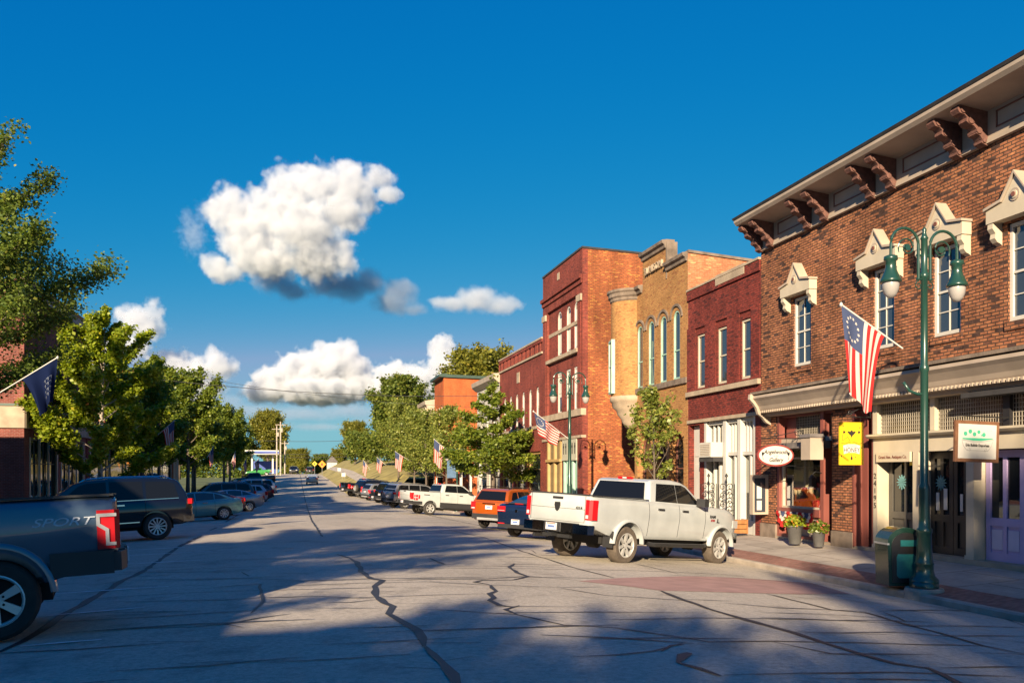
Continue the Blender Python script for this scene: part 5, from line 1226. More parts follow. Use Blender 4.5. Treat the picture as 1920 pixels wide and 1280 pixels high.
def suv_trim(root, sp, rails=True, cladding=True, chrome_strip=False):
    hl, w = sp['L']/2, sp['W']; zb = sp['bot'][0][1]
    m = MB(); pr = [(-hl+.3,-w*.97),(-hl-.03,-w*.86),(-hl-.06,0),(-hl-.03,w*.86),(-hl+.3,w*.97)]; m.prism([(x,y,zb-.04) for x, y in pr], (0,0,.2)); m.build('rear_bumper', MAT['trim'], root)
    if rails:
        for s in (1,-1):
            m = MB(); y = s*(sp['cw'][1]-.05); z = sp['cz'][1]; m.tube([(-hl*.78,y,z-.08),(-hl*.7,y,z+.015),(-.3,y,z+.05),(.3,y,z+.02),(.42,y,z-.05)], .022, 6); m.build('roof_rail', MAT['chrome' if chrome_strip else 'trim'], root)
    if chrome_strip:
        for s in (1,-1):
            m = MB(); m.box(-1.05,1.1,s*.965,s*1.003,.56,.585); m.box(-2.2,1.1,s*(sp['Y'](1.235)+.0),s*(sp['Y'](1.235)+.013),1.225,1.245); m.build('chrome_strip', MAT['chrome'], root)
bs = vehicle('large_suv', 'large black suv with bright roof rails parked beyond the grey pickup', 'suv', SUV, 'black', 'cars parked on the left kerb', tyre='tyre')
suv_trim(bs, SUV, chrome_strip=True); put(bs, -4.3, 28.6, -106, -1.55)
CUV = dict(SUV, L=4.26, W=.89, rw=.33, tw=.21, axles=(-1.27,1.28), clear=.24, spokes=(5,.04),
    plan=[(-2.13,.80),(-2.05,.85),(-1.7,.89),(1.5,.89),(1.9,.84),(2.05,.76),(2.13,.62)], top=[(-2.13,1.02),(-1.95,1.1),(.9,1.06),(1.2,1.04),(1.7,.96),(2.0,.86),(2.13,.72)],
    bot=[(-2.13,.42),(-1.8,.3),(1.6,.27),(2.0,.3),(2.13,.42)],
    cabin=[(-2.08,1.0),(-2.0,1.22),(-1.80,1.5),(-1.66,1.57),(-1.2,1.62),(-.3,1.65),(.3,1.62),(.55,1.55),(1.3,1.0)], cz=(1.0,1.65), cw=(.835,.62),
    windows=[[(-1.75,1.16),(-1.25,1.12),(-1.25,1.5),(-1.55,1.46)],[(-1.18,1.12),(-.3,1.1),(-.3,1.54),(-1.18,1.51)],[(-.22,1.1),(.95,1.08),(.82,1.18),(.42,1.48),(.22,1.53),(-.22,1.54)]],
    ws=((1.22,1.06),(.60,1.51)), rw_=((-2.05,1.12),(-1.85,1.47)), wi=(.12,.11), tail=(.74,1.04,.24,.22), head=.76, plate=.84, plx=-2.145, handles=[(-.6,.96),(.35,.96)], hmat='trim', mirror=(.8,1.06), seams=[-1.2,-.26,.95])
oc = vehicle('compact_suv', 'orange compact suv parked between the white pickup and navy sedan', 'suv', CUV, 'orange', 'cars parked on the right kerb'); suv_trim(oc, CUV)
m = MB(); m.box(-2.19,-2.1,-.5,.5,.34,.43); m.build('skid_plate', MAT['alloy'], oc); m = MB(); m.box(-2.16,-2.1,-.3,.3,.965,1.0); m.build('tailgate_trim', MAT['chrome'], oc)
put(oc, 7.31, 33.6, 46, -1.27); rm3 = oc.rotation_euler.to_matrix(); oc.location -= Vector((rm3.col[1].x, rm3.col[1].y, 0))*.78
SED = dict(L=4.65, W=.90, rw=.33, tw=.22, axles=(-1.35,1.35), clear=.22, spokes=(9,.025), arch=1.12,
    plan=[(-2.325,.74),(-2.25,.82),(-1.9,.89),(1.6,.90),(2.0,.85),(2.2,.76),(2.325,.6)], top=[(-2.325,.96),(-2.1,1.05),(-1.2,1.0),(1.0,.96),(1.3,.93),(1.9,.84),(2.2,.74),(2.325,.62)],
    bot=[(-2.325,.42),(-2.0,.28),(1.8,.22),(2.15,.25),(2.325,.38)],
    cabin=[(-2.0,.98),(-1.75,1.1),(-1.25,1.31),(-.8,1.42),(-.2,1.46),(.2,1.45),(.5,1.40),(1.38,.9)], cz=(.92,1.46), cw=(.83,.58),
    windows=[[(-1.55,1.08),(-.95,1.06),(-.95,1.34),(-1.2,1.26)],[(-.9,1.05),(-.05,1.02),(-.05,1.39),(-.5,1.39),(-.9,1.35)],[(.02,1.02),(1.05,.98),(.9,1.06),(.42,1.34),(.2,1.38),(.02,1.39)]],
    ws=((1.3,.96),(.55,1.37)), rw_=((-1.9,1.05),(-1.02,1.36)), wi=(.14,.12), tail=(.78,.98,.34,.26), head=.68, plate=.62, plx=-2.35, handles=[(-.45,.9),(.45,.9)], hmat='chrome', mirror=(.85,.98), seams=[-.92,-.01,1.1], tailw=.80)
ts = vehicle('sedan', 'teal blue fastback sedan parked behind the black suv', 'sedan', SED, 'teal', 'cars parked on the left kerb', glass='carglass2'); put(ts, -3.7, 45.6, -107, -1.35)
ns = vehicle('sedan', 'navy fastback sedan half hidden behind the white heavy duty pickup', 'sedan', dict(SED, tail=(.80,.97,.36,.3), plate=.5), 'navy', 'cars parked on the right kerb', glass='carglass2')
m = MB(); m.box(-2.2,-2.02,-.62,.62,1.075,1.10); m.mat(1); m.box(-2.21,-2.19,-.16,.16,1.06,1.078); m.build('spoiler', [MAT['trim'], MAT['redlamp']], ns)
m = MB(); m.prism([(-2.34,-.7,.30),(-2.34,.7,.30),(-2.1,.84,.30),(-2.1,-.84,.30)], (0,0,.12)); m.mat(1)
for s in (1,-1): m.box(-2.345,-2.3,s*.45,s*.7,.42,.45)
m.build('rear_bumper', [MAT['trim'], MAT['redlamp']], ns)
m = MB(); m.lathe([(0,0),(.05,0),(.05,-.02),(0,-.02)], (-2.32,0,.84), 14, 'x'); m.build('emblem', MAT['chrome'], ns)
put(ns, 6.9, 26.9, 52, -1.35); rm3 = ns.rotation_euler.to_matrix(); ns.location -= Vector((rm3.col[1].x, rm3.col[1].y, 0))*.75
# ---- copies further along both kerbs
def clone(src, label, paint, L, S, head, anchor, group=None, tilt=0):
    c = copy_tree(src); c['label'] = label
    if group: c['group'] = group
    recolour(c, paint); put(c, L, S, head, anchor); return c
gl, gr = 'cars parked on the left kerb', 'cars parked on the right kerb'
clone(ts, 'dark maroon sedan parked just past the teal sedan', 'maroon', -3.9, 51.8, -104, -1.35)
clone(ts, 'silver sedan with bright wheel parked past the maroon sedan', 'silver', -3.1, 58.5, -104, -1.35)
clone(bs, 'slate blue suv parked past the silver sedan', 'slate', -4.0, 65.5, -104, -1.55)
clone(oc, 'pale pinkish silver hatchback parked past the slate suv', 'pinksilver', -3.2, 72, -104, -1.27, gl)
clone(oc, 'dark red hatchback parked between two silver cars', 'darkred', -2.9, 79, -104, -1.27, gl)
clone(bs, 'silver suv last in the left parking row', 'silver', -3.0, 86.5, -104, -1.55)
clone(wf, 'black pickup standing alone past the left parking row', 'black', -4.4, 128, -110, -1.6)
clone(bs, 'grey suv parked just beyond the white half ton pickup', 'silver', 7.6, 65.5, 66, -1.55, gr)
clone(bs, 'black suv parked second beyond the white half ton pickup', 'black', 7.5, 70.8, 66, -1.55, gr)
clone(ns, 'charcoal sedan parked between two black vehicles on the right', 'charcoal', 7.4, 76.3, 66, -1.35)
clone(oc, 'silver compact suv parked near the far end on the right', 'silver', 7.0, 81.5, 66, -1.27)
jp = clone(bs, 'black off road wagon with spare wheel on its back', 'black', 6.8, 86.6, 66, -1.55, gr)
t_, r__ = make_wheel(.4, .24, (5, .04)); sw = bpy.data.objects.new('spare_wheel', None); sw.location = (-2.75, 0, 1.0); sw.rotation_euler = (0, 0, R(90)); link(sw, jp); t_.build('tyre', MAT['tyre'], sw, smooth=True); r__.build('rim', [MAT['alloy'], MAT['under']], sw)
clone(wf, 'black pickup parked last on the right beside the grass bank', 'black', 6.0, 91.0, 64, -1.6)
wc = clone(ts, 'small white sedan driving away up the empty road', 'offwhite', 2.34, 131.0, 0, -1.35); wc['group'] = 'cars driving on the road'
clone(bs, 'dark suv driving away near the crest of the road', 'charcoal', 3.4, 226, 0, -1.5, 'cars driving on the road')
clone(gf, 'dark pickup coming towards the viewer near the crest', 'black', -.6, 226, 180, -1.6, 'cars driving on the road')
clone(bs, 'dark suv following the oncoming pickup on the crest', 'charcoal', -.2, 252, 180, -1.5, 'cars driving on the road')
gt = clone(gf, 'bright green pickup parked in front of the fuel canopy', 'green', -8.4, 206, -92, 0); gt['group'] = 'cars at the fuel station'
# ------------------------------------------------------------------ trees
import numpy as np
MAT['bark'] = M('bark', (.11, .085, .065), rough=.95, var=.35, vs=10, bump=.6, bs=20)
MAT['bark_pale'] = M('pale bark', (.36, .30, .24), rough=.9, var=.3, vs=8)
LF_ = dict(
    ginkgo=LEAF('ginkgo leaves', (.13, .20, .010), (.34, .385, .022), (.50, .42, .03), .45),
    dark=LEAF('dark ornamental leaves', (.07, .12, .02), (.20, .255, .04), (.32, .29, .05), .4),
    maple=LEAF('maple leaves', (.075, .13, .014), (.24, .28, .03), (.32, .32, .04), .42),
    pale=LEAF('pale locust leaves', (.13, .18, .03), (.33, .35, .07), (.45, .40, .09), .45),
    far=LEAF('distant leaves', (.06, .105, .016), (.20, .23, .035), (.28, .27, .05), .35),
    olive=LEAF('olive leaves', (.10, .12, .016), (.28, .26, .035), (.40, .30, .045), .38),
    spruce=LEAF('spruce needles', (.025, .05, .016), (.075, .11, .035), (.1, .13, .05), .15))

def leaves_mesh(pts, size, rs, flat=.5, outward=None):
    """one bent diamond leaf per point (vectorised)"""
    n = len(pts); P = np.asarray(pts, float)
    nrm = rs.normal(size=(n, 3)); nrm[:, 2] = np.abs(nrm[:, 2])+flat; nrm /= np.linalg.norm(nrm, axis=1, keepdims=True)
    t = rs.normal(size=(n, 3)); t -= nrm*(t*nrm).sum(1, keepdims=True); t /= np.linalg.norm(t, axis=1, keepdims=True)
    b = np.cross(nrm, t); sz = (size*rs.uniform(.6, 1.35, n))[:, None]
    v = np.empty((n, 4, 3)); v[:, 0] = P-t*sz*.55; v[:, 1] = P+b*sz*.42+nrm*sz*.10; v[:, 2] = P+t*sz*.55; v[:, 3] = P-b*sz*.42+nrm*sz*.10
    return v.reshape(-1, 3)

def quads_to_mesh(name, V, mat):
    n = len(V)//4; me = bpy.data.meshes.new(name)
    me.vertices.add(n*4); me.vertices.foreach_set('co', V.astype(np.float32).ravel())
    me.loops.add(n*4); me.loops.foreach_set('vertex_index', np.arange(n*4, dtype=np.int32))
    me.polygons.add(n); me.polygons.foreach_set('loop_start', np.arange(0, n*4, 4, dtype=np.int32))
    me.update(calc_edges=True); me.materials.append(mat); return me

def tree(name, label, loc, H, rad, base, leaf, n_leaf, size, seed, group=None, shape='round', limbs=26, trunk=.14, up=.45, bark='bark', clump=.20, gap=.0, lean=(0, 0), droop=0., cat='tree'):
    """tapered trunk, limbs and twigs; leaves sit in tufts along the twigs"""
    rs = np.random.RandomState(seed)
    root = thing(name, label, cat, loc, group=group)
    prof = dict(round=lambda t: max(.12, math.sin(math.pi*min(1, .12+.88*t))**.6), cone=lambda t: max(.06, (1-t)**.8*1.05), egg=lambda t: max(.1, math.sin(math.pi*(.15+.83*t)**.75)**.7), vase=lambda t: max(.15, .5+.6*math.sin(math.pi*t*.8)), ginkgo=lambda t: max(.10, (1-t)**.62*(.75+.4*min(1, t*5))))[shape]
    mb = MB(); mb.smooth = True
    tp = [Vector((lean[0]*t+.03*H*t*math.sin(3*t+seed)*.5, lean[1]*t+.03*H*t*math.cos(2*t+seed)*.5, H*.93*t)) for t in frange(0, 1, 8)]
    mb.tube(tp, [trunk*(1.25 if i == 0 else 1)*(1-.93*i/8)+.008 for i in range(9)], 9)
    pts = []
    def tpos(h):
        u = min(.999, h/(H*.93))*8; i = int(u); return tp[i].lerp(tp[i+1], u-i)
    nt_ = []
    for i in range(limbs):
        t = (i+.5)/limbs; h = base+(H*.94-base)*t**1.0; o = tpos(h)
        a = i*2.399+rs.uniform(-.4, .4); ln = rad*prof(t)*rs.uniform(.75, 1.12)
        el = up+(.5*t if shape != 'cone' else -.1)+rs.uniform(-.15, .15)
        d = Vector((math.cos(a)*math.cos(el), math.sin(a)*math.cos(el), math.sin(el)))
        lp = []
        for k in range(6):
            u = k/5; bend = Vector((0, 0, (.18*u*u-droop*u*u)*ln)); lp.append(o+d*ln*u+bend+Vector(rs.normal(size=3)*.02*ln*u))
        mb.tube(lp, [max(.006, trunk*.42*(1-t*.6)*(1-.85*k/5)) for k in range(6)], 5)
        nt = max(4, int(ln/.30))
        for k in range(nt):
            u = .28+.72*(k+rs.uniform(0, 1))/nt; ii = min(4, int(u*5)); p = lp[ii].lerp(lp[ii+1], u*5-ii)
            ta = rs.normal(size=3); ta[2] = abs(ta[2])*.5+(.25 if shape == 'ginkgo' else -.1); q = Vector(ta).normalized(); q = (q+d*1.1).normalized()
            tl = ln*rs.uniform(.16, .34)*(1.2-.5*u); mb.tube([p, p+q*tl], [.012, .004], 4)
            nt_.append((p, p+q*tl, tl))
        nt_.append((lp[3], lp[5], ln*.4))
    nt_.append((tpos(H*.8), tpos(H*.93)+Vector((0, 0, H*.07)), .4))
    if gap: nt_ = [x for x in nt_ if rs.uniform() > gap]
    wts = np.array([x[2] for x in nt_])**.8; wts /= wts.sum(); cnt = rs.multinomial(n_leaf, wts); out = []
    for (p, q, tl), c in zip(nt_, cnt):
        if c == 0: continue
        u = rs.uniform(.1, 1.08, (c, 1)); base_ = np.array(p)[None]*(1-u)+np.array(q)[None]*u
        out.append(base_+rs.normal(size=(c, 3))*np.array([1, 1, .8])*(clump*(.35+.3*tl)))
    V = leaves_mesh(np.concatenate(out), size, rs)
    mb.build('trunk', MAT[bark], root)
    link(bpy.data.objects.new('crown', quads_to_mesh('crown', V, LF_[leaf])), root)
    return root

def treecopy(src, label, loc, rz, sc_=1., group=None, sz=None):
    c = copy_tree(src); c['label'] = label; c.location = loc; c.rotation_euler = (0, 0, rz); c.scale = (sc_, sc_, sz or sc_)
    if group: c['group'] = group
    return c

gL, gR, gF = 'street trees on the left pavement', 'street trees on the right pavement', 'trees at the far end of the street'
zl = lambda s: zkl(s)+.05
t_dark = tree('street_tree', 'big dark green tree reaching in from the left edge', (-11.6, 32.0, zl(32)), 14.6, 5.2, 4.3, 'dark', 95000, .105, 11, gL, 'ginkgo', 50, .2, .16, clump=.30)
t_gink = tree('ginkgo_tree', 'bright yellow green ginkgo with spiky upswept branches', (-9.55, 46.8, zl(46)), 10.8, 4.3, 1.7, 'ginkgo', 58000, .16, 5, gL, 'ginkgo', 34, .15, .42, 'bark_pale', clump=.22)
t_map = tree('street_tree', 'rounded green tree just past the ginkgo', (-10.4, 64, zl(64)), 9.8, 3.4, 2.6, 'maple', 24000, .19, 21, gL, 'egg', 30, .16, .5, clump=.34)
t_spk = tree('street_tree', 'tall thin green tree rising behind the ginkgo top', (-10.8, 74, zl(74)), 12.6, 3.4, 3.0, 'maple', 22000, .2, 33, gL, 'ginkgo', 30, .15, .5, clump=.3)
treecopy(t_map, 'broad sunlit tree beyond the tall thin one on the left', (-10.2, 88, zl(88)), 1.1, 1.25, gL)
treecopy(t_map, 'leafy tree standing left of the blue fuel canopy trees', (-11.3, 104, zl(94)), 2.3, 1.1, gL, 1.0)
treecopy(t_map, 'last tree of the left pavement row', (-13.0, 118, zl(94)), 4.0, 1.3, gL, 1.1)
treecopy(t_map, 'tree past the last parked silver suv on the left', (-9.9, 127, zl(94)), .5, 1.2, gL, 1.2)
treecopy(t_map, 'tree left of the blue fuel canopy beside the black pickup', (-10.6, 148, zl(94)+.5), 1.7, 1.25, gL, 1.15)
t_r1 = tree('street_tree', 'layered green tree in front of the dark red hall', (11.8, 51.5, zkr(51)), 8.6, 3.5, 2.3, 'maple', 26000, .17, 45, gR, 'cone', 30, .13, .12, clump=.30)
t_r2 = tree('young_tree', 'small thin young tree in front of the tan building', (12.35, 28.2, zkr(28)), 5.3, 1.35, 1.9, 'pale', 2500, .13, 52, gR, 'egg', 20, .05, .75, clump=.24, gap=.35)
t_r3 = tree('street_tree', 'airy pale green tree before the clapboard building', (11.8, 68, zkr(68)), 8.2, 2.6, 2.2, 'pale', 9500, .17, 61, gR, 'egg', 26, .1, .55, clump=.34)
treecopy(t_r3, 'airy pale tree hiding the rust block corner', (11.6, 78, zkr(78)), 2., 1.05, gR)
treecopy(t_r3, 'airy pale tree past the rust brick block', (11.9, 88.5, zkr(88)), 3.6, 1.1, gR)
treecopy(t_r3, 'airy pale tree last in the right pavement row', (11.4, 98, zbank(11.4, 98)), 5.1, 1.15, gR)
# trees beyond the buildings
t_f1 = tree('deciduous_tree', 'dense dark green tree at the top of the grass bank', (14.5, 124, zbank(14, 124)), 12.5, 5.0, 2.0, 'far', 24000, .36, 71, gF, 'egg', 34, .28, .5, clump=.55)
tree('spruce_tree', 'dark spruce with drooping layered branches behind the rust block', (19.5, 120, 1.5), 14.5, 4.3, 1.5, 'spruce', 26000, .26, 72, gF, 'cone', 56, .25, -.05, clump=.22, droop=.28)
t_f2 = tree('deciduous_tree', 'tall broad tree rising behind the rust brick block', (27, 128, 1.5), 18.5, 6.5, 4, 'olive', 26000, .42, 73, gF, 'round', 40, .35, .45, clump=.6)
treecopy(t_f2, 'tall broad tree rising above the clapboard roof', (40, 132, 1.0), 2.0, 1.02, gF)
treecopy(t_f1, 'lower tree between the bank top and the dark spruce', (17.5, 138, zbank(12, 138)), 1.5, .9, gF)
treecopy(t_f2, 'autumn tinted tree at the right of the far crest', (14.5, 218, zc(218)+1.5), 3.0, .62, gF)
treecopy(t_f1, 'bushy tree on the right of the crest beside the road signs', (23, 205, zc(205)+2), 4.0, .95, gF)
t_f3 = tree('deciduous_tree', 'tall olive green tree standing over the fuel canopy', (-7.8, 252, zc(252)), 17.5, 6.4, 3.5, 'olive', 26000, .45, 81, gF, 'egg', 40, .35, .55, clump=.65)
treecopy(t_f3, 'olive tree behind the left end of the fuel canopy', (-18, 245, zc(245)), 2.2, .85, gF)
treecopy(t_f1, 'dark tree at the left between the row and the canopy', (-20, 160, zc(160)), .6, 1.0, gF)
treecopy(t_f1, 'dark tree behind the far orange brick building', (-19, 128, zc(128)), 2.6, 1.05, gF)
rnd = random.Random(9)
hz = [(-7, 300, .9), (2, 330, .8), (9, 345, .75), (16, 330, .8), (-18, 310, 1.), (24, 300, .9), (33, 280, 1.), (-32, 290, 1.1), (44, 260, 1.1), (-2, 380, 1.0), (12, 400, 1.0)]
for i, (x, y, s) in enumerate(hz):
    treecopy((t_f1, t_f2)[i % 2], 'tree in the far belt closing the view beyond the crest', (x, y, zc(y)), i*1.3, s*(1.05 if i % 2 == 0 else .75), 'belt of trees beyond the crest')
rs_ = np.random.RandomState(77); n_ = 60000
th = rs_.uniform(-175, 190, n_); hump = 11+3.5*np.sin(th*.11)+2.5*np.sin(th*.31+1)+1.5*np.sin(th*.73); hh = hump*rs_.uniform(0, 1, n_)**.6
V_ = leaves_mesh(np.stack([th, 455+rs_.uniform(0, 14, n_)-.12*np.abs(th), zc(430)+hh], 1), 1.15, rs_)
o = link(bpy.data.objects.new('far_woods', quads_to_mesh('far_woods', V_, LF_['far']))); tag(o, 'far line of woods closing the horizon', 'woods', kind='stuff')
# unseen trees, placed and scaled for the shade they throw on road and shopfronts
for i, (x, y, s, z) in enumerate([(-12.5, -35.2, .86, 1.46), (-13.2, -43, 1.15, 1.68), (-11, -21, .74, .82), (-11.4, -16.2, .6, .72), (-11, -.4, 1.1, .87)]):
    treecopy(t_dark, 'unseen tree behind the viewer, added to shade the near road', (x, y, zl(0)), i*1.7, s, 'unseen trees added for their shade', z)

sb = tree('shrub', 'low green shrub at the foot of the bank beside the black pickup', (12.4, 96.5, zbank(12, 96)-.1), 2.6, 1.9, .2, 'far', 3500, .22, 91, 'shrubs on the bank', 'round', 20, .05, .5, clump=.4, cat='shrub')
for i, (lab, x, y, s) in enumerate((('wide shrub half way up the grass bank', 15.5, 104, 1.5), ('shrub behind the pale trees on the bank', 13.5, 112, 1.3), ('tall shrub near the top of the bank path', 11.6, 121, 1.4), ('shrub beside the path at the bank top', 10.8, 136, 1.5), ('shrub farthest along the bank path', 10.5, 158, 1.8))):
    treecopy(sb, lab, (x, y, zbank(x, y)-.1), i*2.1, s)
# ------------------------------------------------------------------ street furniture
MAT['lampgreen'] = M('dark green enamel', (.012, .046, .034), rough=.3, var=.1, coat=.6)
MAT['frost'] = M('frosted globe', (.32, .30, .285), rough=.25, var=.06, coat=.5)
def lamp(label, L, S, z, H=6.8, group='two armed street lamps'):
    t = thing('street_lamp', label, 'street lamp', (L, S, z), group=group)
    m = MB(); m.smooth = True
    m.add(*[x for x in ([(math.cos(R(45*k+22.5))*.27, math.sin(R(45*k+22.5))*.27, z_) for z_ in (0, .12) for k in range(8)], [(k, (k+1) % 8, 8+(k+1) % 8, 8+k) for k in range(8)]+[tuple(range(8, 16))])])
    m.lathe([(.26,.12),(.25,.16),(.19,.22),(.165,.32),(.16,.42),(.175,.45),(.155,.48),(.14,.62),(.125,1.0),(.14,1.03),(.14,1.1),(.11,1.13),(.10,1.3),(.105,1.85),(.10,1.9),(.078,1.95),(.07,3.2),(.07,4.05),(.085,4.08),(.085,4.16),(.066,4.2),(.06,H-1.0),(.09,H-.98),(.09,H-.9),(.06,H-.86),(.058,H-.25),(.075,H-.23),(.05,H-.18),(.03,H-.1),(.045,H-.06),(0,H)], (0,0,0), 16)
    m.build('post', MAT['lampgreen'], t)
    for sg in (-1, 1):
        m = MB(); a = []
        # arm rises beside the post, sweeps over in a round hoop and drops to the lantern
        a = [(sg*.13, 0, H-1.0), (sg*.13, 0, H-.55)]
        for k in range(13): q = R(180-k*15); a.append((sg*(.43-.30*math.cos(R(k*15))), 0, H-.36+.30*math.sin(R(k*15))))
        a.append((sg*.735, 0, H-.62)); m.tube(a, .028, 8)
        scroll(m, (sg*.38, 0, H-.42), .20, 1.35, .016, 'y', 20, flip=sg, d0=R(-30 if sg > 0 else 210)); m.lathe([(0,-.02),(.06,-.02),(.06,.02),(0,.02)], (sg*.37, 0, H-.42), 12, 'y')
        for z0 in (H-.55, H-1.0): m.tube([(0,0,z0), (sg*.17,0,z0)], .022, 6)
        scroll(m, (sg*.12, 0, H-1.12), .09, 1.1, .012, 'y', 12, flip=-sg, d0=R(90))
        m.build('arm', MAT['lampgreen'], t)
        m = MB(); m.smooth = True; c = (sg*.735, 0, 0); zz = H-.62
        m.lathe([(0,zz+.04),(.07,zz+.03),(.12,zz+.01),(.125,zz-.06),(.095,zz-.08),(.095,zz-.20),(.11,zz-.26),(.17,zz-.40),(.19,zz-.43),(.19,zz-.48),(.15,zz-.48),(0,zz-.44)], c, 18); m.build('lantern', MAT['lampgreen'], t)
        m = MB(); m.smooth = True; m.lathe([(.15,zz-.47),(.153,zz-.53),(.142,zz-.61),(.108,zz-.70),(.06,zz-.755),(0,zz-.77)], c, 18); m.build('globe', MAT['frost'], t)
    return t
l1 = lamp('dark green two armed lamp post beside the litter bin', 11.5, 13.71, zb(13.7)+.02)
m = MB(); m.lathe([(0,.05),(.33,.05),(.35,.0),(.35,-.2),(0,-.2)], (0,0,0), 20); o = m.build('footing', MAT['kerb'], l1); o.location = (0,0,-.06)
for nm_, lab, S in (('b', 'dark green two armed lamp post before the three storey building', 35.25), ('c', 'dark green lamp post with hanging banner near the clapboard porch', 61.9)):
    c = copy_tree(l1); c['label'] = lab; c.location = (11.5, S, zkr(S)+.02)
    if nm_ == 'c': c.scale = (1, 1, .68); lc = c
m = MB(); m.box(-.75,-.08,-.02,.02,3.6,5.6); o = m.build('banner', M('blue banner cloth', (.07,.13,.22), rough=.8, var=.2), lc)

# flags -------------------------------------------------------------
def flag(label, grid_fn, nu=26, nv=20, stars=True, pole=None, cols=None, parent_name='flag', group='national flags on poles'):
    """grid_fn(u,v): u runs across the stripes along the pole (0 = canton end), v along the fly"""
    m = MB(); base = Vector(grid_fn(0, 0)); red, white, blue = 0, 1, 2
    V = [Vector(grid_fn(i/nu, j/nv))-base for j in range(nv+1) for i in range(nu+1)]; b = 0
    m.v = [tuple(p) for p in V]
    for j in range(nv):
        for i in range(nu):
            st = int((i+.5)/nu*13); can = (i+.5)/nu < 7/13 and (j+.5)/nv < .4
            m.f.append((j*(nu+1)+i, j*(nu+1)+i+1, (j+1)*(nu+1)+i+1, (j+1)*(nu+1)+i)); m.m.append(blue if can else (red if st % 2 == 0 else white)); m.sm.append(True)
    t = thing('flag', label, 'flag', base, group=group)
    cl = m.build('cloth', cols or [MAT['flagred'], MAT['flagwhite'], MAT['flagblue']], t, fixn=False)
    if stars:
        s = MB()
        for k in range(13):
            a = 2*math.pi*k/13; uc, vc = .27+.17*math.cos(a), .2+.13*math.sin(a)
            p = Vector(grid_fn(uc, vc))-base; du = (Vector(grid_fn(uc+.01, vc))-Vector(grid_fn(uc, vc))).normalized(); dv = (Vector(grid_fn(uc, vc+.01))-Vector(grid_fn(uc, vc))).normalized(); n = du.cross(dv)*.006
            for q in (1, -1): s.poly([p+n*q+(du*math.cos(R(36*i))+dv*math.sin(R(36*i)))*(.035 if i % 2 == 0 else .016) for i in range(10)])
        s.build('stars', MAT['flagwhite'], cl, fixn=False)
    if pole:
        m = MB(); m.tube([Vector(p)-base for p in pole], .016, 8); m.lathe([(0,-.05),(.03,-.02),(.03,.02),(0,.05)], Vector(pole[0])-base, 8); m.build('pole', MAT['white'], t)
    return t
def CLOTH(n, c):
    m, nt, b, N, Lk = _nt(n); nt.nodes.remove(b); d = N('ShaderNodeBsdfDiffuse'); t = N('ShaderNodeBsdfTranslucent'); x = N('ShaderNodeMixShader'); x.inputs[0].default_value = .3
    d.inputs[0].default_value = (*c, 1); t.inputs[0].default_value = (*c, 1); Lk(d.outputs[0], x.inputs[1]); Lk(t.outputs[0], x.inputs[2]); Lk(x.outputs[0], nt.nodes['Material Output'].inputs[0]); return m
MAT['flagred'] = CLOTH('flag red', (.50, .035, .035)); MAT['flagwhite'] = CLOTH('flag white', (.62, .56, .50)); MAT['flagblue'] = CLOTH('flag blue', (.07, .09, .17))
def hang(tip, end, hoist, fly, fold=.07, sway=(0, 0), gather=.45, ph=0.):
    """cloth hung from a slanting pole: hoist metres along the pole, fly metres straight down, gathered into folds"""
    tip, end = Vector(tip), Vector(end); d = (end-tip).normalized()
    def f(u, v):
        h = tip+d*(hoist*u); k = 1-gather*v**.7
        q = tip+d*(hoist*(.18*v+(u)*k)); x = q
        side = Vector((d.y, -d.x, 0)); side = side.normalized() if side.length > .01 else Vector((0, 1, 0))
        z = h.z*(1-v)+ (h.z*.75+(tip.z)*.25)*v - fly*v*(1-.04*math.sin(u*7))
        return Vector((q.x+sway[0]*v, q.y+sway[1]*v, z))+side*(fold*v**.6*math.sin(u*11+ph+v*1.5))+d*(.03*v*math.sin(u*17+ph))
    return f
zlamp = l1.location.z
# flag 1 hangs from the near lamp
T1 = (9.84, 13.9, 4.72)
flag('large national flag hanging from the near lamp post pole', hang(T1, (11.1, 13.78, 3.92), 1.05, 1.62, .085, (-.02, .05), .42, .4), 39, 30, True, [T1, (11.08, 13.78, 3.93)])
m = MB(); m.smooth = True; m.tube([(-.42,.05,3.86),(-.30,.04,3.70),(-.14,.02,3.64),(0,0,3.64)], .03, 8); o = m.build('flag_bracket', MAT['lampgreen'], l1)
def blown(tl, tr, br, bl, wav=.07, n=1.6, ph=0.):
    tl, tr, br, bl = map(Vector, (tl, tr, br, bl)); nn = (tr-tl).cross(bl-tl).normalized()
    def f(u, v):
        a = tl.lerp(bl, u); b = tr.lerp(br, u); return a.lerp(b, v)+nn*(wav*math.sin(v*n*6.28+u*1.5+ph)*min(1, v*3))
    return f
def onS_(px, py, S):
    r = (px-960)/1600; c, s = math.cos(R(YAW)), math.sin(R(YAW)); L = S*(r*c+s)/(c-r*s); Z = S*c+L*s; return (L, S, CAMZ+(885-py)*Z/1600)
flag('national flag blowing out beside the second lamp post', blown((9.86, 35.1, 4.14), (11.05, 35.3, 3.36), (10.9, 35.3, 2.72), (10.05, 35.1, 3.2)), 26, 24, True, [(9.83, 35.1, 4.2), (11.45, 35.25, 3.05)])
for lab, S, tip, end in (('national flag on the lamp post before the white pickup cab', 61.5, (814, 823), (846, 850)), ('small national flag half furled over the dark parked cars', 78, (741, 846), (766, 862)), ('small national flag near the start of the grass bank', 92, (707, 857), (724, 872)), ('faded national flag farthest along the right pavement', 104, (681, 862), (694, 880))):
    tp_, ed = onS_(*tip, S), onS_(*end, S); ln = (Vector(ed)-Vector(tp_)).length
    flag(lab, hang(tp_, ed, ln*.62, ln*1.05, .05, (-.15, 0), .3, S), 13, 10, False, [tp_, ed])
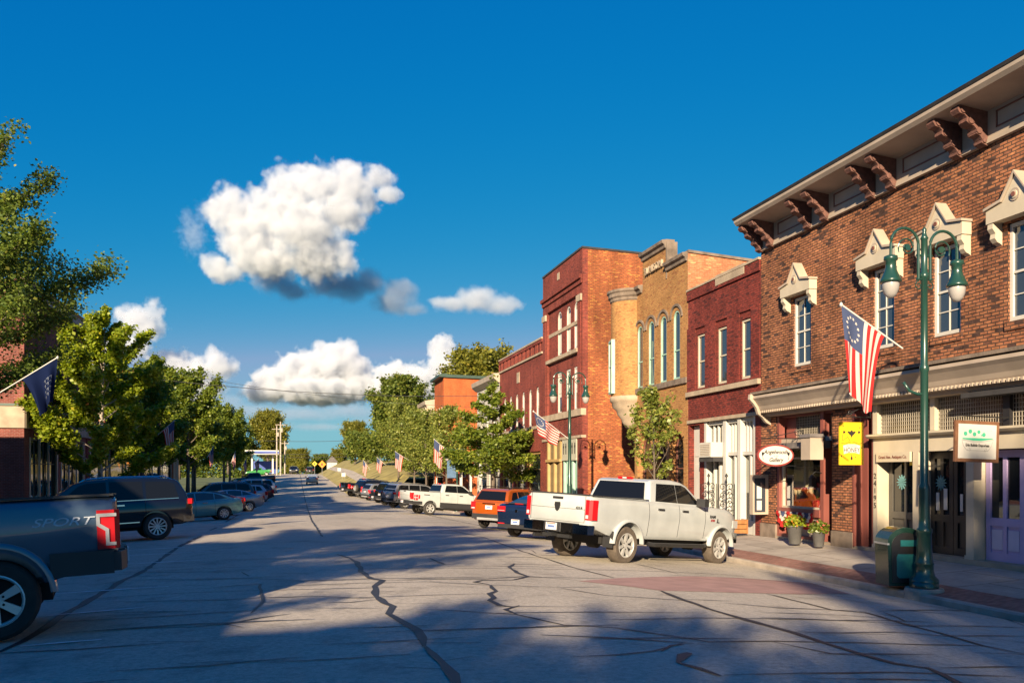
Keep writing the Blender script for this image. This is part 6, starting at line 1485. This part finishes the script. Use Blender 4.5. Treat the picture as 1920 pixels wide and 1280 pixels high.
for lab, S, tip, end in (('national flag on a pole among the dark left trees', 60, (327, 788), (296, 815)), ('red striped flag in the shade under the left trees', 84, (400, 836), (388, 858)), ('pale flag hanging in the left shade beyond the striped one', 92, (441, 846), (433, 868)), ('small flag near the left end of the fuel canopy', 112, (462, 858), (456, 872)), ('reddish flag nearest the fuel canopy on the left', 124, (486, 858), (474, 872))):
    tp_, ed = onS_(*tip, S), onS_(*end, S); ln = max(1.5, (Vector(ed)-Vector(tp_)).length)
    flag(lab, hang(tp_, ed, 1.0, 1.5, .07, (.1, 0), .4, S), 13, 10, False, [tp_, ed])
MAT['navycloth'] = CLOTH('navy banner', (.010, .017, .055)); MAT['navylet'] = CLOTH('pale letters', (.20, .23, .30))
tp_, ed = onS_(108, 670, 26), onS_(-4, 738, 26)
nf = flag('dark navy banner with pale letters hanging on the left', hang(tp_, ed, 1.1, 1.2, .13, (.04, 0), .62, 1), 26, 20, False, [tp_, ed], [MAT['navycloth']]*3, group='banners')
fn = hang(tp_, ed, 1.1, 1.2, .13, (.04, 0), .62, 1); m = MB(); bs_ = Vector(fn(0, 0))
for a, vs in enumerate(((.34,.42),(.46,.54),(.60,.68),(.72,.80))):
    for k in range(3):
        u0 = .16+.11*k; q = [Vector(fn(u, v))-bs_+Vector((0,-.02,0)) for u, v in ((u0,vs[0]),(u0+.02,vs[0]),(u0+.02,vs[1]),(u0,vs[1]))]; m.poly(q)
        q = [Vector(fn(u, v))-bs_+Vector((0,-.02,0)) for u, v in ((u0,vs[0]),(u0+.08,vs[0]),(u0+.08,vs[0]+.015),(u0,vs[0]+.015))]; m.poly(q)
m.build('lettering', MAT['navylet'], [c for c in nf.children if c.name.startswith('cloth')][0], fixn=False)

# litter bin ----------------------------------------------------------
MAT['bingreen'] = M('bin green plastic', (.010, .035, .026), rough=.25, var=.15, coat=.5); MAT['teal'] = M('teal panel', (.02, .17, .17), rough=.35, var=.15, coat=.3)
bn = thing('litter_bin', 'dark green dome topped litter bin beside the near lamp post', 'litter bin', (11.42, 14.3, zb(14.3)+.005), (0, 0, R(-12)))
w_, d_, h_ = .36, .27, 1.12
pr = [(-w_*.93,0),(w_*.93,0),(w_,h_-.30)]+[(w_*math.cos(R(a)), h_-.30+.30*math.sin(R(a))) for a in range(15, 180, 15)]+[(-w_,h_-.30)]
m = MB(); m.prism([(x,-d_,z) for x, z in pr], (0,2*d_,0)); m.build('bin_body', MAT['bingreen'], bn)
m = MB(); m.prism([(x*.80,-d_-.012,.06+z*.86) for x, z in pr], (0,.02,0)); m.build('front_door', MAT['black'], bn)
m = MB(); m.prism([(x*.52,-d_-.022,.05+z*.50) for x, z in [(-w_*.75,.2),(w_*.7,.2),(w_,.45),(w_,h_-.1),(w_*.75,h_),(-w_*.9,h_),(-w_*1.02,h_-.12),(-w_,.3)]], (0,.012,0)); m.build('door_panel', MAT['teal'], bn)
m = MB(); m.box(-.12,.2,-d_-.03,-d_+.01,h_-.36,h_-.24); m.build('flap', MAT['teal'], bn)
m = MB(); m.box(-w_-.012,-w_+.03,-d_-.004,d_+.004,h_-.335,h_-.30); m.build('lid_band', MAT['alloy'], bn)

# hanging signs -------------------------------------------------------
MAT['yellow'] = M('yellow sign paint', (.62, .40, .008), rough=.5, var=.06); MAT['signwhite'] = M('sign white', (.50, .48, .45), rough=.5, var=.05); MAT['signred'] = M('sign maroon', (.22, .035, .03), rough=.5, var=.1); MAT['signblack'] = M('sign black', (.02,.018,.016), rough=.5, var=.1); MAT['signgreen'] = M('sign teal green', (.05, .36, .22), rough=.5, var=.05); MAT['walnut'] = M('walnut frame', (.16, .075, .04), rough=.5, var=.25, vs=8); MAT['signgrey'] = M('sign grey', (.3,.29,.28), rough=.5, var=.05)
def face(m, pts, y, off=.004): m.prism([(x, y, z) for x, z in pts], (0, off, 0))
def ell(cx, cz, a, b, n=32, t0=0, t1=360): return [(cx+a*math.cos(R(t0+(t1-t0)*k/n)), cz+b*math.sin(R(t0+(t1-t0)*k/n))) for k in range(n)]
def bracket_iron(par, x0, x1, z, up=.35, curl=True):
    m = MB(); m.tube([(x0,0,z),(x1,0,z)], .018, 6); m.tube([(x1,0,z-.03),(x1,0,z+up)], .014, 6); m.tube([(x0+.1*(x1-x0),0,z),(x1,0,z+up)], .012, 6)
    if curl: scroll(m, (x1-.18, 0, z+.17), .13, 1.3, .011); scroll(m, (x0+.35*(x1-x0), 0, z+.09), .08, 1.2, .01)
    return m.build('bracket', MAT['iron'], par)
hs = thing('hanging_sign', 'yellow hanging sign with a bee and the word HONEY', 'sign', (13.9, 19.2, 1.79), (0, 0, 0), 'hanging shop signs')
m = MB(); m.box(-.355,.355,0,.04,0,1.1); m.build('board', MAT['yellow'], hs)
m = MB(); face(m, [(-.23,.28),(-.1,.315),(.1,.315),(.23,.28),(.25,.50),(.1,.535),(-.1,.535),(-.25,.50)], -.006); m.build('label_panel', MAT['signwhite'], hs)
text_mesh('lettering', 'HONEY', .17, MAT['signblack'], hs, (0, -.008, .38), (R(90), 0, 0), xs=.82, bold=-.001); text_mesh('lettering', 'PIONEER', .085, MAT['signgrey'], hs, (0, -.008, .485), (R(90), 0, 0), xs=.9)
m = MB()
face(m, [(0,.70),(.03,.76),(.06,.78),(.12,.84),(.11,.87),(.04,.855),(.02,.89),(-.02,.89),(-.04,.855),(-.11,.87),(-.12,.84),(-.06,.78),(-.03,.76)], -.005)
for cx in (-.22,.22): face(m, [(cx-.03,.81),(cx+.03,.82),(cx+.035,.87),(cx-.03,.875)], -.005)
face(m, ell(0,.17,.03,.045,12), -.005); face(m, [(-.006,.2),(.006,.2),(.006,.27),(-.006,.27)], -.005)
for x, z in ((-.25,1.0),(-.3,.22),(.3,.44),(.12,.2),(.24,.96)): face(m, [(x-.015,z),(x,z-.02),(x+.018,z+.01),(x,z+.022)], -.005)
for pts in ([(-.3,.56),(-.2,.545),(-.08,.585),(-.02,.575)],[(.02,.575),(.08,.585),(.2,.545),(.3,.56)],[(-.27,.78),(-.27,.62),(-.12,.72),(-.05,.62)]):
    m.tube([(x,-.004,z) for x, z in pts], .006, 5)
m.build('bee_emblem', MAT['signblack'], hs); bracket_iron(hs, -.36, .56, 1.24)
m = MB()
for x in (-.28,.28): m.tube([(x,.02,1.08),(x,.0,1.25)], .006, 5)
m.build('chain', MAT['iron'], hs)
ov = thing('hanging_sign', 'white oval hanging sign with maroon rim reading Angelwoods Gallery', 'sign', (13.6, 22.3, 1.77), (0, 0, 0), 'hanging shop signs')
m = MB(); face(m, ell(0,.325,.60,.325,40), 0, .05); m.build('rim', MAT['signred'], ov); m = MB(); face(m, ell(0,.325,.545,.275,40), -.006, .004); m.build('board', MAT['signwhite'], ov)
t_ = text_mesh('lettering', 'Angelwoods', .165, MAT['signblack'], ov, (0, -.009, .42), (R(90), 0, 0), shear=.3, xs=.95, bold=.002); text_mesh('lettering', 'Gallery', .165, MAT['signblack'], ov, (0, -.009, .19), (R(90), 0, 0), shear=.3, xs=.95, bold=.002); text_mesh('lettering', 'at the', .06, MAT['signgrey'], ov, (0, -.009, .31), (R(90), 0, 0), shear=.3)
m = MB()
for s in (1,-1): face(m, [(s*.40,.20),(s*.425,.30),(s*.385,.36),(s*.39,.43),(s*.42,.40),(s*.45,.44),(s*.455,.36),(s*.435,.30),(s*.42,.19)], -.006)
m.build('angel_emblem', MAT['signred'], ov); bracket_iron(ov, -.45, .9, .82, .25)
m = MB(); m.tube([(-.1,.02,.02),(.9,.02,.02)], .014, 6)
for x in (-.35,.35): m.tube([(x,.02,.6),(x,.0,.83)], .006, 5)
m.build('hanger', MAT['iron'], ov)
bt = thing('hanging_sign', 'white wood framed hanging sign showing a bathtub of green bubbles', 'sign', (13.65, 14.75, 1.81), (0, R(1.5), R(2)), 'hanging shop signs')
m = MB(); m.box(-.56,.56,0,.05,0,.85); m.build('frame', MAT['walnut'], bt); m = MB(); m.box(-.485,.485,-.006,.01,.07,.78); m.build('board', MAT['signwhite'], bt)
m = MB(); face(m, [(-.39,.47),(-.38,.49),(.38,.505),(.40,.49),(.1,.44),(-.1,.44)], -.01)
for x, z, r in ((-.31,.58,.045),(-.19,.63,.045),(-.08,.575,.045),(.03,.625,.04),(.16,.57,.045),(.1,.555,.014)): face(m, ell(x,z,r,r,16), -.01)
m.build('bubble_emblem', MAT['signgreen'], bt)
m = MB(); m.tube([(-.40,-.008,.455),(-.36,-.008,.33),(-.27,-.008,.24),(.27,-.008,.24),(.35,-.008,.33),(.41,-.008,.475)], .005, 5); m.tube([(-.40,-.008,.455),(-.1,-.008,.42),(.1,-.008,.42),(.41,-.008,.475)], .005, 5)
for s in (1,-1): m.tube([(s*.25,-.008,.25),(s*.22,-.008,.30),(s*.18,-.008,.25),(s*.2,-.008,.22)], .005, 5)
for x, z in ((.24,.655),(.30,.655),(.34,.65),(-.38,.66)): face(m, [(x,z),(x+.015,z),(x+.01,z+.015)], -.01)
m.build('tub_outline', MAT['signgrey'], bt); text_mesh('lettering', 'Erie Bubble Emporium', .085, MAT['signblack'], bt, (0, -.009, .345), (R(90), 0, 0), xs=.78, bold=.001)
m = MB(); m.tube([(-.5,.02,.84),(-.5,.02,.95)], .006, 5); m.tube([(.5,.02,.84),(.5,.02,.95)], .006, 5); m.tube([(-.55,.02,.95),(.85,.02,.95)], .014, 6); m.build('hanger', MAT['iron'], bt)
ab = thing('fascia_sign', 'small cream lettered board above the first dark glazed door', 'sign', (FR-.03, 18.33, 1.86), (0, 0, R(-90)))
m = MB(); m.box(-.62,.62,-.03,.03,0,.24); m.build('board', MAT['cream'], ab); text_mesh('lettering', 'Grand Ave. Antiques Co.', .115, MAT['brownpaint'], ab, (0, -.034, .12), (R(90), 0, 0), xs=.88)
nb = thing('house_number', 'black vertical house number 24195 on the cream pilaster', 'sign', (FR-.006, 19.06, 1.6), (0, 0, R(-90)))
for i, ch in enumerate('24195'): text_mesh('digit', ch, .2, MAT['signblack'], nb, (0, -.002, -.19*i-.1), (R(90), 0, 0))
# shop odds and ends ---------------------------------------------------
def disc_flower(label, a, z, d):
    m = MB(); n = 12
    for k in range(n): t0, t1, t2 = R(30*k-11), R(30*k), R(30*k+11); m.prism([RF(a, z, d), RF(a+.11*math.cos(t0), z+.11*math.sin(t0), d), RF(a+.19*math.cos(t1), z+.19*math.sin(t1), d), RF(a+.11*math.cos(t2), z+.11*math.sin(t2), d)], (-.02, 0, 0))
    tag(m.build('door_wreath', M('teal wreath', (.12,.27,.28), rough=.6, var=.15)), label, 'wreath', 'flower wreaths on the glazed doors')
disc_flower('teal flower wreath on the dark olive door', 18.45, 1.35, .32); disc_flower('teal flower wreath on the black double door', 17.1, 1.35, .32)
m = MB()
for a, z, w2_, h2 in ((17.2,.7,.10,.42),(16.95,.72,.11,.5),(16.45,.7,.08,.4)): RF.box(m, a-w2_/2, a+w2_/2, z, z+h2, .30, .316)
tag(m.build('door_notice', MAT['signwhite']), 'pale paper notices taped on the black double door', 'notice')
cb = thing('display_cabinet', 'grey glazed notice cabinet on the brick pier under the oval sign', 'cabinet', (14.22, 24.28, .27))
m = MB(); m.box(-.28,.27,-.1,.1,0,1.25); m.build('case', MAT['taupe'], cb); m = MB(); m.box(-.22,.15,-.115,-.1,.08,1.15); m.build('glass_front', MAT['pane'], cb)
m = MB(); m.box(-.15,.02,-.12,-.114,.5,.9); m.box(-.15,.02,-.12,-.114,.14,.44); m.build('poster', MAT['signwhite'], cb)
wl_ = thing('wall_lantern', 'black wall lantern beside the arts shop window', 'lantern', (14.25, 21.45, 1.2)); m = MB(); m.box(-.07,.07,-.07,.07,0,.24); m.lathe([(.0,.36),(.03,.34),(.11,.25),(.11,.24),(0,.24)], (0,0,0), 8); m.tube([(0,0,.34),(.1,0,.42),(.3,0,.38)], .012, 6); m.build('lantern_body', MAT['iron'], wl_)
gb = thing('light_box', 'pale grey square lamp housing on the arts shop canopy', 'lamp', (14.0, 21.1, 1.95)); m = MB(); m.box(-.2,.22,-.22,.22,0,.62); m.mat(1); m.prism([(-.24,-.26,.62),(.26,-.26,.62),(.22,-.2,.72),(-.2,-.2,.72)], (0,.5,0)); m.build('housing', [MAT['taupe'], MAT['slate']], gb)
# bunting: three swags of pleated cloth
bu = thing('bunting', 'red white and blue swag bunting under the arts shop window', 'bunting', (FR-.03, 22.6, .42)); 
for k in range(3):
    m = MB(); n = 18; c = 23.25-.62*k-22.6
    for (r0, r1, mi) in ((.02,.14,2),(.14,.25,1),(.25,.40,0)):
        m.mat(mi)
        for i in range(n):
            t0, t1 = R(180+180*i/n), R(180+180*(i+1)/n); w0, w1 = .03*math.sin(i*1.9), .03*math.sin((i+1)*1.9)
            P0 = lambda r, t, w: (-.05-w*r*3, c+r*math.cos(t)*.85, r*math.sin(t)*1.25)
            m.poly([P0(r0,t0,w0), P0(r0,t1,w1), P0(r1,t1,w1), P0(r1,t0,w0)])
    m.build('swag', [MAT['flagred'], MAT['flagwhite'], MAT['flagblue']], bu, fixn=False)
MAT['zinc'] = M('zinc', (.24, .235, .23), rough=.45, metal=.4, var=.15, vs=4)
def planter(label, L, S, h, seed, flower):
    z = zfr(S)-.06; t = thing('planter', label, 'planter', (L, S, z), group='zinc planters by the shop wall'); r = h*.42
    m = MB(); m.smooth = True; m.lathe([(0,0),(r*.72,0),(r,h),(r*1.07,h),(r*1.07,h-.03),(r*.95,h-.03),(r*.9,h-.08),(0,h-.08)], (0,0,0), 20); m.build('pot', MAT['zinc'], t)
    rs = np.random.RandomState(seed); n = 420; a = rs.uniform(0, 6.28, n); q = rs.uniform(0, 1, n)**.5*r*1.5; zz = h+rs.uniform(-.05, .34, n)*(1-.3*q/r)
    V = leaves_mesh(np.stack([q*np.cos(a), q*np.sin(a), zz], 1), .085, rs, .2); link(bpy.data.objects.new('plant', quads_to_mesh('plant', V, LF_[flower[0]])), t)
    V = leaves_mesh(np.stack([q*np.cos(a), q*np.sin(a), zz+.03], 1)[:60], .07, rs, .4); link(bpy.data.objects.new('flowers', quads_to_mesh('flowers', V, flower[1])), t)
planter('taller zinc planter with lime green foliage under the bunting', 13.75, 21.55, .52, 4, ('ginkgo', M('orange petals', (.5,.14,.02), rough=.7, var=.2)))
planter('smaller zinc planter with red flowers and dark leaves', 13.85, 20.55, .42, 6, ('maple', M('coral petals', (.50,.10,.07), rough=.7, var=.2)))
cr_ = thing('wooden_crate', 'orange wooden crate against the white shopfront behind the pickup', 'crate', (13.95, 25.2, zfr(25)-.03)); m = MB()
for z in (.02,.17,.32): m.box(-.28,.28,-.17,.17,z,z+.13)
m.box(-.30,-.26,-.19,.19,0,.47); m.box(.26,.30,-.19,.19,0,.47); m.build('slats', MAT['wood'], cr_)
# overhead wires --------------------------------------------------------
def wire(label, a, b, sag, r=.022):
    a, b = Vector(a), Vector(b); pts = []
    for i in range(31): t = i/30; p = a.lerp(b, t); p.z -= sag*4*t*(1-t); pts.append(tuple(p))
    m = MB(); m.tube(pts, r, 5); tag(m.build('overhead_wire', MAT['roofdark']), label, 'wire', 'wires across the street')
A0, A1 = onS_(120, 688, 66), onS_(905, 737, 66); B0, B1 = onS_(120, 655, 76), onS_(905, 757, 76)
wire('upper overhead wire crossing the street before the clouds', A0, (FR+1, 66, A1[2]-.15), .7); wire('lower thinner overhead wire crossing behind the upper one', B0, (FR+1, 76, B1[2]-.3), .9, .015)
for i, (px, py) in enumerate(((420, 846), (420, 852), (430, 822))): wire(('lowest', 'second lowest', 'highest')[i]+' pale far wire strung across the road by the crest', onS_(px, py, 180), onS_(760, py-4, 180), .8, .04)
# the far end: fuel canopy, poles, signs, yard boards -----------------------
fs = thing('fuel_station_canopy', 'white and blue fuel station canopy on posts far down the left side', 'canopy', (-8.5, 232, zc(232)))
m = MB(); m.box(-4.2,4.2,-3,3,5.0,6.1); m.mat(1); m.box(-4.22,4.22,-3.04,3.04,5.3,5.75); m.build('canopy_roof', [MAT['signwhite'], M('blue fascia', (.02,.05,.28), rough=.4, var=.05)], fs)
for x in (-2.6, 2.6): m = MB(); m.box(x-.2,x+.2,-.3,.3,0,5.0); m.build('post', MAT['signwhite'], fs)
m = MB(); m.box(-2.6,3.6,7,12,0,3.4); m.build('kiosk', M('blue kiosk', (.03,.06,.25), rough=.5, var=.2), fs)
for lab, px, S, h in (('pale timber utility pole beside the fuel canopy', 519, 205, 11.5), ('taller pale timber utility pole carrying a transformer', 526, 198, 12.2), ('thin dark utility pole right of the canopy poles', 534, 235, 9)):
    x = onS_(px, 885, S)[0]; p = thing('utility_pole', lab, 'utility pole', (x, S, zc(S)-.2), group='utility poles'); m = MB(); m.smooth = True; m.lathe([(.19,0),(.13,h),(0,h)], (0,0,0), 10); m.build('pole_shaft', MAT['bark_pale'], p)
    m = MB(); m.box(-1.1,1.1,-.06,.06,h-.8,h-.66); m.lathe([(0,h-2.4),(.25,h-2.4),(.25,h-1.5),(0,h-1.45)], (.3,-.2,0), 10); m.build('crossarm', MAT['bark_pale'], p)
def diamond(label, px, py, S, size, mat, ground):
    x, _, z = onS_(px, py, S); t = thing('road_sign', label, 'road sign', (x, S, ground), group='road signs by the crest'); zc_ = z-ground
    m = MB(); m.tube([(0,.04,0),(0,.04,zc_+.2)], .05, 6); m.build('post', MAT['zinc'], t)
    m = MB(); q = size; m.prism([(-q,0,zc_),(0,0,zc_-q),(q,0,zc_),(0,0,zc_+q)], (0,.03,0)); m.mat(1); m.prism([(-q*.28,-.006,zc_-q*.3),(q*.28,-.006,zc_-q*.3),(q*.1,-.006,zc_+.1*q),(q*.2,-.006,zc_+.3*q),(-q*.2,-.006,zc_+.3*q)], (0,.005,0)); m.build('panel', [mat, MAT['signblack']], t)
diamond('orange diamond road works sign on the bank by the crest', 604, 870, 170, .75, M('orange sign', (.75,.24,.01), rough=.5, var=0), zbank(6.2, 170)); diamond('yellow diamond warning sign beyond the orange one', 590, 869, 195, .6, M('yellow sign', (.55,.38,.02), rough=.5, var=0), zc(195)-.1)
for lab, px, py, S in (('white yard sign nearer on the dry grass bank', 644, 890, 128), ('small white yard sign higher on the grass bank', 636, 880, 152)):
    x, _, z = onS_(px, py, S); g_ = zbank(x, S); t = thing('yard_sign', lab, 'sign', (x, S, g_), group='yard signs on the bank'); m = MB(); m.box(-.28,.28,-.02,.02,max(.3,z-g_-.25),max(.3,z-g_-.25)+.55); m.build('panel', MAT['signwhite'], t); m = MB(); m.box(-.2,-.17,-.01,.01,0,.5); m.box(.17,.2,-.01,.01,0,.5); m.build('stakes', MAT['zinc'], t)
hw = thing('white_house', 'small white house almost hidden by trees right of the crest', 'house', (onS_(616,885,240)[0]+1, 240, zc(240))); m = MB(); m.box(-1.3,1.3,0,6,0,3.2); m.build('wall', MAT['siding'], hw); m = MB(); m.prism([(-1.6,-.3,3.2),(1.6,-.3,3.2),(0,-.3,4.9)], (0,6.6,0)); m.build('roof', MAT['slate'], hw)
# ------------------------------------------------------------------ more clouds
cloud('cloud', 'dark cloud rags under the biggest white cloud, shade put in their colour', [(515,525,48,26,0),(550,545,36,20,0),(615,530,55,28,0),(655,537,52,30,0),(690,528,40,26,0),(748,545,38,26,0),(738,568,44,24,0),(775,580,30,12,0)], 2440, res=150, dens=.018, ns=2.2, amp=.9, soft=.6, seed=4.1, alb=.50)  # low albedo puts the big cloud's shade into the colour of the rags
cloud('cloud', 'small grey flat cloud right of the biggest cloud', [(850,570,38,16,0),(895,562,48,24,0),(940,572,42,18,0),(820,565,20,8,0)], 3300, res=130, dens=.012, ns=2.0, amp=.9, soft=.5, seed=7.7, alb=.82)
cloud('cloud', 'thin white wisp at the left of the biggest cloud', [(362,440,26,40,0),(350,410,14,22,0),(385,400,20,24,0)], 2300, res=90, dens=.006, ns=2.2, amp=1.3, soft=.6, seed=2.2)
cloud('cloud', 'white cumulus puff above the ginkgo tree', [(265,610,42,36,0),(240,595,28,24,0),(288,590,20,30,0),(200,660,50,30,0),(165,665,30,25,0),(250,650,35,28,0)], 3600, res=130, dens=.022, ns=2.2, amp=1.1, soft=.4, seed=9.)
cloud('cloud', 'white cloud bank behind the tall thin left tree', [(320,690,55,34,0),(365,700,50,32,0),(410,685,34,28,0),(400,665,14,20,0),(350,730,70,30,0),(430,690,18,12,0)], 3800, res=140, dens=.022, ns=2.2, amp=1.1, soft=.4, seed=12.)
cloud('cloud', 'bright cumulus towering over the far end of the street', [(570,700,62,40,0),(635,690,58,48,0),(610,675,40,34,0),(530,715,50,30,0),(660,715,45,34,0),(500,735,50,22,0),(600,735,110,24,0),(560,690,40,26,0)], 4200, res=190, dens=.028, ns=2.4, amp=1.0, soft=.3, seed=15.)
cloud('cloud', 'white cumulus tower rising behind the right hand trees', [(828,662,26,34,0),(835,690,36,30,0),(745,712,48,34,0),(785,720,50,34,0),(715,730,36,22,0),(840,650,14,18,0)], 4200, res=150, dens=.028, ns=2.4, amp=1.0, soft=.3, seed=18.)
cloud('cloud', 'long low grey cloud layer on the horizon behind the road', [(470,770,70,16,0),(560,775,90,14,0),(650,772,80,16,0),(590,800,70,8,0),(425,752,50,18,0),(690,790,50,8,0)], 5600, res=190, dens=.0028, ns=2.4, amp=1.2, soft=.9, seed=22., alb=.6)
